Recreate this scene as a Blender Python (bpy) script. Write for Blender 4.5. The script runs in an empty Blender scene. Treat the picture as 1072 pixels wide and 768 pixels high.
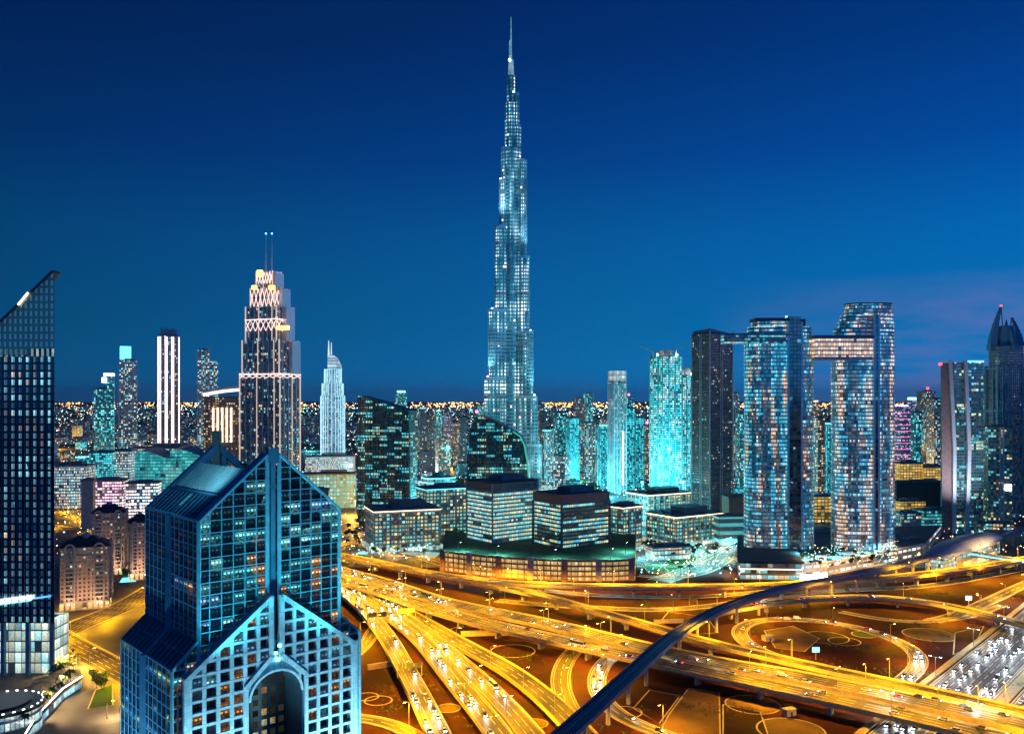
import bpy, bmesh, math, random
from mathutils import Vector
R = math.radians
random.seed(11)
S = bpy.context.scene
COL = S.collection
# ---------------------------------------------------------------- camera, sky, light, exposure
F, H, CX, HY = 900.0, 165.0, 536.0, 418.0
cam = bpy.data.cameras.new('camera'); camo = bpy.data.objects.new('camera', cam); COL.objects.link(camo)
camo.location = (0, 0, H); camo.rotation_euler = (R(90), 0, 0)
cam.sensor_width = 36.0; cam.sensor_fit = 'HORIZONTAL'; cam.lens = 36.0 * F / 1072.0
cam.shift_y = (HY - 384.0) / 1072.0
cam.clip_start = 1.0; cam.clip_end = 200000.0
S.camera = camo
S.render.engine = 'CYCLES'
S.cycles.use_denoising = True
S.cycles.sample_clamp_indirect = 3.0
S.cycles.sample_clamp_direct = 30.0
S.cycles.max_bounces = 5; S.cycles.diffuse_bounces = 2; S.cycles.glossy_bounces = 3; S.cycles.transmission_bounces = 2
S.cycles.caustics_reflective = False; S.cycles.caustics_refractive = False
S.view_settings.view_transform = 'Standard'; S.view_settings.look = 'None'
S.view_settings.exposure = 0.35; S.view_settings.gamma = 1.0
S.view_settings.use_curve_mapping = False

W = bpy.data.worlds.new('World'); S.world = W; W.use_nodes = True
nt = W.node_tree; nt.nodes.clear()
def wn(t, **k):
    n = nt.nodes.new(t)
    for a, b in k.items(): setattr(n, a, b)
    return n
wl = nt.links.new
SUN_EL, SUN_ROT = R(1.0), R(62)
sky = wn('ShaderNodeTexSky', sky_type='NISHITA', sun_disc=False, sun_elevation=SUN_EL, sun_rotation=SUN_ROT, air_density=1.0, dust_density=0.6, ozone_density=6.0)
geo = wn('ShaderNodeTexCoord')
sep = wn('ShaderNodeSeparateXYZ'); wl(geo.outputs['Generated'], sep.inputs[0])
ramp = wn('ShaderNodeValToRGB'); cr = ramp.color_ramp
stops = [(0.0, (.002, .045, .110, 1)), (.50, (.002, .165, .470, 1)), (.515, (.001, .150, .420, 1)), (.54, (.0005, .122, .345, 1)), (.59, (.0004, .090, .305, 1)), (.6325, (.0003, .047, .235, 1)), (.685, (.0003, .026, .150, 1)), (.73, (.0003, .017, .110, 1)), (1.0, (.001, .010, .08, 1))]
cr.elements[0].position = 0; cr.elements[0].color = stops[0][1]
cr.elements[1].position = 1; cr.elements[1].color = stops[-1][1]
for p, c in stops[1:-1]:
    e = cr.elements.new(p); e.color = c
mz = wn('ShaderNodeMath', operation='MULTIPLY_ADD'); mz.inputs[1].default_value = .5; mz.inputs[2].default_value = .5
wl(sep.outputs[2], mz.inputs[0]); wl(mz.outputs[0], ramp.inputs[0])
# violet after-glow clouds low in the west (picture right)
mp = wn('ShaderNodeMapping'); mp.inputs['Scale'].default_value = (3.0, 3.0, 16.0); wl(geo.outputs['Generated'], mp.inputs[0])
cn = wn('ShaderNodeTexNoise'); cn.inputs['Scale'].default_value = 1.6; cn.inputs['Detail'].default_value = 5; cn.inputs['Roughness'].default_value = .55
wl(mp.outputs[0], cn.inputs[0])
cmr = wn('ShaderNodeMapRange'); cmr.inputs[1].default_value = .40; cmr.inputs[2].default_value = .66; wl(cn.outputs[0], cmr.inputs[0])
hx = wn('ShaderNodeMapRange'); hx.inputs[1].default_value = .22; hx.inputs[2].default_value = .50; wl(sep.outputs[0], hx.inputs[0])
hz = wn('ShaderNodeMapRange'); hz.inputs[1].default_value = .135; hz.inputs[2].default_value = .05; wl(sep.outputs[2], hz.inputs[0])
m1 = wn('ShaderNodeMath', operation='MULTIPLY'); wl(hx.outputs[0], m1.inputs[0]); wl(hz.outputs[0], m1.inputs[1])
m2 = wn('ShaderNodeMath', operation='MULTIPLY'); wl(m1.outputs[0], m2.inputs[0]); wl(cmr.outputs[0], m2.inputs[1])
mixc = wn('ShaderNodeMix', data_type='RGBA'); mixc.inputs[7].default_value = (.15, .12, .32, 1)
wl(m2.outputs[0], mixc.inputs[0]); wl(ramp.outputs[0], mixc.inputs[6])
# sky behind the viewer brightened, an added fill for the facades facing it
hy = wn('ShaderNodeMapRange'); hy.inputs[1].default_value = .15; hy.inputs[2].default_value = -.9; hy.inputs[3].default_value = 1.0; hy.inputs[4].default_value = 2.6; wl(sep.outputs[1], hy.inputs[0])
# brighter towards the sunset side on the right of the view
xg = wn('ShaderNodeMapRange'); xg.inputs[1].default_value = -.6; xg.inputs[2].default_value = .6; xg.inputs[3].default_value = .48 * .80; xg.inputs[4].default_value = 1.5 * .80; wl(sep.outputs[0], xg.inputs[0])
xm = wn('ShaderNodeMath', operation='MULTIPLY'); wl(hy.outputs[0], xm.inputs[0]); wl(xg.outputs[0], xm.inputs[1])
bg1 = wn('ShaderNodeBackground'); wl(xm.outputs[0], bg1.inputs[1]); wl(mixc.outputs[2], bg1.inputs[0])
# the physical dusk sky, tinted to the deep blue hour, adds the real east-west falloff
tint = wn('ShaderNodeMix', data_type='RGBA', blend_type='MULTIPLY'); tint.inputs[0].default_value = 1; tint.inputs[7].default_value = (.05, .45, 1, 1)
wl(sky.outputs[0], tint.inputs[6])
bg2 = wn('ShaderNodeBackground'); bg2.inputs[1].default_value = .0015; wl(tint.outputs[2], bg2.inputs[0])
add = wn('ShaderNodeAddShader'); wl(bg1.outputs[0], add.inputs[0]); wl(bg2.outputs[0], add.inputs[1])
out = wn('ShaderNodeOutputWorld'); wl(add.outputs[0], out.inputs[0])

sl = bpy.data.lights.new('twilight_sun', 'SUN'); sl.energy = .03; sl.angle = R(12); sl.color = (.55, .7, 1)
so = bpy.data.objects.new('twilight_sun', sl); COL.objects.link(so)
so.rotation_euler = (R(82), 0, R(180) - SUN_ROT)

# ---------------------------------------------------------------- pixel <-> place helpers
def G(px, py, z=0.0):
    Y = (H - z) * F / (py - HY)
    return ((px - CX) / F * Y, Y)
def XW(px, Y): return (px - CX) / F * Y
def ZW(py, Y): return H - (py - HY) / F * Y

# ---------------------------------------------------------------- mesh builder
class MB:
    def __init__(s): s.v = []; s.f = []; s.uv = []; s.mi = []
    def face(s, pts, uvs=None, m=0):
        b = len(s.v); s.v.extend([tuple(p) for p in pts]); s.f.append(tuple(range(b, b + len(pts))))
        s.uv.append(uvs if uvs else [(p[0], p[1]) for p in pts]); s.mi.append(m)
    def prism(s, poly, z0, z1, m=0, mt=None, top=True, bottom=False, poly2=None, u0=0.0):
        n = len(poly); p2 = poly2 or poly; u = u0; mt = m if mt is None else mt
        ii = []
        b = len(s.v)
        s.v.extend([(p[0], p[1], z0) for p in poly]); s.v.extend([(p[0], p[1], z1) for p in p2])
        for i in range(n):
            j = (i + 1) % n
            L = math.hypot(poly[j][0] - poly[i][0], poly[j][1] - poly[i][1])
            s.f.append((b + i, b + j, b + n + j, b + n + i)); s.uv.append([(u, z0), (u + L, z0), (u + L, z1), (u, z1)]); s.mi.append(m)
            u += L
        if top:
            s.f.append(tuple(b + n + i for i in range(n))); s.uv.append([(p[0], p[1]) for p in p2]); s.mi.append(mt)
        if bottom:
            s.f.append(tuple(b + i for i in reversed(range(n)))); s.uv.append([(p[0], p[1]) for p in reversed(poly)]); s.mi.append(mt)
    def slanttop(s, poly, z0, zt, m=0, mt=None):
        n = len(poly); u = 0; b = len(s.v); mt = m if mt is None else mt
        s.v.extend([(p[0], p[1], z0) for p in poly]); s.v.extend([(p[0], p[1], zt[i]) for i, p in enumerate(poly)])
        for i in range(n):
            j = (i + 1) % n; L = math.hypot(poly[j][0] - poly[i][0], poly[j][1] - poly[i][1])
            s.f.append((b + i, b + j, b + n + j, b + n + i)); s.uv.append([(u, z0), (u + L, z0), (u + L, zt[j]), (u, zt[i])]); s.mi.append(m); u += L
        s.f.append(tuple(b + n + i for i in range(n))); s.uv.append([(p[0], p[1]) for p in poly]); s.mi.append(mt)
    def box(s, cx, cy, w, d, z0, z1, ang=0, m=0, bottom=True):
        s.prism(rect(cx, cy, w, d, ang), z0, z1, m, bottom=bottom)
    def beam(s, p, q, w, h=None, m=0, up=(0, 0, 1)):
        h = w if h is None else h
        p = Vector(p); q = Vector(q); d = (q - p); L = d.length
        if L < 1e-6: return
        d.normalize(); up = Vector(up)
        if abs(d.dot(up)) > .98: up = Vector((0, 1, 0)) if abs(d.y) < .9 else Vector((1, 0, 0))
        r = d.cross(up).normalized(); t = r.cross(d).normalized()
        a = r * w / 2; c = t * h / 2
        P = [p - a - c, p + a - c, p + a + c, p - a + c]; Q = [x + d * L for x in P]
        b = len(s.v); s.v.extend([tuple(x) for x in P + Q])
        for i in range(4):
            j = (i + 1) % 4; s.f.append((b + i, b + j, b + 4 + j, b + 4 + i)); s.uv.append([(0, 0), (w, 0), (w, L), (0, L)]); s.mi.append(m)
        s.f.append((b + 3, b + 2, b + 1, b)); s.uv.append([(0, 0)] * 4); s.mi.append(m)
        s.f.append((b + 4, b + 5, b + 6, b + 7)); s.uv.append([(0, 0)] * 4); s.mi.append(m)
    def cone(s, x, y, z0, z1, r0, r1, n=10, m=0):
        s.prism(ngon(x, y, r0, n), z0, z1, m, poly2=ngon(x, y, max(r1, .01), n), bottom=True)
    def build(s, name, mats, parent=None, smooth=False):
        me = bpy.data.meshes.new(name)
        o3 = Vector(parent.matrix_world.translation) if False else (Vector(root_loc(parent)) if parent else Vector((0, 0, 0)))
        me.from_pydata([(x - o3.x, y - o3.y, z - o3.z) for x, y, z in s.v], [], s.f)
        uvl = me.uv_layers.new(name='UVMap')
        flat = [c for face in s.uv for uv in face for c in uv]
        uvl.data.foreach_set('uv', flat)
        if not isinstance(mats, (list, tuple)): mats = [mats]
        for m in mats: me.materials.append(m)
        me.polygons.foreach_set('material_index', s.mi)
        if smooth: me.polygons.foreach_set('use_smooth', [True] * len(s.f))
        me.update()
        o = bpy.data.objects.new(name, me); COL.objects.link(o)
        if parent: o.parent = parent
        return o
def root_loc(o):
    l = Vector((0, 0, 0))
    while o: l += o.location; o = o.parent
    return l
def rect(cx, cy, w, d, ang=0):
    c, s_ = math.cos(ang), math.sin(ang)
    return [(cx + x * c - y * s_, cy + x * s_ + y * c) for x, y in ((-w / 2, -d / 2), (w / 2, -d / 2), (w / 2, d / 2), (-w / 2, d / 2))]
def ngon(cx, cy, r, n=12, ry=None, a0=0.0, ang=0.0, p=2.0):
    ry = r if ry is None else ry; o = []
    for i in range(n):
        t = a0 + 2 * math.pi * i / n; c, s_ = math.cos(t), math.sin(t)
        x = r * math.copysign(abs(c) ** (2 / p), c); y = ry * math.copysign(abs(s_) ** (2 / p), s_)
        o.append((cx + x * math.cos(ang) - y * math.sin(ang), cy + x * math.sin(ang) + y * math.cos(ang)))
    return o
def grow(poly, d):
    cx = sum(p[0] for p in poly) / len(poly); cy = sum(p[1] for p in poly) / len(poly); o = []
    n = len(poly)
    for i in range(n):                                  # proper mitred offset of a convex CCW outline
        a = Vector(poly[i - 1]); b = Vector(poly[i]); c = Vector(poly[(i + 1) % n])
        e1 = (b - a).normalized(); e2 = (c - b).normalized()
        n1 = Vector((e1.y, -e1.x)); n2 = Vector((e2.y, -e2.x)); k = n1 + n2
        if k.length < 1e-6: o.append(tuple(b)); continue
        k.normalize(); dd = d / max(.35, k.dot(n1)); o.append((b.x + k.x * dd, b.y + k.y * dd))
    return o
def thing(name, label, cat, loc=(0, 0, 0), group=None):
    o = bpy.data.objects.new(name, None); COL.objects.link(o); o.location = loc; o.empty_display_size = 2
    o['label'] = label; o['category'] = cat
    if group: o['group'] = group
    return o
def tag(o, label, cat, group=None):
    o['label'] = label; o['category'] = cat
    if group: o['group'] = group
    return o
def struct(o, kind='structure'): o['kind'] = kind; return o
def copy_tree(o, parent=None):
    c = o.copy(); COL.objects.link(c); c.parent = parent
    for ch in o.children: copy_tree(ch, c)
    return c
ORD = 'first second third fourth fifth sixth seventh eighth ninth tenth eleventh twelfth thirteenth fourteenth fifteenth sixteenth seventeenth eighteenth nineteenth twentieth'.split()
TENS = {2: 'twenty', 3: 'thirty', 4: 'forty', 5: 'fifty', 6: 'sixty'}
def nth(i):
    if i < 20: return ORD[i]
    t, u = divmod(i + 1, 10)
    return TENS[t] + '-' + ORD[u - 1] if u else {3: 'thirtieth', 4: 'fortieth', 5: 'fiftieth', 6: 'sixtieth'}[t]

# ---------------------------------------------------------------- materials
def newmat(name):
    m = bpy.data.materials.new(name); m.use_nodes = True; t = m.node_tree; t.nodes.clear()
    o = t.nodes.new('ShaderNodeOutputMaterial'); b = t.nodes.new('ShaderNodeBsdfPrincipled'); t.links.new(b.outputs[0], o.inputs[0])
    return m, t, b
class N:
    def __init__(s, t): s.t = t
    def put(s, sock, v):
        if isinstance(v, (int, float)): sock.default_value = v
        elif isinstance(v, tuple): sock.default_value = v if len(v) == 4 or sock.type == 'VECTOR' else (*v, 1)
        else: s.t.links.new(v, sock)
    def m(s, op, a, b=0.0, c=None):
        n = s.t.nodes.new('ShaderNodeMath'); n.operation = op; s.put(n.inputs[0], a); s.put(n.inputs[1], b)
        if c is not None: s.put(n.inputs[2], c)
        return n.outputs[0]
    def mix(s, f, a, b, bt='MIX'):
        n = s.t.nodes.new('ShaderNodeMix'); n.data_type = 'RGBA'; n.blend_type = bt; s.put(n.inputs[0], f); s.put(n.inputs[6], a); s.put(n.inputs[7], b); return n.outputs[2]
    def noise(s, vec, scale, detail=3, rough=.55, dim='3D'):
        n = s.t.nodes.new('ShaderNodeTexNoise'); n.noise_dimensions = dim
        if vec is not None: s.t.links.new(vec, n.inputs['Vector'])
        n.inputs['Scale'].default_value = scale; n.inputs['Detail'].default_value = detail; n.inputs['Roughness'].default_value = rough; return n.outputs[0]
    def uv(s):
        n = s.t.nodes.new('ShaderNodeUVMap'); return n.outputs[0]
    def pos(s):
        n = s.t.nodes.new('ShaderNodeNewGeometry'); return n.outputs['Position']
    def sep(s, v):
        n = s.t.nodes.new('ShaderNodeSeparateXYZ'); s.t.links.new(v, n.inputs[0]); return n.outputs
    def comb(s, x, y=0.0, z=0.0):
        n = s.t.nodes.new('ShaderNodeCombineXYZ'); s.put(n.inputs[0], x); s.put(n.inputs[1], y); s.put(n.inputs[2], z); return n.outputs[0]
    def white(s, v):
        n = s.t.nodes.new('ShaderNodeTexWhiteNoise'); n.noise_dimensions = '3D'; s.t.links.new(v, n.inputs['Vector']); return n.outputs
    def ramp(s, f, cols, const=True, pos=None):
        n = s.t.nodes.new('ShaderNodeValToRGB'); c = n.color_ramp; c.interpolation = 'CONSTANT' if const else 'LINEAR'
        k = len(cols)
        P = pos or ([i / k for i in range(k)] if const else [i / max(1, k - 1) for i in range(k)])
        c.elements[0].position = P[0]; c.elements[0].color = (*cols[0], 1)
        c.elements[1].position = P[-1]; c.elements[1].color = (*cols[-1], 1)
        for p, q in list(zip(P, cols))[1:-1]:
            e = c.elements.new(p); e.color = (*q, 1)
        s.t.links.new(f, n.inputs[0]); return n.outputs[0]
    def rng(s, f, a, b, c=0.0, d=1.0):
        n = s.t.nodes.new('ShaderNodeMapRange'); s.put(n.inputs[0], f); n.inputs[1].default_value = a; n.inputs[2].default_value = b; n.inputs[3].default_value = c; n.inputs[4].default_value = d; return n.outputs[0]
def plain(name, col, rough=.6, metal=0.0, var=.25, scale=.25, spec=.5):
    m, t, b = newmat(name); k = N(t)
    p = k.pos()
    v = k.rng(k.noise(p, scale, 5, .65), .3, .7, 1 - var, 1 + var)
    c = k.mix(1.0, col, k.comb(v, v, v), 'MULTIPLY')
    t.links.new(c, b.inputs['Base Color']); b.inputs['Roughness'].default_value = rough; b.inputs['Metallic'].default_value = metal
    b.inputs['Specular IOR Level'].default_value = spec
    return m
def glow(name, col, st, sample=False):
    m, t, b = newmat(name); b.inputs['Base Color'].default_value = (.3, .3, .3, 1)
    b.inputs['Emission Color'].default_value = (*col, 1); b.inputs['Emission Strength'].default_value = st
    m.cycles.emission_sampling = 'AUTO' if sample else 'NONE'
    return m
WARM = [(1, .60, .26), (1, .75, .42), (1, .48, .15), (1, .86, .65)]
CYAN = [(.10, .72, .90), (.30, .92, 1), (.62, 1, .95), (.95, .92, .70)]
MIXED = [(1, .66, .32), (.16, .75, .95), (.85, .97, .85), (1, .84, .55), (.30, .85, 1)]
TEAL = [(.02, .50, .60), (.05, .75, .80), (.12, .90, 1), (.35, 1, 1)]
OFFICE = [(.50, .95, .72), (.30, .90, .85), (.95, .90, .52), (.15, .75, .90), (.70, .95, .75)]
VIOLET = [(.75, .55, 1), (.3, .6, 1), (1, .6, .75), (1, .8, .6)]
def facade(name, wall, glass, ww=3.0, fh=3.6, fx=.2, fz=.3, lit=.3, cols=MIXED, st=1.5, rough=.07, run=.4, seed=0.0, ior=1.9, wrough=.55, clump=.5, wglow=None, metal=0.0, smooth=.55, pane_ambient=.05, speck=0.0, vrun=0.0, hs=(16.0, 22.0), bvar=.75):
    m, t, b = newmat(name); k = N(t)
    x, y, _ = k.sep(k.uv())
    gu = k.m('DIVIDE', x, ww); gv = k.m('DIVIDE', y, fh)
    cu = k.m('FLOOR', gu); cv = k.m('FLOOR', gv); fu = k.m('FRACT', gu); fv = k.m('FRACT', gv)
    w = k.m('MULTIPLY', k.m('LESS_THAN', k.m('ABSOLUTE', k.m('SUBTRACT', fu, .5)), .5 - fx / 2), k.m('LESS_THAN', k.m('ABSOLUTE', k.m('SUBTRACT', fv, .5)), .5 - fz / 2))
    wv = k.white(k.comb(cu, cv, seed)); wf = k.white(k.comb(k.m('FLOOR', k.m('DIVIDE', cu, 7.0)), cv, seed + 3.3))
    cl = k.noise(k.comb(k.m('DIVIDE', x, 30.0), k.m('DIVIDE', y, 26.0), seed * 1.7), 1.0, 2)
    pr = k.m('ADD', k.m('MULTIPLY', wv[0], 1 - run), k.m('MULTIPLY', wf[0], run))
    pr = k.m('ADD', pr, k.m('MULTIPLY', k.m('SUBTRACT', .5, cl), clump))
    if vrun: pr = k.m('ADD', pr, k.m('MULTIPLY', k.m('SUBTRACT', k.white(k.comb(k.m('FLOOR', k.m('DIVIDE', cu, 3.0)), seed, 4.4))[0], .5), vrun))
    on = k.m('LESS_THAN', pr, lit)
    r, g, bb = k.sep(wv[1])
    hue = k.rng(k.noise(k.comb(k.m('DIVIDE', x, hs[0]), k.m('DIVIDE', y, hs[1]), seed * 2.3 + 5), 1.0, 2), .36, .64)
    c = k.ramp(k.m('ADD', k.m('MULTIPLY', r, 1 - smooth), k.m('MULTIPLY', hue, smooth)), cols)
    # furniture, blinds and ceiling lights break up each lit room
    inn = k.noise(k.comb(k.m('MULTIPLY', x, 1.3), k.m('MULTIPLY', y, 1.9), seed), 1.0, 2)
    det = k.rng(inn, .3, .7, .35, 1.35)
    topb = k.rng(fv, .15, .9, .7, 1.2)
    br = k.m('MULTIPLY', k.m('MULTIPLY_ADD', k.m('POWER', g, 1.6), bvar, .25 + (1 - bvar) * .4), k.m('MULTIPLY', det, topb))
    e = k.m('MULTIPLY', k.m('MULTIPLY', w, on), k.m('MULTIPLY', br, st))
    # dark panes glow a little too, standing in for ambient light
    dim = k.m('MULTIPLY', k.m('MULTIPLY', w, bb), st * pane_ambient)
    e = k.m('ADD', e, dim)
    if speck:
        # painted glow standing in for city reflections, patterned as ceiling lamps, blinds and furniture
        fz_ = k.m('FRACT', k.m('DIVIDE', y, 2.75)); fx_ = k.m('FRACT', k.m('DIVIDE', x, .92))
        refl_dots = k.m('MULTIPLY', k.m('LESS_THAN', k.m('ABSOLUTE', k.m('SUBTRACT', fz_, .74)), .07), k.m('LESS_THAN', k.m('ABSOLUTE', k.m('SUBTRACT', fx_, .5)), .27))
        refl_band = k.m('GREATER_THAN', fz_, k.m('MULTIPLY_ADD', bb, .7, .35))
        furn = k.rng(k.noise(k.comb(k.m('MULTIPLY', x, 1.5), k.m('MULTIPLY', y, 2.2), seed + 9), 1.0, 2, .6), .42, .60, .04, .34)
        e = k.m('MULTIPLY', e, k.m('MULTIPLY_ADD', refl_dots, speck, k.m('MAXIMUM', furn, k.m('MULTIPLY', refl_band, .30))))
    gn = k.rng(k.noise(k.pos(), .15, 3), .3, .7, .75, 1.25)
    base = k.mix(w, k.mix(1.0, wall, k.comb(gn, gn, gn), 'MULTIPLY'), glass)
    t.links.new(base, b.inputs['Base Color']); t.links.new(k.m('MULTIPLY_ADD', w, rough - wrough, wrough), b.inputs['Roughness'])
    b.inputs['IOR'].default_value = ior; b.inputs['Metallic'].default_value = metal
    t.links.new(c, b.inputs['Emission Color']); t.links.new(e, b.inputs['Emission Strength'])
    # each pane leans a hair differently, so reflections break up pane by pane
    bump = t.nodes.new('ShaderNodeBump'); bump.inputs['Strength'].default_value = .06; bump.inputs['Distance'].default_value = .6
    t.links.new(k.m('ADD', k.m('MULTIPLY', w, .6), k.m('MULTIPLY', k.m('MULTIPLY', fu, k.m('SUBTRACT', wv[0], .5)), 1.0)), bump.inputs['Height'])
    t.links.new(bump.outputs[0], b.inputs['Normal'])
    m.cycles.emission_sampling = 'NONE'
    return m
M = {}
M['concrete'] = plain('concrete', (.34, .31, .27), .75, scale=.15)
M['pale'] = plain('pale_stone', (.50, .47, .43), .6, scale=.2)
M['cream'] = plain('cream_stone', (.46, .38, .30), .65, scale=.2)
M['brown'] = plain('brown_stone', (.26, .15, .10), .7, scale=.2)
M['darkroof'] = plain('dark_roof', (.045, .05, .055), .7, scale=.1, var=.4)
M['greyroof'] = plain('grey_roof', (.16, .17, .17), .7, scale=.08, var=.4)
M['tealroof'] = plain('teal_roof', (.06, .20, .22), .5, scale=.08)
M['greenroof'] = plain('green_roof', (.03, .075, .02), .9, scale=.12, var=.6)
M['metal'] = plain('grey_metal', (.35, .37, .38), .35, .7)
M['darkmetal'] = plain('dark_metal', (.06, .065, .07), .4, .6)
M['steel'] = plain('pale_steel', (.62, .68, .70), .3, .5, var=.1)
M['white'] = plain('white_panel', (.72, .73, .74), .45, var=.12)
M['black'] = plain('black_panel', (.012, .014, .018), .35)
M['bluecap'] = plain('bluegrey_panel', (.10, .20, .28), .4)
M['asphalt_roof'] = plain('felt_roof', (.07, .07, .075), .85, var=.5, scale=.1)
M['trunk'] = plain('bark', (.10, .07, .045), .9)
M['leaf'] = plain('leaf_green', (.035, .085, .018), .7, var=.5, scale=.6)
M['leaf2'] = plain('leaf_olive', (.06, .085, .022), .7, var=.5, scale=.6)
M['palm'] = plain('palm_green', (.045, .095, .02), .65, var=.4, scale=.8)
M['g_cyan'] = glow('cyan_light', (.15, .85, 1), 6)
M['g_cyan2'] = glow('cyan_strip_light', (.10, .75, .9), 2.2)
M['g_white'] = glow('white_light', (.9, .97, 1), 7)
M['g_warm'] = glow('warm_strip_light', (1, .72, .40), 3.0)
M['g_orange'] = glow('orange_light', (1, .42, .06), 5)
M['g_mag'] = glow('magenta_light', (1, .08, .45), 9)
M['g_red'] = glow('red_light', (1, .03, .03), 6)
M['g_pink'] = glow('pink_strip_light', (1, .66, .60), 1.7)
M['g_sodium'] = glow('sodium_lamp', (1, .55, .10), 40)
M['g_led'] = glow('led_lamp', (.75, .93, 1), 30)
M['g_violet'] = glow('violet_light', (.45, .25, 1), 8)
M['g_green'] = glow('green_strip_light', (.04, .8, .42), .5)
def lightdata(name, kind, energy, col, radius=.5, angle=160, blend=.6):
    l = bpy.data.lights.new(name, kind); l.energy = energy; l.color = col; l.shadow_soft_size = radius
    if kind == 'SPOT': l.spot_size = R(angle); l.spot_blend = blend
    return l
def lamp(name, data, loc, parent=None, rot=(0, 0, 0)):
    o = bpy.data.objects.new(name, data); COL.objects.link(o); o.rotation_euler = rot
    if parent: o.parent = parent; o.location = Vector(loc) - root_loc(parent)
    else: o.location = loc
    return o
# ---------------------------------------------------------------- ground materials
def groundmat(name, cols, scale, rough=.9, scale2=.6, dots=None):
    m, t, b = newmat(name); k = N(t); p = k.pos()
    a = k.noise(p, scale, 6, .6); c2 = k.noise(p, scale2, 5, .7)
    c = k.ramp(k.m('ADD', k.m('MULTIPLY', a, .7), k.m('MULTIPLY', c2, .3)), cols, False, [.3 + .4 * i / (len(cols) - 1) for i in range(len(cols))])
    t.links.new(c, b.inputs['Base Color']); b.inputs['Roughness'].default_value = rough; b.inputs['Specular IOR Level'].default_value = .08
    bp = t.nodes.new('ShaderNodeBump'); bp.inputs['Strength'].default_value = .4; bp.inputs['Distance'].default_value = .3; t.links.new(c2, bp.inputs['Height']); t.links.new(bp.outputs[0], b.inputs['Normal'])
    return m
M['sand'] = groundmat('night_sand', [(.035, .035, .034), (.07, .065, .055), (.05, .06, .055), (.11, .10, .085)], .004, scale2=.05)
M['soil'] = groundmat('red_soil', [(.008, .0022, .001), (.042, .008, .002), (.018, .004, .0012), (.070, .014, .003)], .03, scale2=1.2)
M['paving'] = groundmat('city_paving', [(.06, .06, .06), (.13, .125, .12), (.08, .085, .085), (.17, .16, .15)], .015, .6, .25)
M['grassbed'] = groundmat('ground_cover', [(.02, .05, .01), (.05, .09, .02), (.03, .06, .012), (.07, .10, .03)], .06, scale2=1.5)
M['tanbed'] = groundmat('dry_bed', [(.10, .06, .02), (.17, .10, .035), (.12, .075, .025), (.20, .13, .05)], .08, scale2=2.0)
M['lawn'] = groundmat('lawn', [(.010, .040, .008), (.022, .070, .014), (.014, .050, .010)], .05, scale2=1.5)
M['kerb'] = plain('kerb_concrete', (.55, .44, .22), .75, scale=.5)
def asphalt(name, base=.06, streak=.5):
    m, t, b = newmat(name); k = N(t); u, v, _ = k.sep(k.uv())
    n1 = k.noise(k.comb(k.m('MULTIPLY', u, 1.1), k.m('MULTIPLY', v, .006)), 1.0, 4, .6)     # tyre-worn lanes, contrast raised to stand in for light trails
    n2 = k.noise(k.pos(), .35, 5, .65)
    joint = k.m('MULTIPLY_ADD', k.m('LESS_THAN', k.m('FRACT', k.m('DIVIDE', v, 36.0)), .016), -.6, 1.0)   # expansion joints
    pt = k.white(k.comb(k.m('FLOOR', k.m('DIVIDE', u, 3.6)), k.m('FLOOR', k.m('DIVIDE', v, 21.0)), 3.0))[0]
    patch = k.m('MULTIPLY_ADD', k.m('GREATER_THAN', pt, .90), -.35, 1.0)                                   # resurfaced patches
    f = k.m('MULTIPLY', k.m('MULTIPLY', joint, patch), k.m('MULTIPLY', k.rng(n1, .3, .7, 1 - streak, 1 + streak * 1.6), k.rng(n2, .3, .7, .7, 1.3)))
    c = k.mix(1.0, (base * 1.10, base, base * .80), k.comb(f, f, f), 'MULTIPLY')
    b.inputs['Specular IOR Level'].default_value = .18
    t.links.new(c, b.inputs['Base Color']); t.links.new(k.rng(n1, .3, .7, .62, .42), b.inputs['Roughness'])
    return m
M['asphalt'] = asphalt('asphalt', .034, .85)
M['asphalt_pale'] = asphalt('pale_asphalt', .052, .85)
M['paint'] = plain('road_paint', (.78, .76, .70), .55, var=.2, scale=.8)
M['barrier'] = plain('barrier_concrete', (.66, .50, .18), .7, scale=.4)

g = MB(); g.face([(x, y, 0) for x, y in ngon(0, 0, 70000, 64)])
struct(g.build('ground', M['sand']))
# landscaped interchange soil, city paving
def sheet(name, pix, z, mat, kind='structure', pts=None):
    b = MB(); b.face([(*(G(px, py, z)), z) for px, py in pix] if pts is None else [(x, y, z) for x, y in pts]); o = b.build(name, mat); o['kind'] = kind; return o
sheet('landscaped_soil', None, .02, M['soil'], pts=[(-190, 330), (560, 330), (900, 760), (900, 845), (-20, 840), (-190, 880)])
sheet('paved_district', None, .03, M['paving'], pts=[(-1400, 846), (1500, 846), (3200, 2600), (-3200, 2600)])
sheet('paved_street_block', None, .03, M['paving'], pts=[(-560, 380), (-190.5, 380), (-190.5, 845), (-700, 845)])

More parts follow.
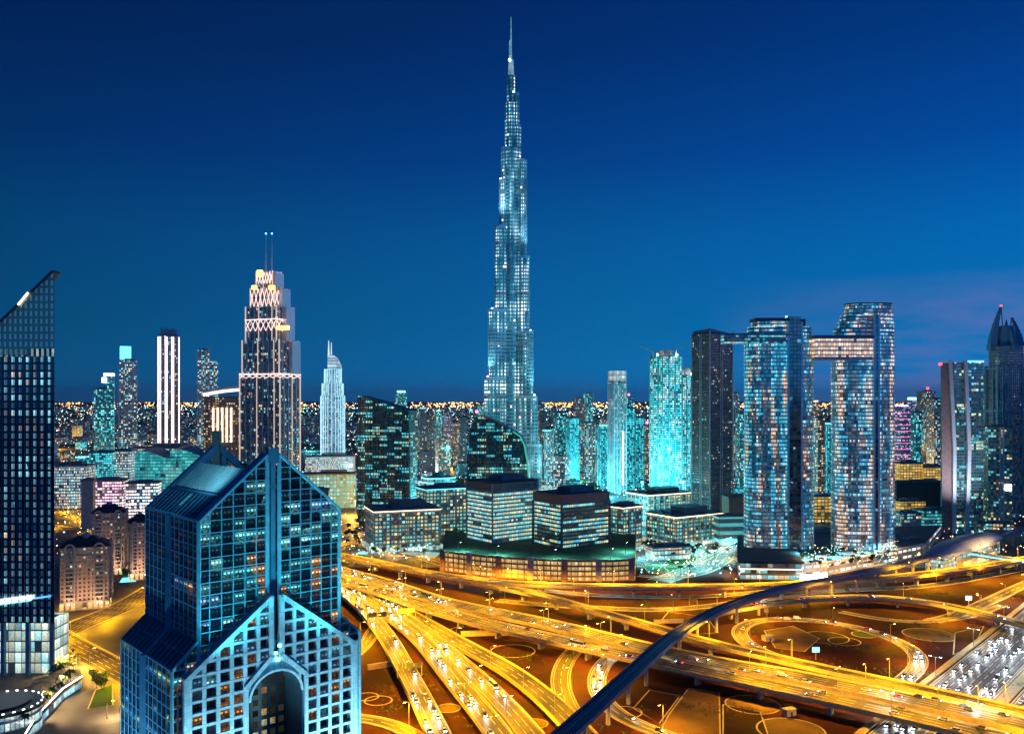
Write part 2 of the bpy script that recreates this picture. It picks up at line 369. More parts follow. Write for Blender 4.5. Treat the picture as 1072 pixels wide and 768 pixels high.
# ---------------------------------------------------------------- road builder
def catmull(P, step=6.0):
    P = [Vector((*p, 0)) for p in P]; Q = [P[0] * 2 - P[1]] + P + [P[-1] * 2 - P[-2]]; o = []
    for i in range(1, len(Q) - 2):
        n = max(2, int((Q[i + 1] - Q[i]).length / step))
        for j in range(n):
            t = j / n; a, b, c, d = Q[i - 1], Q[i], Q[i + 1], Q[i + 2]
            o.append(.5 * ((2 * b) + (c - a) * t + (2 * a - 5 * b + 4 * c - d) * t * t + (3 * b - a - 3 * c + d) * t ** 3))
    o.append(P[-1])
    for _ in range(8):
        o = [o[0]] + [(o[i - 1] + o[i] * 2 + o[i + 1]) / 4 for i in range(1, len(o) - 1)] + [o[-1]]
    return o
class Path:
    def __init__(s, pts):
        s.p = pts; s.d = [0.0]; s.t = []
        for i in range(1, len(pts)): s.d.append(s.d[-1] + (pts[i] - pts[i - 1]).length)
        for i in range(len(pts)):
            a = pts[max(0, i - 1)]; b = pts[min(len(pts) - 1, i + 1)]; s.t.append((b - a).normalized())
        s.L = s.d[-1]
    def at(s, q):
        q = min(max(q, 0), s.L - 1e-4); i = 0
        while s.d[i + 1] <= q: i += 1
        f = (q - s.d[i]) / max(1e-6, s.d[i + 1] - s.d[i])
        return s.p[i].lerp(s.p[i + 1], f), s.t[i].lerp(s.t[i + 1], f).normalized()
    def off(s, i, o): n = Vector((s.t[i].y, -s.t[i].x, 0)); return s.p[i] + n * o     # +o = right of travel
def strip(b, P, o0, o1, z0, z1=None, m=0, i0=0, i1=None):
    """flat (z1 None) or raised band between two offsets"""
    i1 = len(P.p) - 1 if i1 is None else i1
    for i in range(i0, i1):
        A, B, C, D = P.off(i, o0), P.off(i, o1), P.off(i + 1, o1), P.off(i + 1, o0)
        u = [(o0, P.d[i]), (o1, P.d[i]), (o1, P.d[i + 1]), (o0, P.d[i + 1])]
        zt = z0 if z1 is None else z1
        b.face([(A.x, A.y, zt), (B.x, B.y, zt), (C.x, C.y, zt), (D.x, D.y, zt)], u, m)
        if z1 is not None:
            b.face([(A.x, A.y, z0), (A.x, A.y, z1), (D.x, D.y, z1), (D.x, D.y, z0)], u, m)
            b.face([(B.x, B.y, z0), (C.x, C.y, z0), (C.x, C.y, z1), (B.x, B.y, z1)], u, m)
            if i == i0: b.face([(A.x, A.y, z0), (B.x, B.y, z0), (B.x, B.y, z1), (A.x, A.y, z1)], u, m)
            if i == i1 - 1: b.face([(D.x, D.y, z0), (D.x, D.y, z1), (C.x, C.y, z1), (C.x, C.y, z0)], u, m)
def dashes(b, P, o, z, w=.32, on=9.0, off=5.0):
    q = 2.0
    while q + on < P.L:
        (a, ta), (c, tc) = P.at(q), P.at(q + on)
        na = Vector((ta.y, -ta.x, 0)); nc = Vector((tc.y, -tc.x, 0))
        p1, p2, p3, p4 = a + na * (o - w / 2), a + na * (o + w / 2), c + nc * (o + w / 2), c + nc * (o - w / 2)
        b.face([(p.x, p.y, z) for p in (p1, p2, p3, p4)]); q += on + off
ROADS = {}
def road(key, name, pix, z, w, lanes, label=None, cat='flyover', elevated=None, mat='asphalt', world=None, pier_step=38, kerb=True):
    pts = world if world else [G(px, py, z) for px, py in pix]
    P = Path(catmull(pts)); elevated = z > 2.5 if elevated is None else elevated
    ROADS[key] = (P, z, w, lanes)
    h = w / 2
    if elevated:
        c = P.p[len(P.p) // 2]
        root = thing(name, label, cat, (c.x, c.y, 0))
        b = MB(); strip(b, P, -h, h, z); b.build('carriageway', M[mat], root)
        b = MB(); strip(b, P, -h + .02, h - .02, z - 1.5, z - .02); strip(b, P, -h * .55, h * .55, z - 2.4, z - 1.5); b.build('deck', M['concrete'], root)
        for sgn in (-1, 1):
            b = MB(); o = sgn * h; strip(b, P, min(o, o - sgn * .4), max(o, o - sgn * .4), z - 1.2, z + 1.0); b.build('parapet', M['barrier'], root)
        q = pier_step / 2
        while q < P.L and pier_step:
            p, t = P.at(q); a = math.atan2(t.y, t.x)
            b = MB(); zt = z - 2.42
            hw = min(w * .42, 7)
            # flared crosshead
            n = Vector((-t.y, t.x, 0))
            def rr(hx, hy): return [(p.x + t.x * sx * hy + n.x * sy * hx, p.y + t.y * sx * hy + n.y * sy * hx) for sx, sy in ((-1, 1), (-1, -1), (1, -1), (1, 1))]
            b.prism(rr(hw * .35, .9), 0, max(zt - 1.6, .5)); b.prism(rr(hw * .35, .9), max(zt - 1.6, .5), zt, poly2=rr(hw, 1.1))
            b.build('pier', M['concrete'], root); q += pier_step
    else:
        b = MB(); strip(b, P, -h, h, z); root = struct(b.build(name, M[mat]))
        if kerb:
            for sgn in (-1, 1):
                b = MB(); o0, o1 = sorted((sgn * h, sgn * (h + .9))); strip(b, P, o0, o1, 0, z + .16); b.build('kerb', M['kerb'], root)
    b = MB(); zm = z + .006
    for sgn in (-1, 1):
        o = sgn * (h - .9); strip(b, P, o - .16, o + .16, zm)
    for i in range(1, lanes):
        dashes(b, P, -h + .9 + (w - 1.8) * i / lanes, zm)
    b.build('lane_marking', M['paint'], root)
    return root
# broad motorway viaduct (two carriageways), branch, upper flyover
C_UP = [(330, 590), (375, 602), (404, 610), (458, 628), (518, 641), (567, 651), (621, 664), (661, 674), (715, 686), (770, 697), (810, 703), (870, 715), (929, 727), (1018, 746), (1072, 758), (1130, 771)]
C_FR = [(330, 600), (375, 612), (404, 620), (458, 638.5), (518, 654.5), (567, 665.5), (620, 677.5), (669, 688), (720, 699), (770, 709.5), (840, 724.5), (899, 737), (973, 754), (1040, 770), (1110, 786)]
road('up', 'motorway_flyover', C_UP, 8.4, 19, 5, 'wide raised motorway carriageway crossing the interchange, the one behind the pale parapet', mat='asphalt')
road('fr', 'motorway_flyover', C_FR, 8.1, 17, 4, 'front carriageway of the raised motorway, with columns showing beneath')
road('a', 'flyover', [(330, 576), (372, 583.5), (400, 589), (431, 596), (480, 604), (540, 610), (620, 613), (700, 613.5), (780, 613), (840, 610), (900, 606.5), (960, 601), (1020, 594), (1072, 585), (1130, 575)], 9.0, 13, 3, 'long flyover sweeping past the parking podium along the far edge of the interchange')
road('b', 'flyover_branch', [(497, 608.5), (540, 617), (580, 626.5), (620, 638), (661, 649), (705, 662), (750, 674), (810, 687.5), (870, 701), (929, 713), (1018, 732.5), (1072, 745), (1130, 758)], 7.7, 11, 2, 'sloping flyover branch that splits off and passes under the metro viaduct')
road('l1', 'flyover_bridge', [(745, 641), (775, 636), (819, 628.5), (860, 625), (914, 624.5), (952, 627), (985, 632), (1018, 639), (1050, 647), (1100, 661)], 7.0, 10, 2, 'curved flyover bridge crossing over the bright multi-lane highway')
# fan of slip roads at the lower middle
road('d1', 'ramp_flyover', [(340, 610), (358, 619), (376, 632), (393, 650), (408, 670), (419, 690), (431, 712), (443, 735), (459, 768), (470, 792)], 5.5, 12, 3, 'steep ramp flyover beside the blue glass tower with two sign gantries', mat='asphalt_pale')
road('d2', 'ramp_flyover', [(340, 603.5), (366, 616), (388, 629), (412, 645.5), (440, 668), (459, 690), (482, 718), (507, 748), (524, 770), (538, 790)], 4.8, 13, 3, 'middle ramp flyover of the fan of slip roads with white headlights')
road('d3', 'ramp_flyover', [(398, 627), (426, 648), (454, 670), (481, 693), (507, 716), (532, 741), (551, 762), (570, 786)], 4.0, 13, 3, 'ramp flyover of the fan lying beside the empty dark ramp', mat='asphalt_pale')
road('d4', 'ramp_road', [(424, 640), (447, 653), (470, 666), (497, 681), (522, 694), (548, 711), (573, 731), (595, 752), (610, 768), (626, 786)], 3.0, 14, 3, 'empty dark ramp with bright kerbs joined by the short curved slip road', elevated=True, pier_step=0)
road('r1', 'slip_road', [(613, 669), (600, 681), (590, 694), (586, 710), (589, 727), (598, 745), (610, 768)], .3, 10, 2)
road('r2', 'loop_road', [(652, 679), (637, 689), (626, 702), (624, 717), (631, 733), (646, 747), (668, 759), (695, 769), (725, 778)], .25, 9.5, 2, mat='asphalt_pale')
road('l2', 'loop_road', [(838, 694), (808, 686), (784, 675), (772, 663), (778, 653), (797, 648), (832, 647.5), (869, 651), (905, 658), (932, 667), (954, 678), (964, 690), (958, 702), (944, 713)], .35, 9.5, 2, mat='asphalt_pale')
road('d0', 'slip_road', [(396, 652), (389, 664), (379, 678), (364, 690), (345, 698)], .22, 9, 2)
road('d9', 'slip_road', [(345, 748), (372, 750), (395, 752.5), (415, 758), (436, 770), (455, 786)], .28, 9, 2)
road('c4', 'plaza_road', [(656, 584), (676, 590), (700, 593), (722, 591), (745, 581), (772, 566)], .19, 8, 2, mat='asphalt_pale')
road('c5', 'plaza_road', [(668, 602), (700, 604.5), (728, 602), (752, 593), (764, 584)], .22, 7, 1, mat='asphalt_pale')
road('l3', 'slip_road', [(880, 640), (930, 649), (975, 650.5), (1018, 644), (1050, 633)], .2, 6, 1)
road('e', 'service_road', [(520, 628), (560, 632), (620, 635.5), (690, 638), (760, 632), (820, 622), (900, 617), (960, 614), (1010, 607), (1072, 595), (1120, 587)], .2, 10, 2)
road('f1', 'slip_road', [(975, 650), (1000, 644), (1035, 629), (1072, 612), (1110, 597)], .3, 11, 2)
road('e2', 'service_road', [(345, 568), (400, 577), (440, 584), (500, 602), (580, 619), (700, 625), (790, 620), (830, 615)], .16, 9, 2)
# the big highway at the lower right
hd = Vector((153.4, 170, 0)).normalized(); hn = Vector((hd.y, -hd.x, 0)); h0 = Vector((248.6, 505, 0))
def hw(o): return [tuple((h0 + hn * o + hd * q)[:2]) for q in (-190, -100, 0, 100, 200, 330, 480, 700)]
road('h1', 'highway', None, .3, 32, 8, world=hw(17), mat='asphalt_pale')
road('h2', 'highway', None, .3, 30, 7, world=hw(58), mat='asphalt_pale')
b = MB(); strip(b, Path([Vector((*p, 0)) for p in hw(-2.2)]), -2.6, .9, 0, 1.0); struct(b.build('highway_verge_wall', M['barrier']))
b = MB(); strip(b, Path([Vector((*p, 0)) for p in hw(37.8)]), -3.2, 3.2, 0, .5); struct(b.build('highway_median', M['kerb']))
# streets on the left, behind and beside the towers
road('s1', 'street', [(20, 637), (45, 655), (71, 672), (97, 686), (122, 700), (175, 728)], .15, 20, 5)
road('s2', 'street', [(165, 614), (140, 629), (120, 639), (92, 650), (60, 664), (20, 682)], .11, 24, 6)
road('s4', 'street', [(10, 517), (40, 525), (70, 533), (95, 544), (130, 562), (190, 590)], .13, 22, 6)
road('s5', 'street', [(0, 542), (40, 548), (72, 553), (110, 548), (150, 540)], .10, 18, 4)
# city avenues among the towers
road('c1', 'avenue', [(690, 608), (735, 592), (770, 574), (800, 556), (840, 536), (900, 512), (960, 494), (1030, 476)], .12, 22, 6, mat='asphalt_pale')
road('c2', 'avenue', [(360, 560), (420, 545), (470, 528), (540, 508), (620, 494), (700, 486)], .12, 20, 4)
road('c3', 'avenue', [(560, 487), (610, 484), (650, 489), (690, 500), (720, 515), (745, 535), (752, 560), (735, 592)], .17, 18, 4, mat='asphalt_pale')

# ---------------------------------------------------------------- planted beds with pale ring paths
RZ = [0.05]
def ring(px, py, r, fill, name='planted_bed'):
    RZ[0] += .004; zr = RZ[0]
    x, y = G(px, py); b = MB(); b.face([(*p, zr) for p in ngon(x, y, r, 40)]); o = struct(b.build(name, M[fill]))
    c = MB(); n = 48; A = ngon(x, y, r, n); B = ngon(x, y, r + .9, n)
    for i in range(n):
        j = (i + 1) % n; c.face([(*A[i], zr + .06), (*B[i], zr + .06), (*B[j], zr + .06), (*A[j], zr + .06)])
    c.build('path_edging', M['kerb'], o)
for px, py, r, f in [(864, 667, 15, 'soil'), (884, 671, 10, 'soil'), (973, 664, 17, 'tanbed'), (788, 737, 14, 'tanbed'), (828, 764, 16, 'tanbed'), (537, 681, 14, 'soil'), (487, 660, 11, 'soil'), (427, 638.5, 8, 'soil'), (396, 733, 7, 'soil'), (384, 729, 6, 'soil'), (469, 741, 6, 'tanbed'), (560, 757, 6, 'tanbed'), (905, 664, 8, 'grassbed'), (655, 745, 8, 'soil'), (745, 612, 0.1, 'soil')][:-1]:
    ring(px, py, r, f)
def bed(pix, fill, name='planted_bed'):
    RZ[0] += .004; zr = RZ[0]
    P = [G(*p) for p in pix]; b = MB(); b.face([(*p, zr) for p in P]); o = struct(b.build(name, M[fill]))
    c = MB(); pp = Path([Vector((*p, 0)) for p in P + [P[0]]]); strip(c, pp, -.4, .4, zr + .06); c.build('path_edging', M['kerb'], o)
bed([(721, 720), (753, 725), (754, 775), (686, 775), (700, 748)], 'tanbed')
bed([(663, 741), (680, 722), (712, 728), (690, 757)], 'soil')
bed([(757, 737), (796, 745), (806, 775), (757, 775)], 'soil')
bed([(700, 640), (740, 646), (752, 662), (725, 664), (690, 652)], 'soil')
bed([(800, 660), (830, 655), (858, 668), (842, 682), (812, 678)], 'tanbed')
bed([(1000, 662), (1030, 655), (1020, 676), (998, 685)], 'soil')
for pix in ([(700, 585), (722, 580), (735, 588), (705, 600), (690, 596)], [(672, 590), (690, 588), (700, 598), (680, 601)], [(620, 548), (636, 545), (650, 552), (630, 560)], [(640, 566), (668, 562), (690, 570), (660, 580)], [(452, 500), (486, 500), (486, 520), (440, 516)], [(560, 500), (640, 492), (690, 505), (600, 522)], [(60, 480), (250, 474), (250, 484), (120, 490)], [(320, 480), (372, 478), (372, 490), (316, 494)], [(100, 722), (118, 716), (118, 738), (92, 742)], [(540, 470), (470, 470), (472, 482), (540, 486)]):
    bed(pix, 'lawn', 'lawn')
# pale forecourts
for pix in ([(380, 575), (462, 578), (455, 584), (372, 580)], [(666, 572), (760, 566), (750, 580), (668, 586)]):
    b = MB(); b.face([(*G(*p), .06) for p in pix]); struct(b.build('pavement', M['pale']))
# ---------------------------------------------------------------- elevated metro line, station, footbridge
MZ = 15.0
mp = [(540, 822), (566, 790), (596, 763.5), (634, 729.5), (675, 691.5), (702, 668), (732, 648.5), (770, 631), (810, 618.5), (840, 611.5), (899, 601), (943, 590.5), (976, 581.5), (1010, 571.5), (1040, 562.5), (1072, 553), (1115, 541)]
P = Path(catmull([G(px, py, MZ) for px, py in mp]))
METRO = P
c = P.p[len(P.p) // 3]
mv = thing('metro_viaduct', 'dark blue elevated metro viaduct sweeping across the interchange on single columns', 'viaduct', (c.x, c.y, 0))
def jointed(name, col, step):
    m, t, b = newmat(name); k = N(t); u, v, _ = k.sep(k.uv())
    j = k.m('MULTIPLY_ADD', k.m('LESS_THAN', k.m('FRACT', k.m('DIVIDE', v, step)), .05), -.65, 1.0)
    st = k.rng(k.noise(k.comb(k.m('MULTIPLY', u, .8), k.m('MULTIPLY', v, .5)), 1.0, 5, .7), .3, .7, .6, 1.3)
    pc_ = k.m('MULTIPLY_ADD', k.white(k.comb(k.m('FLOOR', k.m('DIVIDE', v, step)), 2.0, 5.0))[0], .35, .8)
    f = k.m('MULTIPLY', k.m('MULTIPLY', j, st), pc_); t.links.new(k.mix(1.0, col, k.comb(f, f, f), 'MULTIPLY'), b.inputs['Base Color']); b.inputs['Roughness'].default_value = .55; return m
M['viaduct'] = jointed('viaduct_concrete', (.22, .23, .26), 3.4)
M['trackbed'] = jointed('trackbed', (.06, .062, .075), 1.7)
b = MB(); strip(b, P, -4.6, 4.6, MZ - 1.0, MZ); b.build('deck', M['trackbed'], mv)
b = MB(); strip(b, P, -2.6, 2.6, MZ - 2.6, MZ - 1.0); b.build('box_girder', M['viaduct'], mv)
for s in (-1, 1):
    b = MB(); o0, o1 = sorted((s * 4.65, s * 5.0)); strip(b, P, o0, o1, MZ - 1.1, MZ + 1.1); b.build('parapet', M['viaduct'], mv)
    b = MB()
    for o in (s * 1.3, s * 2.75): strip(b, P, o - .1, o + .1, MZ, MZ + .2)
    b.build('rail', M['steel'], mv)
b = MB(); strip(b, P, -.5, .5, MZ, MZ + .55); b.build('walkway', M['viaduct'], mv)
q = 14.0
while q < P.L - 8:
    p, t = P.at(q); b = MB()
    b.cone(p.x, p.y, 0, MZ - 4.4, 1.15, 1.1, 14); b.cone(p.x, p.y, MZ - 4.4, MZ - 2.6, 1.1, 2.5, 14)
    b.build('pier', M['concrete'], mv); q += 33
# station shell: a long golden-grey scallop over the tracks
def at_px(px):
    best = min(range(len(P.p)), key=lambda i: abs(P.p[i].x / P.p[i].y * F + CX - px)); return P.d[best]
q0, q1 = at_px(973), at_px(1041)
qc = (q0 + q1) / 2; pc, tc = P.at(qc); L = (q1 - q0)
st = thing('metro_station', 'gold shell shaped metro station roof over the elevated tracks', 'station', (pc.x, pc.y, 0))
M['shell'] = plain('gold_shell', (.48, .40, .32), .38, .35, var=.15, scale=.15)
nn = Vector((tc.y, -tc.x, 0)); b = MB(); NS, NA = 26, 14; grid = []
for i in range(NS + 1):
    f = i / NS; s = (f - .5) * (L + 16); k = max(0.02, 1 - abs(2 * f - 1) ** 2.6)
    wdt = 5 + 8.5 * k; hgt = 2.0 + 10.5 * k ** .8; row = []
    for j in range(NA + 1):
        a = math.pi * j / NA; o = wdt * math.cos(a); z = MZ - 1.5 + hgt * math.sin(a) ** .85
        p = pc + tc * s + nn * o; row.append((p.x, p.y, z))
    grid.append(row)
for i in range(NS):
    for j in range(NA): b.face([grid[i][j], grid[i][j + 1], grid[i + 1][j + 1], grid[i + 1][j]])
sh = b.build('shell_roof', M['shell'], st, True)
b = MB()
for i in range(2, NS - 1, 3):
    for j in range(NA): b.beam(grid[i][j], grid[i][j + 1], .35, .3)
b.build('roof_rib', M['metal'], sh)
M['st_glass'] = facade('station_glass', (.10, .10, .10), (.02, .05, .06), 2.2, 3.5, .12, .2, .8, [(1, .7, .3), (.5, .95, 1), (1, .6, .2)], 1.0, run=.2, seed=5)
b = MB(); a = math.atan2(tc.y, tc.x); b.box(pc.x, pc.y, L * .86, 17, 0, MZ - 2.7, a); b.build('concourse', M['st_glass'], st)
WSH = lightdata('station_wash', 'SPOT', 1.1e5, (1, .72, .40), 1.0, 120, .9)
for s in (-26, 0, 26):
    p = pc + tc * s + nn * 42; o = lamp('wash_light', WSH, (p.x, p.y, 9.0), st); d = Vector((pc.x + tc.x * s, pc.y + tc.y * s, MZ + 4)) - Vector((p.x, p.y, 9)); o.rotation_euler = d.to_track_quat('-Z', 'Y').to_euler()
b = MB(); b.box(pc.x - nn.x * -11, pc.y - nn.y * -11, L * .5, 7, 0, 6.5, a); b.build('entrance_hall', M['cream'], st)
# footbridge to the right of the station
bz = 8.5
fb0 = pc + nn * 9 + tc * -4; x1, y1 = G(1110, 594, bz); fb1 = Vector((x1, y1, 0))
fbr = thing('footbridge', 'covered footbridge with cyan lit windows leaving the gold shell station', 'footbridge', (fb0.x, fb0.y, 0))
b = MB(); b.beam((fb0.x, fb0.y, bz - 1.6), (fb1.x, fb1.y, bz - 1.6), 4.6, .9); b.build('deck', M['viaduct'], fbr)
b = MB(); b.beam((fb0.x, fb0.y, bz + .6), (fb1.x, fb1.y, bz + .6), 4.0, 3.1); 
b.build('glazed_tube', facade('tube_glass', (.1, .12, .14), (.02, .05, .06), 2, 2.6, .2, .35, .9, [(.1, .8, .95), (.3, .9, 1)], .9, run=.1, seed=2), fbr)
b = MB(); b.beam((fb0.x, fb0.y, bz + 2.5), (fb1.x, fb1.y, bz + 2.5), 5.0, .5); b.build('roof', M['viaduct'], fbr)
b = MB(); e = (fb1 - fb0).normalized(); en = Vector((e.y, -e.x, 0)) * 2.15
b.beam((fb0.x + en.x, fb0.y + en.y, bz + .3), (fb1.x + en.x, fb1.y + en.y, bz + .3), .25, .9); b.build('light_strip', M['g_cyan2'], fbr)
Lb = (fb1 - fb0).length; q = 14
while q < Lb:
    p = fb0 + e * q; b = MB(); b.cone(p.x, p.y, 0, bz - 2.05, .7, .7, 10); b.build('pier', M['concrete'], fbr); q += 28
# ---------------------------------------------------------------- sign gantries (seen from behind)
def gantry(px, py, z, key, w, label, off=0.0, panels=1, lit=None):
    Pth = ROADS[key][0]; x, y = G(px, py, z); i = min(range(len(Pth.p)), key=lambda k: (Pth.p[k] - Vector((x, y, 0))).length)
    p = Pth.p[i]; t = Pth.t[i]; n = Vector((t.y, -t.x, 0))
    r = thing('sign_gantry', label, 'road sign', (p.x, p.y, z))
    for s in (-1, 1):
        b = MB(); o = p + n * s * w / 2; b.beam((o.x, o.y, z), (o.x, o.y, z + 7.6), .5); b.build('post', M['metal'], r)
    b = MB(); a0, a1 = p - n * w / 2, p + n * w / 2
    for dz in (5.6, 7.4): b.beam((a0.x, a0.y, z + dz), (a1.x, a1.y, z + dz), .3)
    k = int(w / 1.6)
    for q in range(k):
        A = a0.lerp(a1, q / k); B = a0.lerp(a1, (q + 1) / k); b.beam((A.x, A.y, z + (5.6 if q % 2 else 7.4)), (B.x, B.y, z + (7.4 if q % 2 else 5.6)), .16)
    b.build('truss', M['metal'], r)
    for q in range(panels):
        f = (q + .5) / panels; cpt = a0.lerp(a1, f); hw_ = w / panels * .42; f1 = t * .35
        b = MB(); b.beam((cpt.x - n.x * hw_ + f1.x, cpt.y - n.y * hw_ + f1.y, z + 6.5), (cpt.x + n.x * hw_ + f1.x, cpt.y + n.y * hw_ + f1.y, z + 6.5), .15, 3.2)
        b.build('sign_panel', lit or M['darkmetal'], r)
M['signyellow'] = plain('sign_back', (.62, .46, .10), .5, var=.1)
gantry(394, 652, 5.5, 'd1', 14, 'far sign gantry over the steep ramp beside the blue glass tower', panels=2)
gantry(430, 709, 5.5, 'd1', 14, 'near sign gantry over the steep ramp beside the blue glass tower', panels=3)
gantry(441, 646, 4.0, 'd3', 13, 'yellow lit sign gantry over the fan of ramps under the motorway', panels=1, lit=M['signyellow'])
gantry(360, 580, 9.0, 'a', 14, 'yellow sign gantry on the far flyover beside the blue glass tower', panels=1, lit=M['signyellow'])
gantry(722, 634, .2, 'e', 12, 'dark sign gantry over the service road behind the metro viaduct', panels=2)
gantry(1000, 606, .2, 'e', 16, 'sign gantry over the service road in front of the station', panels=4)
# ================================================================ hero buildings
def boxdims(pl, pr, Y, ang, ratio):
    Wd = (pr - pl) / F * Y; a = abs(ang); w = Wd / (math.cos(a) + ratio * math.sin(a)); d = ratio * w
    dep = w * math.sin(a) + d * math.cos(a); cy = Y + dep / 2
    cx = ((pl + pr) / 2 - CX) / F * (cy)
    return cx, cy, w, d
def bt(name, label, pl, pr, pt, Y, ang, ratio, mat, cap='darkroof', group=None, cat='tower', trim=None, trimstep=3.6, plant=True, fins=0, finmat='steel', podium=None, z0=0, crown=None):
    """box tower: body, parapet, roof plant, optional floor trims and corner fins"""
    cx, cy, w, d = boxdims(pl, pr, Y, ang, ratio); z1 = ZW(pt, Y)
    r = thing(name, label, cat, (cx, cy, 0), group); po = rect(cx, cy, w, d, ang)
    b = MB(); b.prism(po, z0, z1, 0, top=False); b.build('body', mat, r)
    b = MB(); b.prism(grow(po, -.02), z1 - .4, z1); roof_ = b.build('roof', M[cap], r)
    b = MB(); q = grow(po, .5)
    for i in range(4): b.beam((*q[i], z1 + .6), (*q[(i + 1) % 4], z1 + .6), .8, 1.6)
    b.build('parapet_trim', M[cap], r)
    if plant:
        b = MB(); b.box(cx + w * .08, cy, w * .5, d * .5, z1, z1 + max(3.5, min(w, d) * .16), ang); b.box(cx - w * .28, cy - d * .1, w * .16, d * .22, z1, z1 + 2.6, ang)
        rs_ = random.Random(int(abs(cx) * 7 + cy)); c_, s_ = math.cos(ang), math.sin(ang)
        for _ in range(7):
            lx, ly = rs_.uniform(-.42, .42) * w, rs_.uniform(-.42, .42) * d; b.box(cx + lx * c_ - ly * s_, cy + lx * s_ + ly * c_, rs_.uniform(1.5, 4), rs_.uniform(1.5, 3), z1, z1 + rs_.uniform(1, 2.4), ang)
        b.build('roof_plant', M['greyroof'], roof_)
    if trim:
        b = MB(); z = trimstep; q = grow(po, .45)
        while z < z1 - 1: b.prism(q, z - .28, z + .28, bottom=True); z += trimstep
        b.build('floor_trim', M[trim], r)
    if fins:
        b = MB()
        for i in range(4):
            A, B = Vector(q2 := grow(po, .5)[i]), Vector(grow(po, .5)[(i + 1) % 4])
            for j in range(fins):
                p = A.lerp(B, j / fins); b.beam((p.x, p.y, z0), (p.x, p.y, z1 + 2), .9, .9)
        b.build('facade_mullion', M[finmat], r)
    if podium:
        b = MB(); b.box(cx, cy, w * 1.7, d * 1.7, 0, podium, ang); b.build('podium', M['pale'], r)
    return r, (cx, cy, w, d, z1, po)

# ---------------------------------------------------------------- 1. very tall stepped spire
BY = 1500.0; bx = XW(535, BY)
burj = thing('spire_skyscraper', 'very tall silver stepped skyscraper tapering to a needle spire, highest on the skyline', 'skyscraper', (bx, BY, 0))
def spire_skin():
    m, t, b = newmat('spire_skin'); k = N(t); x, y, z = k.sep(k.uv())
    px_, py_, pz_ = k.sep(k.pos())
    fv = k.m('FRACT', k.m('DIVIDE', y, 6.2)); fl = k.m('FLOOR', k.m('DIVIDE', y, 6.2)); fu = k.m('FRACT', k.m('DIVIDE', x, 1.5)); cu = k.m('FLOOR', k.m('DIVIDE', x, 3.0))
    line = k.m('MULTIPLY', k.rng(fv, .30, .42), k.rng(fv, .98, .88))          # floor bands painted as glow, standing in for floodlight
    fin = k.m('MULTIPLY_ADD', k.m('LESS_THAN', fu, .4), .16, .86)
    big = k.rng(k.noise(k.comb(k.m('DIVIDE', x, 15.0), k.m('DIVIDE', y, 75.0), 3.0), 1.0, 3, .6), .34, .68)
    rib = k.rng(k.noise(k.comb(k.m('DIVIDE', x, 3.2), 0.0, 8.0), 1.0, 1), .40, .60, .16, 1.5)             # painted light on ribs, painted shade in recesses
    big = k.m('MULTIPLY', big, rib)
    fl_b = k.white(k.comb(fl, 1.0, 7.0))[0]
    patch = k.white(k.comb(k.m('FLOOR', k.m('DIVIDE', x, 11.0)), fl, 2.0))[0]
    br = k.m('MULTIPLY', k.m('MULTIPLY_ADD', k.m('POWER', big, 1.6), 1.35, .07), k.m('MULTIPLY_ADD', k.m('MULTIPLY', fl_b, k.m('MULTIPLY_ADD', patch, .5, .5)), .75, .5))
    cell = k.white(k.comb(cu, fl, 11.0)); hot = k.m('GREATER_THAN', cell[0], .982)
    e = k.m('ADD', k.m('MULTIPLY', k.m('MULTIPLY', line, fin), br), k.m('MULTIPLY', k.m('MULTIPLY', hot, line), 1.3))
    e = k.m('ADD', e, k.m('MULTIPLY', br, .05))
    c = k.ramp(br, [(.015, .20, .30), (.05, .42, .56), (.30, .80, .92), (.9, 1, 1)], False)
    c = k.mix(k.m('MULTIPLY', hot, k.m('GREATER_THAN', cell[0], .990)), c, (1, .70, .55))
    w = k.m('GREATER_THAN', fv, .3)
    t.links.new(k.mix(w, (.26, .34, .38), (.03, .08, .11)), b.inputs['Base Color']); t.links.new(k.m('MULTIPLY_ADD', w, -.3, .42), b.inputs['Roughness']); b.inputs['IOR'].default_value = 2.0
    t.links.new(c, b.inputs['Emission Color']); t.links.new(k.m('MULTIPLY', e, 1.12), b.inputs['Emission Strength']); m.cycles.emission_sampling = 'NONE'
    return m
mb1 = spire_skin()
def wing(sgn_list, ang, label):
    # sgn_list: (reach, top) from outermost low tier to innermost high tier
    r = MBs['wing']
    for reach, top, rad in sgn_list:
        c, s_ = math.cos(ang), math.sin(ang); L = max(reach - rad, .5)
        # stadium outline from the core out to the rounded nose
        P_ = []
        for i in range(9):
            t = -math.pi / 2 + math.pi * i / 8; P_.append((L + rad * math.cos(t), rad * math.sin(t)))
        P_ += [(0, rad), (0, -rad)]
        poly = [(bx + x * c - y * s_, BY + x * s_ + y * c) for x, y in P_]
        r.prism(poly, 0, top, 0, 1)
        T = MBs['trim']; g_ = grow(poly, .5); T.prism(g_, top - 3, top + 1.6, bottom=True)
        Bd = MBs['band']
        for zb in (78, 166, 258, 345, 432, 520, 598):
            if zb < top - 8: Bd.prism(grow(poly, .35), zb, zb + 6.5, bottom=True)
        Fb = MBs['fin']
        for i in (0, 2, 4, 6, 8): Fb.beam((*grow(poly, .5)[i], 2), (*grow(poly, .5)[i], top), .5, .5)
MBs = {k: MB() for k in ('wing', 'trim', 'band', 'fin')}
def steps(L): return L
ca = math.cos(R(20))
left = [(46.7, 202, 9), (39, 320, 9), (28, 465, 8.5), (20, 545, 8), (16.7, 602, 7.5), (11, 655, 5)]
right = [(52, 87, 9.5), (45, 170, 9.5), (38, 282, 9), (32, 412, 9), (27, 578, 8.5), (17, 640, 6.5), (14, 696, 5)]
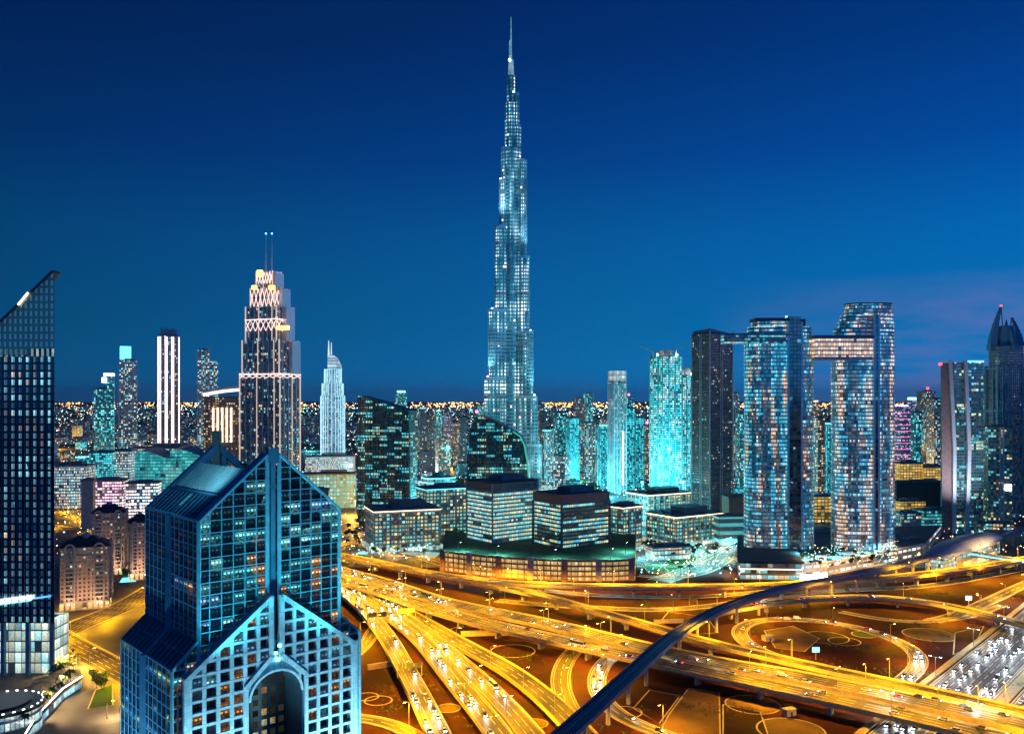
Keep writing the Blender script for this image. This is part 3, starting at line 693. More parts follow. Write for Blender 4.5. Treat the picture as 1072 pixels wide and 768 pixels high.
back = [(48, 130, 9), (41, 245, 9), (34, 370, 9), (25, 500, 8), (18, 620, 7), (10, 720, 5)]
front = [(30, 60, 10), (22, 240, 9)]
wing([(a / ca if a > 12 else a, t, r) for a, t, r in left], R(200), '')
wing([(a / ca if a > 12 else a, t, r) for a, t, r in right], R(-20), '')
wing(back, R(90), ''); 
MBs['wing'].prism(ngon(bx, BY, 15, 18), 0, 600, 0, 1); MBs['wing'].prism(ngon(bx, BY, 10.5, 16), 600, 680, 0, 1); MBs['wing'].prism(ngon(bx, BY, 7, 14), 680, 728, 0, 1)
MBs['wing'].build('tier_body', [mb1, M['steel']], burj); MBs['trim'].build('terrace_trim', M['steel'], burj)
M['band'] = facade('mechanical_band', (.22, .27, .30), (.12, .16, .18), 1.3, 30, .4, .0, .9, [(.5, .85, 1), (.3, .8, .95)], .14, run=.0, seed=3)
MBs['band'].build('mechanical_floor_trim', M['band'], burj)
MBs['fin'].build('facade_fin_mullion', M['steel'], burj)
b = MB(); b.cone(bx, BY, 728, 757, 5.2, 4.2); b.cone(bx - 1, BY, 757, 790, 2.9, 2.2); b.cone(bx, BY, 790, 822, 1.3, .8); b.cone(bx, BY, 822, 832, .8, .3)
b.build('spire', facade('spire_metal', (.5, .6, .64), (.3, .45, .5), 1.2, 3.2, .2, .4, .85, [(.3, .9, 1), (.7, 1, 1)], .8, run=.2, seed=8), burj)
b = MB()
for a, t in [(-2.6, 752), (4.8, 696), (-4.8, 673), (9.5, 640), (-8, 602), (20, 578), (-18, 545), (-14.5, 465), (26, 412), (33, 282), (-33, 320), (40, 170), (-40, 202)]:
    b.box(bx + a, BY - 5, 3.4, 3, t + 1.6, t + 4.2)
b.build('terrace_light_trim', M['g_white'], burj)
b = MB(); b.prism(ngon(bx, BY - 12, 78, 26, 48), 0, 14); b.prism(ngon(bx - 8, BY - 30, 52, 26, 34), 14, 24); b.build('podium', facade('podium_glass', (.4, .42, .42), (.05, .1, .12), 3, 4.5, .15, .3, .7, MIXED, 1.3, seed=4), burj)
# wall-washer floodlights that stand on the terraces
fl = lightdata('terrace_flood', 'SPOT', 3.0e5, (.35, .9, 1), 2, 80, .8)
for dx, dz in ((-52, 20), (58, 20), (0, 20), (-44, 205), (47, 172), (-24, 470), (36, 415)):
    o = lamp('floodlight_beam', fl, (bx + dx * 1.05, BY - 46 if dz < 100 else BY - 34, dz), burj); o.rotation_euler = (R(164), 0, math.atan2(dx, 60) * .4)

# ---------------------------------------------------------------- 2. near left tower with the slanted glass top
LY = 512.0
def LX(px): return XW(px, LY)
xr = LX(57); lt = thing('slanted_glass_tower', 'dark glass office tower with a steeply slanted top beside the round dark roof', 'tower', (xr - 24, LY + 12, 0))
zb, zp = ZW(652, LY), ZW(277, LY)
ml = facade('slot_window_wall', (.012, .020, .035), (.26, .42, .50), 4.4, 4.55, .60, .30, .34, [(.2, .65, .85), (.35, .8, .9), (.3, .7, .85), (.9, .75, .5)], .85, pane_ambient=.27, run=.8, seed=31, ior=2.1, wrough=.12, clump=.55)  # opaque pale panels given a glow; lit rows stand in for street reflections
Wl = 58.0
xq = xr * (LY + 30) / LY - 1.0
pl = [(xr - Wl, LY + 1), (xr, LY), (xq, LY + 30), (xq - Wl, LY + 31)]
zsl = ZW(331, LY); slope = (zp - zsl) / (57 / F * LY)
zs = lambda p: zp - 3 - (xr - p[0]) * slope if p[0] < xr else zp - 3
b = MB(); zsky = ZW(372, LY)
b.prism(pl, zb, zsky, 0, 1); b.build('glass_body', [ml, M['black']], lt)
# glazed screen above: clear bluish glass that rises to the peak
m, t, bs = newmat('screen_glass'); k = N(t); x, y, _ = k.sep(k.uv())
fu = k.m('FRACT', k.m('DIVIDE', x, 3.1)); fv = k.m('FRACT', k.m('DIVIDE', y, 4.55)); 
wmask = k.m('MULTIPLY', k.m('LESS_THAN', k.m('ABSOLUTE', k.m('SUBTRACT', fu, .5)), .20), k.m('LESS_THAN', k.m('ABSOLUTE', k.m('SUBTRACT', fv, .5)), .33))
t.links.new(k.mix(wmask, (.03, .08, .12), (.12, .22, .28)), bs.inputs['Base Color']); bs.inputs['Roughness'].default_value = .12; bs.inputs['IOR'].default_value = 1.8
tr = t.nodes.new('ShaderNodeBsdfTransparent'); ms = t.nodes.new('ShaderNodeMixShader'); ms.inputs[0].default_value = .82; t.links.new(k.mix(wmask, (.02, .10, .14), (.16, .42, .5)), bs.inputs['Emission Color']); bs.inputs['Emission Strength'].default_value = .16; m.cycles.emission_sampling = 'NONE'  # faint emission painted in so the screen reads against the sky
t.links.new(tr.outputs[0], ms.inputs[1]); t.links.new(bs.outputs[0], ms.inputs[2]); t.links.new(ms.outputs[0], [n for n in t.nodes if n.type == 'OUTPUT_MATERIAL'][0].inputs[0])
M['screen'] = m
def zline(x): return zp - 4 - (xr - x) * slope
b = MB()
f0 = [(xr - Wl, LY + .6), (xr - .3, LY - .4)]
xcut = xr - (zp - 4 - zsky) / slope
xa = max(xcut, xr - Wl)
b.face([(xa, LY, zsky), (xr, LY, zsky), (xr, LY, zp - 4), (xa, LY, zline(xa))], [(xa - xr, zsky), (0, zsky), (0, zp - 4), (xa - xr, zline(xa))])
b.face([(xr, LY, zsky), (xq, LY + 30, zsky), (xq, LY + 30, zp - 4), (xr, LY, zp - 4)], [(0, zsky), (30, zsky), (30, zp - 4), (0, zp - 4)])
b.build('glass_screen', M['screen'], lt)
b = MB(); b.beam((xa - 12, LY + 4, zline(xa - 12) + .2), (xr - 1.0, LY + 4, zline(xr - 1.0) + 1.2), 8, 1.7); b.build('slanted_roof', M['darkmetal'], lt)
b = MB(); b.beam((xr - 21, LY - 1.2, zline(xr - 21) - .2), (xr - 15, LY - 1.2, zline(xr - 15) + 1.4), .4, 1.2); b.build('roof_light', M['g_warm'], lt)
b = MB(); b.prism(grow(pl, .25), zsky - .5, zsky + 4.0, bottom=True); b.build('light_band', facade('band_glass', (.03, .05, .06), (.06, .1, .12), 3.1, 60, .5, .0, .8, [(.8, .95, .8), (.3, .7, .8), (1, .8, .6)], .7, run=.1, seed=6), lt)
b = MB()
for i in range(27):
    f = i / 26; px_ = pl[0][0] + (pl[1][0] - pl[0][0]) * f
    b.beam((px_, LY - .25 + (1 - f), zb), (px_, LY - .25 + (1 - f), zsky), .22, .3)
b.build('facade_mullion', M['bluecap'], lt)
b = MB()
z = zb + 4.55
while z < zsky - 1: b.prism(grow(pl, .18), z - .25, z + .25, bottom=True); z += 4.55
b.build('spandrel_trim', M['black'], lt)
b = MB()                                                # lit sign strip: a glowing rule with blurred block characters
zs_ = ZW(633, LY)
b.beam((LX(-6), LY - .9, zs_), (LX(33), LY - .9, zs_ + 3.0), .3, .55); b.build('sign_strip', M['g_cyan2'], lt)
for i in range(5):
    px = -1 + 7.6 * i; zc = zs_ + (px + 6) / 39 * 3.0
    b = MB(); b.box(LX(px + 2.6), LY - .9, 2.5, .3, zc + .8, zc + 3.2); b.box(LX(px + 1.2), LY - .9, .9, .3, zc + .3, zc + 1.6 + .5 * (i % 3)); b.build('sign_letter', M['g_white'], lt)
b = MB(); b.beam((LX(37), LY - .9, zs_ + 4.2), (LX(54), LY - .9, zs_ + 5.6), .3, 1.0); b.build('sign_strip', glow('blue_sign', (.1, .45, 1), 1.2), lt)
for px in (-14, 2, 28, 53):
    b = MB(); b.beam((LX(px), LY + 1.5, 0), (LX(px), LY + 1.5, zb), 2.2); b.build('column', M['bluecap'], lt)
b = MB(); b.box(xr - 30, LY + 16, 50, 20, 0, zb - .02); b.build('glazed_lobby', facade('lobby_glass', (.2, .24, .26), (.1, .14, .15), 4.0, 6.5, .10, .12, .8, [(.65, .95, .85), (.85, .95, .75), (.4, .8, .85)], 1.1, run=.3, seed=12), lt)
# round-roofed pavilion and raised terrace in front of it
dc = G(0, 736, 14); 
dr = thing('round_pavilion', 'round black roofed pavilion with a rim of white lights below the slanted glass tower', 'pavilion', (dc[0], dc[1], 0))
b = MB(); b.prism(ngon(dc[0], dc[1], 18.5, 40), 0, 12.6); b.build('drum', facade('drum_wall', (.35, .4, .42), (.1, .15, .17), 2.2, 5, .2, .3, .8, [(.5, .9, 1), (.8, 1, .9)], .9, seed=9), dr)
b = MB(); b.prism(ngon(dc[0], dc[1], 20, 48), 12.6, 14.2, bottom=True); b.prism(ngon(dc[0], dc[1], 14.5, 40), 14.2, 15.0, poly2=ngon(dc[0], dc[1], 13.5, 40)); b.build('roof', M['black'], dr)
for i in range(26):
    a = 2 * math.pi * i / 26; x, y = dc[0] + 18.8 * math.cos(a), dc[1] + 18.8 * math.sin(a)
    b = MB(); b.box(x, y, 1.1, .4, 14.2, 14.45, a + math.pi / 2); b.build('rim_light', M['g_led'] if False else M['g_white'], dr)
TZ = 5.0
tp = [G(-30, 790, TZ), G(15, 790, TZ), G(38, 752, TZ), G(66, 723, TZ), G(86, 710, TZ), G(84, 700, TZ), G(60, 700, TZ), G(40, 715, TZ), G(-30, 735, TZ)]
tp = tp[::1]
te = thing('terrace_building', 'long raised terrace with a white light strip along its edge and palms on top', 'terrace', (tp[3][0], tp[3][1], 0))
b = MB(); b.prism(tp, 0, TZ, 0, 1); b.build('podium', [facade('terrace_wall', (.3, .33, .36), (.08, .12, .15), 4, 4.4, .12, .3, .75, [(.2, .7, 1), (.6, .95, 1), (.3, .8, 1)], 1.2, run=.3, seed=17), M['darkroof']], te)
b = MB()
for i in range(0, 4): b.beam((*tp[i], TZ + .7), (*tp[i + 1], TZ + .7), .8, 1.4)
b.build('parapet', M['greyroof'], te)
b = MB()
for i in range(0, 4): b.beam((*tp[i], TZ + 1.55), (*tp[i + 1], TZ + 1.55), .55, .3)
b.build('light_strip', M['g_white'], te)

# ---------------------------------------------------------------- 3. blue glass gabled tower in front
AX, AY = XW(208, 190), 190.0
ud = Vector((.748, .664, 0)); ud.normalize(); vd = Vector((-ud.y, ud.x, 0))
A0 = Vector((AX, AY, 0)); WU, WV = 35.2, 33.4; ZE, ZR = 138.0, 153.4
def U(s, t_, z): p = A0 + ud * s + vd * t_; return (p.x, p.y, z)
gc = A0 + ud * WU / 2 + vd * WV / 2
gt = thing('gabled_glass_tower', 'blue glass twin gabled tower with cyan grid frames and an arched portal, nearest of all', 'tower', (gc.x, gc.y, 0))
mg = facade('grid_glass', (.02, .03, .04), (.006, .014, .022), 2.75, 2.75, .0, .0, .34, [(.9, .4, .12), (1, .5, .2), (.10, .6, .75), (.2, .85, .95), (.3, .95, 1), (.2, .5, .95)], 1.0, rough=.03, run=.45, seed=41, ior=2.9, clump=1.2, speck=2.4, smooth=.8)  # emissive panes stand in for city reflections in the glass
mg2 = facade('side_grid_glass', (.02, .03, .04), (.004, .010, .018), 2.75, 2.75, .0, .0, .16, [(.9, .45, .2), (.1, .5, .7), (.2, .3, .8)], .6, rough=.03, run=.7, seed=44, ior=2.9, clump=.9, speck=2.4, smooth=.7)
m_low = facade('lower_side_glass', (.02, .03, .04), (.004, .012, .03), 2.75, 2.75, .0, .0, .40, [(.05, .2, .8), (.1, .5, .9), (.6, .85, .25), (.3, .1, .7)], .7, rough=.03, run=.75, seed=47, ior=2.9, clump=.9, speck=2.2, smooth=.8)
mid = WU / 2; ZL0, ZL1, DL = 111.8, 106.2, 5.9
# glass walls -----------------
def wallpoly(pts, uvs, mat, name, par=None):
    b = MB(); b.face(pts, uvs); return b.build(name, mat, par or gt)
gap = 1.5                                              # dark slot behind the central spine
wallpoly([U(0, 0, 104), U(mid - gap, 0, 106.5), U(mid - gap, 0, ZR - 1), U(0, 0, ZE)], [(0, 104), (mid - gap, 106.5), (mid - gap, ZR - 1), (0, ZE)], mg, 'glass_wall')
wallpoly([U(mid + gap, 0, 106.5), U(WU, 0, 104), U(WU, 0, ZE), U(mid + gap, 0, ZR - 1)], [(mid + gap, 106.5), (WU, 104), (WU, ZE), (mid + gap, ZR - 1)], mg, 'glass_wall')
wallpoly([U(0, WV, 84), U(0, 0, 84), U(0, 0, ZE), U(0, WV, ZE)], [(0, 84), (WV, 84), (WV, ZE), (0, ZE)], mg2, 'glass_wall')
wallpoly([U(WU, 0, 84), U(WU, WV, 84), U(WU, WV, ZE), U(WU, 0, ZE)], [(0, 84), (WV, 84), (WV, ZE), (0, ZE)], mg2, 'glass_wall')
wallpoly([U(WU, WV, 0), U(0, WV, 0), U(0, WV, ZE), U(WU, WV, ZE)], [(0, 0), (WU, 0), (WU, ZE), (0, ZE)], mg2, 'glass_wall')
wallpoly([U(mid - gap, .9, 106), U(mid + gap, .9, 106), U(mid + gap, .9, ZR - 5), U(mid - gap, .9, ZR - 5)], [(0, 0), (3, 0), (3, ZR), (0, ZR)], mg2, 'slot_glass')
# grids -----------------------
fr = plain('cyan_frame', (.30, .60, .66), .35, .35, var=.2, scale=.9)
def zg(s): return ZE + (ZR - ZE) * (1 - abs(s - mid) / mid)   # gable rake
b = MB(); P2 = 2.75
edge = [mid - gap - i * P2 for i in range(7)] + [mid + gap + i * P2 for i in range(7)]
for s in sorted(edge):
    if s < .3 or s > WU - .3: continue
    b.beam(U(s, -.15, 107), U(s, -.15, zg(s)), .2 if abs(s - mid) > gap + .1 else .95, .3, up=vd)
z = ZE - 2.75 * 11
while z < ZR - 3:
    d = mid - (0 if z < ZE else (z - ZE) / (ZR - ZE) * mid)
    s0, s1 = (0, WU) if z < ZE else (z - ZE) * mid / (ZR - ZE), 0
    s0 = 0 if z < ZE else (z - ZE) * mid / (ZR - ZE)
    if s0 < mid - gap: b.beam(U(s0, -.15, z), U(mid - gap, -.15, z), .19, .28, up=vd); b.beam(U(mid + gap, -.15, z), U(WU - s0, -.15, z), .19, .28, up=vd)
    z += 2.75
b.build('front_grid_frame', fr, gt)
frd = plain('blue_frame', (.36, .50, .60), .35, .2, var=.08)
for su, sgn, nm in ((-.15, 0, 'side_grid_frame'), (WU + .15, 1, 'side_grid_frame')):
    b = MB()
    for i in range(13):
        tt = WV * i / 12
        if i == 6: continue
        b.beam(U(su, tt, 84), U(su, tt, ZE), .24, .26)
    z = ZE - 2.75 * 12
    while z < ZE: b.beam(U(su, 0, z), U(su, WV, z), .26, .24); z += 2.75
    b.build(nm, frd, gt)
    b = MB(); b.beam(U(su * 1.0 + (-.25 if sgn == 0 else .25), WV * .5, 84), U(su + (-.25 if sgn == 0 else .25), WV * .5, ZE - .3), 1.6, 1.1); b.build('pilaster', M['bluecap'], gt)
# bright corners and rakes
b = MB()
for s in (0, WU): b.beam(U(s, -.1, 104), U(s, -.1, ZE), .75)
for s0, s1 in ((0, mid - gap), (WU, mid + gap)): b.beam(U(s0, -.2, ZE), U(s1, -.2, zg(s1)), .5, .8, up=vd)
b.beam(U(0, 0, ZE), U(0, WV, ZE), .6); b.beam(U(WU, 0, ZE), U(WU, WV, ZE), .6)
b.build('corner_frame', fr, gt)
# roof ------------------------
rp = plain('roof_glass_panel', (.012, .035, .055), .14, .2, var=.2, spec=1.0)
def rs(f, side): return (mid * f if side == 0 else WU - mid * f, ZE + (ZR - ZE) * f)
for side in (0, 1):
    for t0, t1 in ((2.6, WV / 2 - .7), (WV / 2 + .7, WV - 2.2)):
        b = MB(); (s0, z0), (s1, z1) = rs(.0, side), rs(.30, side); b.face([U(s0, t0, z0 + .1), U(s0, t1, z0 + .1), U(s1, t1, z1 + .1), U(s1, t0, z1 + .1)]); b.build('roof_panel', rp, gt)
        b = MB()
        for i in range(7):
            tt = t0 + (t1 - t0) * i / 6; b.beam(U(s0, tt, z0 + .2), U(s1, tt, z1 + .2), .16)
        b.build('roof_panel_frame', M['bluecap'], gt)
    # louvred screen higher up
    b = MB(); (s0, z0), (s1, z1) = rs(.34, side), rs(.68, side)
    for i in range(19):
        tt = 3.4 + (WV - 8.0) * i / 18; b.beam(U(s0, tt, z0 + .3), U(s1, tt, z1 + .3), .85, .35, up=(0, 0, 1))
    b.build('louvre_slat', M['pale'], gt)
    b = MB(); b.face([U(s0, 2.6, z0 - .2), U(s0, WV - 2.2, z0 - .2), U(s1, WV - 2.2, z1 - .2), U(s1, 2.6, z1 - .2)])
    b.build('louvre_backing', M['black'], gt)
    # eave gutter beams
    b = MB(); (a, za), (c_, zc) = rs(.30, side), rs(.34, side); b.face([U(a, 2.6, za), U(a, WV - 2.2, za), U(c_, WV - 2.2, zc), U(c_, 2.6, zc)])
    b.beam(U(a, 2.6, za + .2), U(a, WV - 2.2, za + .2), .5); b.build('gutter', M['bluecap'], gt)
# thick gable frames front and back
for t0, t1, nm in ((-.05, 2.6, 'front_gable_roof'), (WV - 2.2, WV, 'back_gable_roof')):
    for side in (0, 1):
        b = MB(); s0, z0 = rs(0, side); s1, z1 = rs(1 - gap / mid, side)
        if t0 > 0: s1, z1 = rs(.97, side)
        p = [U(s0, t0, z0), U(s1, t0, z1), U(s1, t1, z1), U(s0, t1, z0)]; q = [(x, y, z_ + .45) for x, y, z_ in p]
        b.face(q); b.face(p[::-1])
        for i in range(4): b.face([p[i], p[(i + 1) % 4], q[(i + 1) % 4], q[i]])
        lo = [(x, y, z_ - 1.8) for x, y, z_ in (U(s0, t1, z0), U(s1, t1, z1))]
        b.face([U(s0, t1, z0), U(s1, t1, z1), lo[1], lo[0]])
        if t0 > 0: lo2 = [(x, y, z_ - 1.8) for x, y, z_ in (U(s0, t0, z0), U(s1, t0, z1))]; b.face([U(s0, t0, z0), U(s1, t0, z1), lo2[1], lo2[0]])
        b.build(nm, M['bluecap'], gt)
b = MB(); b.prism([U(1.2, 2.6, 0)[:2], U(WU - 1.2, 2.6, 0)[:2], U(WU - 1.2, WV - 2.3, 0)[:2], U(1.2, WV - 2.3, 0)[:2]], 130, ZE - .2); b.build('roof_deck', M['greyroof'], gt)
b = MB(); b.prism([U(9, 7, 0)[:2], U(22, 7, 0)[:2], U(22, 22, 0)[:2], U(9, 22, 0)[:2]], ZE - .2, ZE + 8.2); b.build('plant_room', M['pale'], gt)
b = MB()
for tt in (WV - 1.1,):
    for s in (mid - 2.2, mid + 2.2): b.beam(U(s, tt, ZE), U(s, tt, ZR - 2.6), 1.1)
b.build('gable_post', M['bluecap'], gt)
b = MB(); b.beam(U(mid, WV - 1.1, ZR - 6), U(mid, WV - 1.1, ZR + 3.4), 2.0); b.build('ridge_chimney', plain('brown_cladding', (.30, .17, .12), .6), gt)
# central spine post on the front, with its cap
b = MB(); b.beam(U(mid, .35, 106.5), U(mid, .35, ZR - 3.2), 1.1, 1.0, up=vd); b.build('spine', M['bluecap'], gt)
b = MB(); b.beam(U(mid, .2, ZR - 3.2), U(mid, .2, ZR + .2), 2.7, 1.4, up=vd); b.build('spine_cap', M['bluecap'], gt)
# lower wings with lean-to glass roofs
for side, s_in, s_out in ((0, 0, -DL), (1, WU, WU + DL)):
    par = gt
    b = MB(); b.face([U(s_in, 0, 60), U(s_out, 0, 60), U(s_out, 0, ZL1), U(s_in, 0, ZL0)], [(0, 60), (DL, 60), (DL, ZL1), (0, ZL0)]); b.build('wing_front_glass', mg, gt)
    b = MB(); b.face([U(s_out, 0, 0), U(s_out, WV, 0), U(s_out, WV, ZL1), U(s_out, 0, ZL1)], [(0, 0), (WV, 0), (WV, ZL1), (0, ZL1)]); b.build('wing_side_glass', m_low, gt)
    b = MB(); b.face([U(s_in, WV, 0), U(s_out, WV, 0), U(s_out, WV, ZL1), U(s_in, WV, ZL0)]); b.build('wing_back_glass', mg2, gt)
    o = -.15 if side == 0 else .15
    b = MB()
    for i in range(13):
        tt = WV * i / 12
        if i != 6: b.beam(U(s_out + o, tt, 40), U(s_out + o, tt, ZL1), .22, .24)
    z = ZL1
    while z > 40: b.beam(U(s_out + o, 0, z), U(s_out + o, WV, z), .24, .22); z -= 2.75
    b.build('wing_grid_frame', frd, gt)
    b = MB(); b.beam(U(s_out + 2 * o, WV / 2, 40), U(s_out + 2 * o, WV / 2, ZL1), 1.6, 1.1); b.build('pilaster', M['bluecap'], gt)
    b = MB(); b.beam(U(s_out, -.1, 40), U(s_out, -.1, ZL1), .6); b.beam(U((s_in + s_out) / 2, -.12, 40), U((s_in + s_out) / 2, -.12, (ZL0 + ZL1) / 2), .3)
    z = ZL1
    while z > 60: b.beam(U(s_in, -.12, z), U(s_out, -.12, z), .26, .24, up=vd); z -= 2.75
    b.beam(U(s_out, -.1, ZL1), U(s_in, -.1, ZL0), .5); b.build('wing_front_frame', fr, gt)
    b = MB()
    b.face([U(s_in, 0, ZL0), U(s_out, 0, ZL1), U(s_out, WV, ZL1), U(s_in, WV, ZL0)]); b.build('lean_to_roof', rp, gt)
    b = MB()
    for i in range(15):
        tt = WV * i / 14; b.beam(U(s_in, tt, ZL0 + .1), U(s_out, tt, ZL1 + .1), 1.7 if i == 7 else .2, .2)
    sm = (s_in + s_out) / 2; b.beam(U(sm, 0, (ZL0 + ZL1) / 2 + .12), U(sm, WV, (ZL0 + ZL1) / 2 + .12), .4, .22)
    b.beam(U(s_in, 0, ZL0 + .1), U(s_in, WV, ZL0 + .1), .5); b.beam(U(s_out, 0, ZL1 + .1), U(s_out, WV, ZL1 + .1), .4)
    b.build('lean_to_frame', M['bluecap'], gt)
# portal: pale gabled slab with square windows and an arch
TP = -1.6; SL, SR_, SM = -3.4, 38.6, 17.6; PZ0, PZ1 = 104.5, 120.4
NH, NZ0, NZ1 = 7.5, 99.6, 105.4                         # inner notch half-width, its shoulder and its peak
def pz(s): return PZ0 + (PZ1 - PZ0) * (1 - abs(s - SM) / 21.0)
def nz(s): return NZ1 - (NZ1 - NZ0) * abs(s - SM) / NH if abs(s - SM) < NH else -1
def clad(name, col, ph):
    m, t, b = newmat(name); k = N(t); p = k.pos(); x, y, z = k.sep(p)
    a = k.m('ADD', k.m('MULTIPLY', x, .748), k.m('MULTIPLY', y, .664))
    jz = k.m('LESS_THAN', k.m('FRACT', k.m('DIVIDE', z, ph)), .035); ja = k.m('LESS_THAN', k.m('FRACT', k.m('DIVIDE', a, 3.15 / 2)), .03)
    j = k.m('MULTIPLY_ADD', k.m('MAXIMUM', jz, ja), -.55, 1.0)
    st = k.rng(k.noise(k.comb(k.m('MULTIPLY', a, .9), k.m('MULTIPLY', z, .12)), 1.0, 5, .7), .3, .7, .62, 1.2)      # rain streaks
    tone = k.m('MULTIPLY_ADD', k.white(k.comb(k.m('FLOOR', k.m('DIVIDE', a, 3.15 / 2)), k.m('FLOOR', k.m('DIVIDE', z, ph)), 1.0))[0], .22, .86)
    f = k.m('MULTIPLY', k.m('MULTIPLY', j, st), tone); t.links.new(k.mix(1.0, col, k.comb(f, f, f), 'MULTIPLY'), b.inputs['Base Color']); b.inputs['Roughness'].default_value = .5; return m
pf = clad('portal_cladding', (.56, .70, .72), 1.39)
lat = None; b = MB(); PX, PZs = 3.15, 2.78; zbot = 40.0
cols = [SM + 1.35 + PX * i for i in range(7)]; cols = [2 * SM - c for c in cols] + cols
for s in cols:
    zt = min(pz(s), PZ1) - .3; zl = nz(s) if abs(s - SM) < NH - .2 else zbot
    b.beam(U(s, TP, max(zl, zbot)), U(s, TP, zt), .92, .7, up=vd)
z = PZ0 - 2.78 * 22
rows = []
while z < PZ1 - 2:
    rows.append(z); sa = SL + .0 if z < PZ0 else SM - 21 * (PZ1 - z) / (PZ1 - PZ0)
    for sg in (-1, 1):
        outer = SM + sg * (SM - sa) ; inner = SM + sg * 1.35
        if z < NZ0: inner = SM + sg * NH
        elif z < NZ1: inner = SM + sg * max(1.35, NH * (NZ1 - z) / (NZ1 - NZ0))
        b.beam(U(inner, TP + .02, z), U(outer, TP + .02, z), .62, .80, up=vd)
    z += 2.78
lat = b.build('portal_lattice', pf, gt)
b = MB()
for sg in (-1, 1):
    b.beam(U(SM + sg * 21, TP - .1, PZ0 - .3), U(SM + sg * 1.3, TP - .1, pz(SM + 1.3) - .3), 1.0, 1.2, up=vd)
    b.beam(U(SM + sg * 21, TP - .1, zbot), U(SM + sg * 21, TP - .1, PZ0), 1.2, 1.0, up=vd)
    b.beam(U(SM + sg * 1.35, TP - .1, NZ1 - .5), U(SM + sg * 1.35, TP - .1, PZ1 - 1), 1.1, .9, up=vd)
    b.beam(U(SM + sg * NH, TP - .15, NZ0), U(SM + sg * 1.2, TP - .15, NZ1), 1.0, 1.0, up=vd)
    b.beam(U(SM + sg * NH, TP - .15, zbot), U(SM + sg * NH, TP - .15, NZ0 + .3), 1.0, 1.0, up=vd)
b.build('portal_edge_frame', pf, gt)
b = MB()
for sg in (-1, 1):                                     # dark roof edge of the portal slab
    s0, s1 = SM + sg * 21.4, SM + sg * 1.2
    p = [U(s0, TP - .6, pz(SM + 21) + .15), U(s1, TP - .6, pz(s1) + .35), U(s1, .1, pz(s1) + .35), U(s0, .1, pz(SM + 21) + .15)]; b.face(p); q = [(x, y, z_ - .35) for x, y, z_ in p]
    for i in range(4): b.face([p[i], p[(i + 1) % 4], q[(i + 1) % 4], q[i]])
b.build('portal_roof', M['bluecap'], gt)
b = MB()
for sg in (-1, 1):
    s = SM + sg * 21.5; b.face([U(s, TP - .4, 0), U(s, .0, 0), U(s, .0, PZ0), U(s, TP - .4, PZ0)])
b.build('portal_side', M['bluecap'], gt)
# every square window is a pane of its own behind the lattice
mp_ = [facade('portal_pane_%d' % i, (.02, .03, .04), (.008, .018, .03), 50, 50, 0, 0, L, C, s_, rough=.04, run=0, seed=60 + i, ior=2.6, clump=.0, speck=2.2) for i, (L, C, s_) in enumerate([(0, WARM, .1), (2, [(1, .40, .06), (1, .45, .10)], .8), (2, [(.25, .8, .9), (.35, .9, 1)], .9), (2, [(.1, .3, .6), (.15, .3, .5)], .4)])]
rng = random.Random(5); npane = 0
cs = sorted(cols)
for ci in range(len(cs) - 1):
    a, c_ = cs[ci] + .46, cs[ci + 1] - .46
    if c_ - a < .4 or abs((a + c_) / 2 - SM) < 1.0: continue
    for zr in rows:
        z0, z1 = zr + .40, zr + 2.78 - .40; sm = (a + c_) / 2
        if z0 < 85.5: continue
        hi = min(pz(a), pz(c_)) - .6
        if z0 > max(pz(a), pz(c_)) - 1.6: continue
        lo = max(nz(a), nz(c_)) if abs(sm - SM) < NH else -1
        if z1 < lo + .5 or (abs(sm - SM) < NH and z0 < NZ0 - .5): continue
        za, zc = min(z1, pz(a) - .6), min(z1, pz(c_) - .6)
        w = rng.random(); lowrow = z0 < 97
        mt = mp_[1] if (w < (.42 if lowrow else .10)) else mp_[2] if w < (.5 if lowrow else .24) else mp_[3] if w < .62 else mp_[0]
        if npane < 100:
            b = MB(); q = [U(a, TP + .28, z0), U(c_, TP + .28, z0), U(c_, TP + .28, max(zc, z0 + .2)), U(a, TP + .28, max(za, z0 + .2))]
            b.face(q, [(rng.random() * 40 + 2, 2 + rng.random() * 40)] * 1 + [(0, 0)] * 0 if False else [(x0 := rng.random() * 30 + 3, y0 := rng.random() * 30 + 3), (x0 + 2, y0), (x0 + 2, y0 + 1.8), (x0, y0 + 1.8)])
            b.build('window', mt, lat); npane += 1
# remaining glass behind the portal and below the picture
b = MB()
for sg in (-1, 1):
    i_, o_ = SM + sg * NH, SM + sg * 20.8
    b.face([U(i_, TP + .5, 0), U(o_, TP + .5, 0), U(o_, TP + .5, PZ0 - .4), U(i_, TP + .5, pz(i_) - .4)], [(0, 0), (13, 0), (13, 100), (0, 104)])
    b.face([U(SM + sg * 1.2, TP + .5, NZ1 - .6), U(i_, TP + .5, NZ0), U(i_, TP + .5, pz(i_) - .4), U(SM + sg * 1.2, TP + .5, pz(SM + 1.2) - .4)])
b.build('portal_backing_glass', mg2, gt)
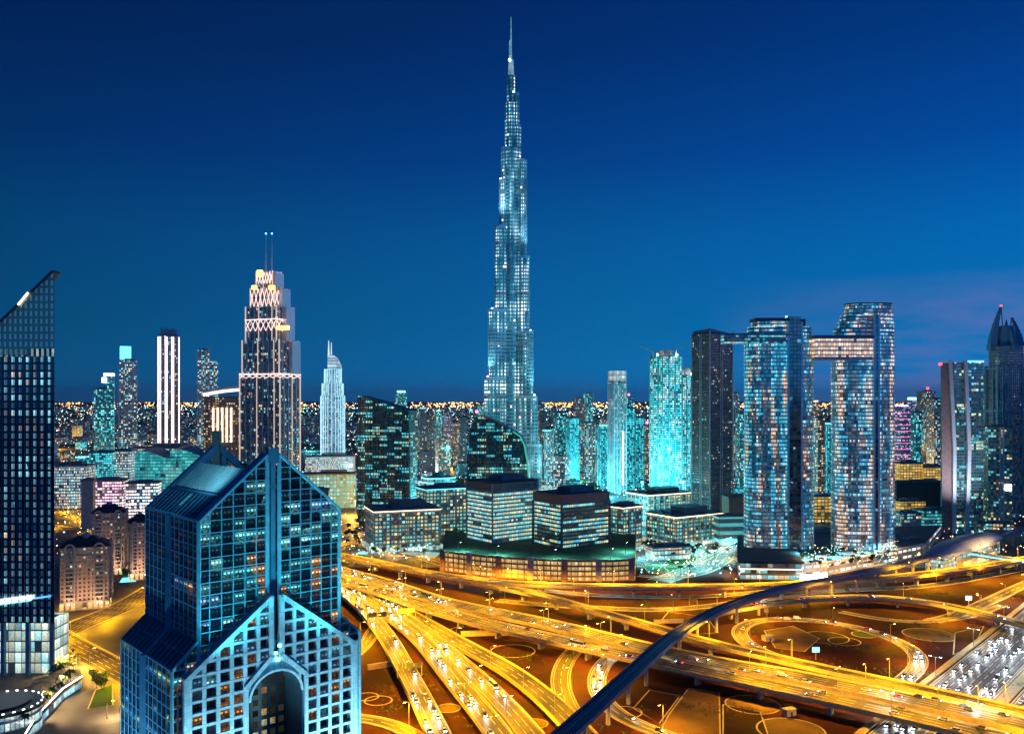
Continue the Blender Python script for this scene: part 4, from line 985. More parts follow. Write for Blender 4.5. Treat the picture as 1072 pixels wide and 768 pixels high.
# arch recess
b = MB(); AR = 6.6; zsp = 96.0; prof = [(SM - AR, 0), (SM - AR, zsp)] + [(SM + AR * math.cos(a), zsp + 6.0 * math.sin(a)) for a in [math.pi * (1 - i / 14) for i in range(1, 14)]] + [(SM + AR, zsp), (SM + AR, 0)]
for i in range(len(prof) - 1):
    (s0, z0), (s1, z1) = prof[i], prof[i + 1]; b.face([U(s0, TP, z0), U(s1, TP, z1), U(s1, 7, z1), U(s0, 7, z0)])
b.build('arch_reveal', plain('reveal_stone', (.05, .09, .12), .6), gt)  # dark base colour paints in the shade of the arch
b = MB()
for i in range(1, 16):                                  # spandrel between arch and notch
    (s0, z0), (s1, z1) = prof[i], prof[i + 1] if i + 1 < len(prof) else prof[-1]
    if i >= len(prof) - 2: break
    t0 = max(nz(s0), z0) if abs(s0 - SM) < NH - .01 else NZ0; t1 = max(nz(s1), z1) if abs(s1 - SM) < NH - .01 else NZ0
    b.face([U(s0, TP + .1, z0), U(s1, TP + .1, z1), U(s1, TP + .1, t1), U(s0, TP + .1, t0)])
for sg in (-1, 1): b.face([U(SM + sg * AR, TP + .1, 0), U(SM + sg * NH, TP + .1, 0), U(SM + sg * NH, TP + .1, NZ0), U(SM + sg * AR, TP + .1, zsp)])
b.build('arch_spandrel', pf, gt)
b = MB()
for i in range(1, len(prof) - 2):
    (s0, z0), (s1, z1) = prof[i], prof[i + 1]; b.beam(U(s0, TP - .2, z0), U(s1, TP - .2, z1), .5, .5, up=vd)
b.build('arch_trim', pf, gt)
wallpoly([U(SM - AR, 6.9, 0), U(SM + AR, 6.9, 0), U(SM + AR, 6.9, 103), U(SM - AR, 6.9, 103)], [(0, 0), (13.2, 0), (13.2, 103), (0, 103)], facade('arch_inner_wall', (.012, .014, .016), (.006, .010, .014), 2.2, 2.6, .38, .42, .3, [(1, .45, .12), (.8, .9, .5), (1, .6, .3)], .5, seed=71), 'inner_wall')  # near-black wall carries the arch shade in its colour
# the lit lower block of the tower below the frame, so nothing is hollow
b = MB(); b.prism([U(.3, 7.5, 0)[:2], U(WU - .3, 7.5, 0)[:2], U(WU - .3, WV - .3, 0)[:2], U(.3, WV - .3, 0)[:2]], 0, 84); b.build('core', M['black'], gt)
b = MB()
for dz, ds in ((NZ1 + .4, -.3), (NZ1 + 2.0, .6), (NZ1 - 1.2, .2)): b.box(*U(SM + ds, TP - .6, 0)[:2], .7, .5, dz, dz + .6)
b.build('portal_light', M['g_cyan'], gt)
# cyan wash lights on the portal and the front, without visible fittings
fw = lightdata('portal_wash', 'SPOT', 1.05e5, (.36, .84, 1), 1.0, 95, .9)
for s, off, z, tilt in ((SM - 15, -13, 66, 150), (SM + 15, -13, 66, 150)):
    p = U(s, off, z); o = lamp('wash_light', fw, p, gt); d = Vector(U(s * 1.0 + (-3 if s < SM else 3), 0, 118)) - Vector(p); o.rotation_euler = d.to_track_quat('-Z', 'Y').to_euler()
fws = lightdata('side_fill', 'SPOT', .3e5, (.15, .62, 1), 1.0, 110, .9)  # unseen fill spots added to lift the dark side frames
flv = lightdata('roof_fill', 'SPOT', .7e4, (.15, .70, 1), 1.0, 120, .9)  # unseen fill spot added over the louvres, in place of ambient light
for p, q, ld in ((U(-26, 8, 70), U(0, 8, 124), fws), (U(-26, 26, 70), U(0, 26, 124), fws), (U(2.0, 3.5, 152), U(9, 16, 146), flv)):
    o = lamp('wash_light', ld, p, gt); d = Vector(q) - Vector(p); o.rotation_euler = d.to_track_quat('-Z', 'Y').to_euler()  # unseen fill spots, added
fw2 = lightdata('portal_wash_top', 'SPOT', .5e5, (.06, .75, 1), 1.0, 80, .9)
for s in (6, 29):
    p = U(s, -14, 100); o = lamp('wash_light', fw2, p, gt); d = Vector(U(s, 0, 140)) - Vector(p); o.rotation_euler = d.to_track_quat('-Z', 'Y').to_euler()
# ================================================================ twin towers with sky bridge (right)
def slabs(b, poly, z0, z1, step, out=.7, th=.28, skip=None):
    z = z0
    q = grow(poly, out)
    while z < z1:
        b.prism(q, z - th, z + th, bottom=True); z += step
m_t1 = facade('residence_glass_a', (.30, .33, .36), (.02, .06, .085), 1.6, 3.9, .14, .34, .50, [(1, .50, .20), (1, .70, .42), (.25, .75, .9), (.05, .50, .72), (.03, .42, .66), (.10, .68, .85), (.45, .95, 1), (1, .74, .50)], 1.2, run=.62, seed=101, ior=2.2, clump=.6, smooth=.8, pane_ambient=.18, vrun=.75, hs=(9.0, 70.0))
m_t2 = facade('residence_glass_b', (.30, .33, .36), (.02, .055, .085), 1.6, 3.9, .14, .34, .54, [(1, .60, .34), (1, .80, .62), (.75, .9, 1), (.15, .6, .82), (.04, .42, .66), (.12, .6, .8), (.6, .92, 1), (1, .76, .58)], 1.1, run=.6, seed=107, ior=2.2, clump=.6, smooth=.8, pane_ambient=.18, vrun=.7, hs=(9.0, 70.0))
M['slot'] = facade('dark_slot_glass', (.01, .015, .02), (.004, .012, .022), 4, 3.9, .1, .12, .08, [(.3, .8, 1), (.6, .7, 1)], .5, run=.2, seed=110, ior=2.2)
TY = 873.0; TYc = TY + 17
def TX(px): return XW(px, TYc)
def skyres(name, label, px0, px1, pslot0, pslot1, topz, tiers, mat):
    x0, x1 = TX(px0), TX(px1); cx = (x0 + x1) / 2; r = thing(name, label, 'tower', (cx, TYc, 0)); w = x1 - x0
    base = ngon(cx, TYc, w / 2, 44, ry=17, p=3.0)
    sb = MB(); b = MB()
    zprev = 0
    for zt, pa, pb in tiers:
        xa, xb = TX(pa), TX(pb); po = ngon((xa + xb) / 2, TYc, (xb - xa) / 2, 40, ry=17 if zprev == 0 else 14.5, p=3.0)
        b.prism(po, zprev, zt, 0, 1); slabs(sb, po, zprev + 3.9, zt - .5, 3.9, .85, .32); zprev = zt
    b.build('glass_body', [mat, M['greyroof']], r); sb.build('balcony_trim', M['white'], r)
    s0, s1 = TX(pslot0), TX(pslot1)
    c = MB(); c.box((s0 + s1) / 2, TYc - 8, s1 - s0, 22, 0, topz + 2.5); c.build('glass_spine', M['slot'], r)
    for s in (s0 - .9, s1 + .9):
        c = MB(); c.box(s, TYc - 9.5, 2.0, 20.4, 0, topz - 3); c.build('side_pylon', M['steel'], r)
    return r, cx, w
t1, t1x, t1w = skyres('sky_bridge_tower', 'curved glass tower with a dark vertical slot, holding one end of the sky bridge', 780, 850, 820, 832, ZW(334, TY), [(ZW(352, TY), 780, 850), (ZW(341, TY), 783, 848), (ZW(336, TY), 787, 836)], m_t1)
b = MB(); b.box(TX(806), TYc, 36, 22, ZW(336, TY), ZW(332, TY)); b.box(TX(836), TYc, 9, 16, ZW(341, TY), ZW(333, TY)); b.build('crown_block', M['darkmetal'], t1)
b = MB(); b.box(TX(822), TYc - 4, 1.6, 1.6, ZW(332, TY), ZW(329.5, TY)); b.build('roof_light', M['g_cyan'], t1)
t2, t2x, t2w = skyres('sky_bridge_tower', 'taller curved glass residential tower with stepped terraces at its top and pale central pylons', 872, 934, 908, 911, ZW(326, TY), [(ZW(352, TY), 872, 934), (ZW(343, TY), 873.5, 934), (ZW(336, TY), 877, 934), (ZW(329, TY), 881, 933), (ZW(322, TY), 885, 933)], m_t2)
b = MB(); b.prism(ngon(TX(909), TYc, 23.5, 30, ry=12, p=3), ZW(322, TY), ZW(316.5, TY), 0, 1); b.build('crown_block', [m_t2, M['darkmetal']], t2)
b = MB(); b.prism(ngon(TX(909), TYc, 24, 30, ry=12.5, p=3), ZW(317.5, TY), ZW(316, TY)); b.build('crown_trim', M['darkmetal'], t2)
# bridge
zb0, zb1 = ZW(377, TY), ZW(351, TY)
br = thing('sky_bridge', 'warm lit glass sky bridge joining the two curved towers high above the ground', 'sky bridge', (TX(860), TYc, 0))
xb0, xb1 = TX(846), TX(905); mbr = facade('bridge_glass', (.4, .36, .34), (.06, .08, .1), 2.6, 4.2, .16, .25, .88, [(1, .66, .40), (1, .80, .60), (1, .55, .3)], 1.25, run=.3, seed=115)
b = MB(); b.box((xb0 + xb1) / 2, TYc - 11, xb1 - xb0, 20, zb0 + 3, zb1 - 3); b.build('bridge_body', mbr, br)
b = MB(); b.box((xb0 + xb1) / 2, TYc - 11, xb1 - xb0 + 2, 22, zb1 - 3, zb1); b.build('bridge_roof', M['bluecap'], br)
b = MB(); b.box((xb0 + xb1) / 2, TYc - 11, xb1 - xb0, 18, zb0, zb0 + 3); b.build('bridge_soffit', M['white'], br)
b = MB()
for z in (zb0 + 3, zb0 + 10, zb1 - 6.2): b.beam((xb0, TYc - 21.3, z), (xb1, TYc - 21.3, z), .7, .8)
b.build('floor_trim', M['white'], br)
b = MB(); b.box(TX(786), TYc - 12, TX(819) - TX(753), 15, ZW(359.5, TY), ZW(351, TY)); cb = b.build('cantilever', facade('cantilever_glass', (.08, .1, .12), (.02, .04, .06), 3, 3.5, .1, .3, .5, CYAN, .7, run=.6, seed=118), t1)
b = MB(); b.box(TX(786), TYc - 12, TX(820) - TX(752), 17, ZW(351, TY), ZW(349, TY)); b.build('cantilever_roof', M['bluecap'], t1)
# podium of the twin towers: long curved base with pool deck
pp = [G(772, 604, 0), G(835, 605, 0), G(868, 602, 0), G(920, 592, 0), G(968, 582, 0)]
back = [G(985, 560, 0), G(930, 562, 0), G(860, 566, 0), G(772, 572, 0)]
pd = thing('tower_podium', 'long beige podium with bright openings and a green pool deck under the curved towers', 'podium', (pp[2][0], pp[2][1], 0))
m_pod = facade('podium_wall', (.42, .35, .29), (.10, .09, .07), 9, 6.4, .25, .62, .55, [(1, .95, .85), (.9, 1, 1), (1, .8, .5)], 1.6, run=.6, seed=121)
b = MB(); b.prism(pp + back, 0, 12.5, 0, 1); b.build('podium_wall', [m_pod, M['paving']], pd)
b = MB()
for i in range(len(pp) - 1): b.beam((*pp[i], 13.0), (*pp[i + 1], 13.0), .8, 1.4)
b.build('parapet', M['pale'], pd)
x, y = G(850, 601.5, 3); b = MB(); b.beam((*G(838, 604.5, 4), 4), (*G(866, 601.8, 4), 4), .6, 4.5); b.build('lit_opening', M['g_white'], pd)
b = MB(); 
for px, py, rr in ((846, 586, 7), (874, 583, 8), (905, 578, 6)):
    x, y = G(px, py, 12.5); b.prism(ngon(x, y, rr, 20, ry=rr * .5), 12.5, 12.7)
b.build('pool', M['g_cyan2'], pd)
for px, py, w in ((885, 578.5, 15), (860, 582, 9), (920, 576, 8)):
    x, y = G(px, py, 16.5); pv = thing('pool_pavilion', {885: 'large white roofed pool pavilion on the twin tower podium', 860: 'small white roofed pavilion on the podium next to the slotted tower', 920: 'small white roofed pavilion at the far end of the pool deck'}[px], 'pavilion', (x, y, 12.5))
    b = MB(); b.box(x, y, w, w * .7, 16.2, 16.9); b.build('roof', M['white'], pv)
    for sx in (-1, 1):
        for sy in (-1, 1): b = MB(); b.box(x + sx * w * .42, y + sy * w * .28, .4, .4, 12.5, 16.2); b.build('post', M['white'], pv)
    b = MB(); b.box(x, y, w * .7, w * .4, 12.5, 15.6); b.build('glazed_room', M['st_glass'], pv)
# dark-roofed block at the left end of the podium
db = thing('club_house', 'flat dark roofed two storey block at the end of the podium beside the slotted tower', 'building', (*G(802, 602), 0))
q = [G(772, 604.5), G(836, 605.5), G(832, 592), G(778, 590)]
q = [(x, y - 8 if i < 2 else y) for i, (x, y) in enumerate(q)]
b = MB(); b.prism(q, 0, 15.5); b.build('wall', facade('club_wall', (.14, .10, .09), (.06, .09, .1), 5, 5.2, .1, .35, .55, [(1, .7, .4), (.2, .8, .9), (.9, .9, .8)], .9, run=.6, seed=123), db)
b = MB(); b.prism(grow(q, 1.8), 15.5, 16.8, bottom=True); b.build('roof', M['darkroof'], db)
b = MB(); b.prism(grow(q, .5), 9.6, 10.3, bottom=True); b.build('balcony_trim', M['g_warm'], db)

# ================================================================ dark curved-top tower with pale fins
m_p = facade('dark_residence', (.10, .10, .12), (.015, .03, .045), 2.5, 3.6, .3, .42, .11, [(.9, .85, .6), (.3, .75, .9), (1, .7, .4), (.6, .9, .9)], .75, run=.15, seed=131)
tw, (cx, cy, w, d, z1, po) = bt('dark_finned_tower', 'dark residential tower with pale vertical fins and a dipped roof beside the slotted tower', 725, 766, 349, 1120, R(32), .8, m_p, fins=0, trim='greyroof', trimstep=3.6, plant=False)
b = MB()
for i in range(4):
    A, B = Vector(grow(po, .6)[i]), Vector(grow(po, .6)[(i + 1) % 4])
    for f in (0, .46, .54): p = A.lerp(B, f); b.beam((p.x, p.y, 0), (p.x, p.y, z1 + (4 if f == 0 else 0)), 1.5, 1.5)
b.build('facade_mullion', M['pale'], tw)
b = MB(); b.prism(po, z1, z1 + 1); 
zt = [z1 + 7, z1 + 1.5, z1 + 1.5, z1 + 5]; b2 = MB(); b2.slanttop(grow(po, -1), z1 + .5, zt); b2.build('crown', M['bluecap'], tw)

# ================================================================ the two dark glass office towers
m_b1 = facade('black_office_glass', (.006, .014, .018), (.006, .022, .028), 1.5, 3.9, .18, .3, .33, [(.06, .70, .85), (.05, .55, .85), (.20, .90, .85), (.85, .85, .45), (.08, .6, .65), (.04, .45, .7)], 1.15, run=.82, seed=141, ior=2.0, clump=.65)
def slanted_office(label, pl, pr, ptl, ptr, Y, ang, ratio, dz):
    cx, cy, w, d = boxdims(pl, pr, Y, ang, ratio); r = thing('black_glass_office', label, 'office tower', (cx, cy, 0)); po = rect(cx, cy, w, d, ang)
    return r, po, cx, cy, w, d
Y1 = 1150; r1, po, cx, cy, w, d = slanted_office('wide black glass office tower with a slanting roof and lit office rows', 375, 437, 415, 430, Y1, R(-12), .45, 0)
xl = min(p[0] for p in po); xr_ = max(p[0] for p in po); zl, zr = ZW(414, Y1), ZW(430, Y1)
N_ = 8; pol = [];
zt = [zl + (zr - zl) * ((p[0] - xl) / (xr_ - xl)) ** 1.2 for p in po]
# follow the gently bowed roofline with several slices
b = MB(); mull = MB(); top = MB(); P0, P1, P2_, P3 = [Vector(p) for p in po]
for i in range(10):
    f0, f1 = i / 10, (i + 1) / 10
    q = [P0.lerp(P1, f0), P0.lerp(P1, f1), P3.lerp(P2_, f1), P3.lerp(P2_, f0)]
    h = [zl + (zr - zl) * (f ** 1.15) for f in (f0, f1, f1, f0)]
    for (a, c, ha, hc, ua, uc) in ((q[0], q[1], h[0], h[1], f0 * w, f1 * w), (q[2], q[3], h[2], h[3], 200 - f1 * w, 200 - f0 * w)):
        b.face([(a.x, a.y, 0), (c.x, c.y, 0), (c.x, c.y, hc), (a.x, a.y, ha)], [(ua, 0), (uc, 0), (uc, hc), (ua, ha)])
    top.face([(p.x, p.y, hh) for p, hh in zip(q, h)])
    for f in (f0, f0 + .05): p = P0.lerp(P1, f); mull.beam((p.x, p.y, 0), (p.x, p.y, zl + (zr - zl) * f ** 1.15 + 2), .5, 1.0)
b.face([(P1.x, P1.y, 0), (P2_.x, P2_.y, 0), (P2_.x, P2_.y, zr), (P1.x, P1.y, zr)], [(60, 0), (60 + d, 0), (60 + d, zr), (60, zr)])
b.face([(P3.x, P3.y, 0), (P0.x, P0.y, 0), (P0.x, P0.y, zl), (P3.x, P3.y, zl)], [(120, 0), (120 + d, 0), (120 + d, zl), (120, zl)])
b.build('glass_body', m_b1, r1); top.build('roof', M['black'], r1); mull.build('facade_mullion', M['black'], r1)
b = MB(); b.beam((P1.x, P1.y, 0), (P1.x, P1.y, zr), 2.2, 2.2); b.build('green_edge', facade('edge_glass', (.02, .1, .1), (.02, .16, .15), 2, 4, .1, .3, .9, [(.04, .7, .6)], .28, run=.1, seed=146), r1)
# second: bowed nose to the left, slanting roof, green lit edge
Y2 = 1060; x0, x1 = XW(488, Y2 + 20), XW(553, Y2 + 20); r2 = thing('black_glass_office', 'bowed black glass office tower with a green lit edge before the spire', 'office tower', ((x0 + x1) / 2, Y2 + 20, 0))
prof = [(488, 560), (488, 500), (489.5, 475), (492, 452), (496, 440), (501, 434), (512, 437), (524, 443.5), (537, 451.5), (545, 457), (549, 466), (552, 482), (553.5, 500), (554, 560)]
b = MB(); mull = MB(); pf_ = [(XW(px, Y2), max(0, ZW(py, Y2))) for px, py in prof]; pb = [(XW(px, Y2 + 0) + 3, max(0, ZW(py, Y2))) for px, py in prof]
b.face([(x, Y2, z) for x, z in pf_], [(x + 200, z) for x, z in pf_]); b.face([(x, Y2 + 38, z) for x, z in reversed(pb)], [(x + 200, z) for x, z in reversed(pb)])
b.build('glass_face', m_b1, r2)
b = MB()
for i in range(len(pf_) - 1):
    (xa, za), (xb, zb_) = pf_[i], pf_[i + 1]; (xc, zc), (xd, zd) = pb[i], pb[i + 1]
    b.face([(xa, Y2, za), (xb, Y2, zb_), (xd, Y2 + 38, zd), (xc, Y2 + 38, zc)], [(0, za), (0, zb_), (38, zb_), (38, za)])
b.build('curved_shell', M['black'], r2)
b = MB()
for i in range(8, len(pf_) - 1): b.beam((pf_[i][0], Y2 - .4, pf_[i][1]), (pf_[i + 1][0], Y2 - .4, pf_[i + 1][1]), 2.0, 1.6)
b.build('green_edge_light', M['g_green'], r2)
for i in range(26):
    x = pf_[1][0] + 2 + (pf_[-2][0] - pf_[1][0] - 4) * i / 25; zt_ = 0
    for j in range(len(pf_) - 1):
        (xa, za), (xb, zb_) = pf_[j], pf_[j + 1]
        if min(xa, xb) <= x <= max(xa, xb) and abs(xb - xa) > .01: zt_ = max(zt_, za + (zb_ - za) * (x - xa) / (xb - xa))
    mull.beam((x, Y2 - .4, 0), (x, Y2 - .4, zt_), .45, .8)
mull.build('facade_mullion', M['black'], r2)
x, z = XW(499, Y2), ZW(432, Y2); b = MB(); b.prism(ngon(x, Y2 + 4, 1.6, 8), z, z + 3); b.build('beacon', M['g_mag'], r2)

# ================================================================ mid-ground office blocks
m_o1 = facade('lit_office', (.30, .33, .34), (.05, .09, .09), 3.0, 3.9, .12, .42, .80, OFFICE, 1.15, run=.85, seed=151, clump=.4, bvar=.4)
ob, (cx, cy, w, d, z1, po) = bt('office_block', 'brightly lit white striped office block standing on the parking podium', 488, 564, 507, 868, R(38), .75, m_o1, cap='darkroof', cat='office block', trim='white', trimstep=3.9, fins=0)
b = MB()
for i in range(4): b.beam((*grow(po, .6)[i], 0), (*grow(po, .6)[i], z1 + 1), 1.8)
b.build('corner_mullion', M['pale'], ob)
b = MB(); b.prism(grow(po, .7), z1 - 8.5, z1 - .4, bottom=True); b.build('top_band', facade('top_band_glass', (.1, .13, .15), (.05, .09, .11), 2, 9, .2, .15, .25, CYAN, .4, seed=153), ob)
b = MB(); b.prism(grow(po, 1.2), z1 + 1.4, z1 + 2.4, bottom=True); b.build('roof_edge', M['darkroof'], ob)
m_o2 = facade('brown_office', (.16, .10, .09), (.05, .08, .09), 3.0, 3.9, .14, .42, .62, [(.35, .9, .7), (.15, .8, .95), (.95, .85, .4), (.1, .65, .9), (.5, .9, .75)], 1.2, run=.88, seed=155, clump=.6, bvar=.45)
ob2, (cx, cy, w, d, z1, po) = bt('office_block', 'brown framed office block with cyan lit floors and a dark top on the parking podium', 558, 638, 520, 838, R(35), .75, m_o2, cap='darkroof', cat='office block', trim='brown', trimstep=3.9)
fz = plain('brown_frame', (.34, .17, .12), .6, var=.15)
b = MB(); b.prism(grow(po, 1.2), z1 - 7.5, z1 + 1.8, bottom=True); b.build('top_band', fz, ob2)
b = MB()
for i in range(4): b.beam((*grow(po, 1.0)[i], 0), (*grow(po, 1.0)[i], z1 - 7), 2.4)
b.build('corner_frame', fz, ob2)
b = MB(); b.prism(grow(po, -1), z1 + 1.8, z1 + 2.3); b.build('roof_deck', M['darkroof'], ob2)
# parking podium under both: long curved two-storey garage
cur = [(463, 597.5), (475, 599), (490, 601), (506, 603), (530, 605), (560, 607), (600, 608.5), (640, 608.5), (665, 607)]
pf_ = [G(*p) for p in cur]; pbk = [G(666, 578), G(600, 572), (XW(500, 930), 930), (XW(466, 960), 960)]
pk = thing('parking_garage', 'long brown parking garage with warm lit open decks and a green planted roof', 'parking garage', (pf_[5][0], pf_[5][1], 0))
m_pk = facade('garage_bays', (.30, .16, .10), (.3, .2, .12), 3.2, 4.6, .10, .34, .97, [(1, .58, .13), (1, .70, .24), (1, .52, .10)], .95, run=.15, seed=161, wrough=.7, rough=.5)
b = MB(); b.prism(pf_ + pbk, 0, 19.5, 0, 1); b.build('parking_deck', [m_pk, M['greenroof']], pk)
b = MB()
for i in range(len(pf_) - 1):
    for z in (.6, 5.0, 9.6, 14.2, 18.9): b.beam((*pf_[i], z), (*pf_[i + 1], z), 1.0, .9 if z < 18 else 1.8)
b.build('slab_trim', fz, pk)
pth = Path([Vector((*p, 0)) for p in pf_]); q = 1.0; k_ = 0
while q < pth.L:
    p, t = pth.at(q); b = MB(); big = k_ % 5 == 0; n = Vector((t.y, -t.x, 0))
    b.box(p.x + n.x * .6, p.y + n.y * .6, 5.5 if big else .8, 2.4 if big else 1.2, 0, 20.8 if big else 19.6, math.atan2(t.y, t.x)); b.build('stair_tower' if big else 'column', M['cream'] if big and k_ % 10 else fz, pk); q += 6.2; k_ += 1
# building in front of the wide black tower
m_o3 = facade('grid_office', (.22, .24, .25), (.04, .07, .07), 4.2, 4.2, .3, .38, .62, [(.35, .9, .6), (.15, .75, .75), (.9, .85, .4), (.3, .9, .8)], 1.1, run=.5, seed=165)
def flatblock(name, label, pl, pr, pt, Y, ang, ratio, mat, edge='g_warm', arcade=True, cap='tealroof', group=None):
    r, (cx, cy, w, d, z1, po) = bt(name, label, pl, pr, pt, Y, ang, ratio, mat, cap=cap, cat='office block', trim='pale', trimstep=8.4, plant=True, group=group)
    b = MB(); q = grow(po, 2.0); b.prism(q, z1 - .2, z1 + 1.0, bottom=True); b.build('roof_slab', M['greyroof'], r)
    if edge:
        b = MB(); q = grow(po, 1.6)
        for i in range(4): b.beam((*q[i], z1 - .6), (*q[(i + 1) % 4], z1 - .6), .7, .8)
        b.build('cornice_light_strip', M[edge], r)
    b = MB(); q = grow(po, .5)
    for i in range(4):
        A, B = Vector(q[i]), Vector(q[(i + 1) % 4]); n = max(3, int((B - A).length / 8.4))
        for j in range(n): p = A.lerp(B, j / n); b.beam((p.x, p.y, 0), (p.x, p.y, z1 - 1), 1.2, 1.2)
    b.build('facade_mullion', M['pale'], r)
    if arcade:
        b = MB(); b.prism(grow(po, 5), 0, 4.6); b.build('arcade', facade('arcade_glass', (.35, .33, .30), (.1, .1, .1), 4, 5, .2, .3, .85, [(1, .75, .4), (.4, .9, .9), (1, .85, .6)], 1.2, seed=167 + pl) if False else M['arcade'], r)
    return r
M['arcade'] = facade('arcade_glass', (.35, .33, .30), (.1, .1, .1), 4, 5, .2, .3, .85, [(1, .75, .4), (.4, .9, .9), (1, .85, .6)], 1.2, seed=167)
flatblock('low_office', 'low teal lit office with a glowing cornice in front of the wide black tower', 380, 462, 535, 925, R(20), .7, m_o3)
flatblock('low_office', 'low office with pale columns right behind the brown framed block', 634, 671, 531, 930, R(40), .9, m_o3)
flatblock('low_office', 'broad low office with a bright cornice below the dark finned tower', 676, 756, 541, 960, R(33), .7, m_o3)
flatblock('low_office', 'long low office with a bright cornice, one street behind the other cornice offices', 656, 724, 518, 1120, R(30), .6, m_o3)
flatblock('low_office', 'low grey office half hidden behind the wide black tower and the striped block', 436, 492, 512, 1010, R(25), .6, m_o3, edge='g_cyan2', arcade=False)
# wave-banded glass building
wv = thing('banded_pavilion', 'rounded low building wrapped in glowing wavy white bands', 'office block', (XW(459, 1240), 1240, 0))
b = MB(); bb = MB(); wx = XW(459, 1240)
for i, z in enumerate(range(0, 50, 6)):
    s = 1 + .05 * math.sin(i * 1.1); po = ngon(wx + 2 * math.sin(i * .8), 1240, 23 * s, 32, ry=19 * s, p=2.8, ang=.5); b.prism(po, z, z + 6, 0, 1)
    bb.prism(grow(po, .7), z + 4.4, z + 5.6, bottom=True)
b.build('body', [facade('wave_glass', (.1, .15, .16), (.03, .07, .08), 2.5, 6, .1, .3, .55, [(.3, .85, .85), (.2, .7, .8)], .7, seed=171), M['tealroof']], wv); bb.build('band_trim', M['g_cyan2'], wv)
b = MB(); b.prism(ngon(wx, 1240, 10, 16), 54, 60); b.build('roof_drum', M['tealroof'], wv)
# low cyan hall beside the podium offices and a brown wall block
for args in [('long_low_hall', 'long low hall with a cyan glowing window strip beside the club house', 748, 786, 541, 975, R(8), .4, facade('hall_strip', (.22, .24, .25), (.1, .2, .22), 60, 9, .02, .55, .99, [(.15, .85, .9)], 1.0, seed=175), 'greyroof'), ('blank_block', 'plain brown windowless block below the dark finned tower', 757, 786, 521, 1030, R(10), .7, M['brown'], 'greyroof'), ('small_rotunda_shop', 'low pale shop pavilion in the lit roundabout plaza', 676, 722, 574, 880, R(15), .5, M['arcade'], 'greyroof')]:
    n_, l_, a_, b_, c_, Y_, an_, ra_, m_, cp_ = args
    bt(n_, l_, a_, b_, c_, Y_, an_, ra_, m_, cap=cp_, cat='building')

# ================================================================ tall stepped tower with twin masts
BVY = 1036; m_bv = facade('boulevard_wall', (.16, .17, .19), (.02, .045, .065), 2.6, 3.7, .26, .3, .24, [(1, .72, .42), (.35, .8, .9), (.85, .85, .7), (.2, .6, .8)], .95, run=.25, seed=181)
def BZ(py): return ZW(py, BVY)
bv = thing('twin_mast_tower', 'stepped tower with warm lattice lights, orange lit terraces and two white masts', 'tower', (XW(282, BVY + 20), BVY + 20, 0))
tiers = [(252, 313.5, None, 391), (254.5, 311, 391, 356), (258, 305, 356, 320), (263, 300, 320, 300), (269, 293.5, 300, 282)]
b = MB(); mu = MB(); lf = MB(); cxb = None
an = R(-24); xl_ = MB(); ed = MB(); org = MB(); wb = MB()
for i, (a, c, p0, p1) in enumerate(tiers):
    cx, cy, w, d = boxdims(a, c, BVY, an, .62)
    if i == 0: cxb, cyb = cx, cy
    cy = cyb; cx = ((a + c) / 2 - CX) / F * cyb
    po = rect(cx, cy, w, d, an); z0 = 0 if p0 is None else BZ(p0); z1 = BZ(p1)
    b.prism(po, z0, z1, 0, 1)
    for e in range(4):
        A, B = Vector(grow(po, .5)[e]), Vector(grow(po, .5)[(e + 1) % 4]); n = 7 if e % 2 == 0 else 5
        for j in range(n): p = A.lerp(B, j / n); (mu if j % 3 else lf).beam((p.x, p.y, z0), (p.x, p.y, z1 + 1.5), .9 if j else 1.3)
    # zig-zag light lattice along the top of each tier
    bandh = {0: 5, 1: 0, 2: 14, 3: 22, 4: 14}[i]; zt_ = z1 if i != 2 else BZ(333) ; 
    if bandh:
        for e in (0, 1, 3):
            A, B = Vector(grow(po, .9)[e]), Vector(grow(po, .9)[(e + 1) % 4]); n = 6 if e == 0 else 3
            for j in range(n):
                p, q = A.lerp(B, j / n), A.lerp(B, (j + 1) / n)
                xl_.beam((p.x, p.y, zt_ - bandh), (q.x, q.y, zt_), .45); xl_.beam((p.x, p.y, zt_), (q.x, q.y, zt_ - bandh), .45)
            if i in (0, 2): xl_.beam((*A, zt_), (*B, zt_), .9)
        xl_.build('light_lattice', M['g_pink'], bv); xl_ = MB()
    for cnr in ((0, .25), (2, .2), (3, .2), (1, .2)):
        pass
b.build('tier_body', [m_bv, M['greyroof']], bv); mu.build('facade_mullion', M['steel'], bv); lf.build('light_fin_mullion', glow('pilaster_glow', (1, .74, .60), .55), bv)  # some pilasters glow by themselves, standing in for floodlight
for a, c, p0, p1 in ((269, 274, 290, 283), (263.5, 268, 303, 299), (281, 287, 303, 299), (297, 302, 345, 341), (290, 296, 345, 341)):
    b = MB(); x = XW((a + c) / 2, BVY - 3); b.box(x, BVY - 1, XW(c, BVY) - XW(a, BVY), 4, BZ(p0), BZ(p1), an); b.build('terrace_light', M['g_orange'], bv)
for a, p0, p1 in ((303.5, 356, 319), (299, 320, 300), (292, 298, 283), (309.5, 391, 356)):
    b = MB(); x = XW(a, cyb); b.box(x, cyb - 6, 6.5, 16, BZ(p0), BZ(p1), an); b.build('blade_wall', M['steel'], bv)
for px in (278.4, 284.6):
    b = MB(); x = XW(px, cyb - 6); b.cone(x, cyb - 6, BZ(283), BZ(262), 1.1, .8); b.cone(x, cyb - 6, BZ(262), BZ(241), .7, .35); b.build('mast', M['g_cyan2'] if False else M['white'], bv)
    b = MB(); b.cone(x, cyb - 6, BZ(241), BZ(240), .9, .9); b.build('mast_light', M['g_cyan'], bv)
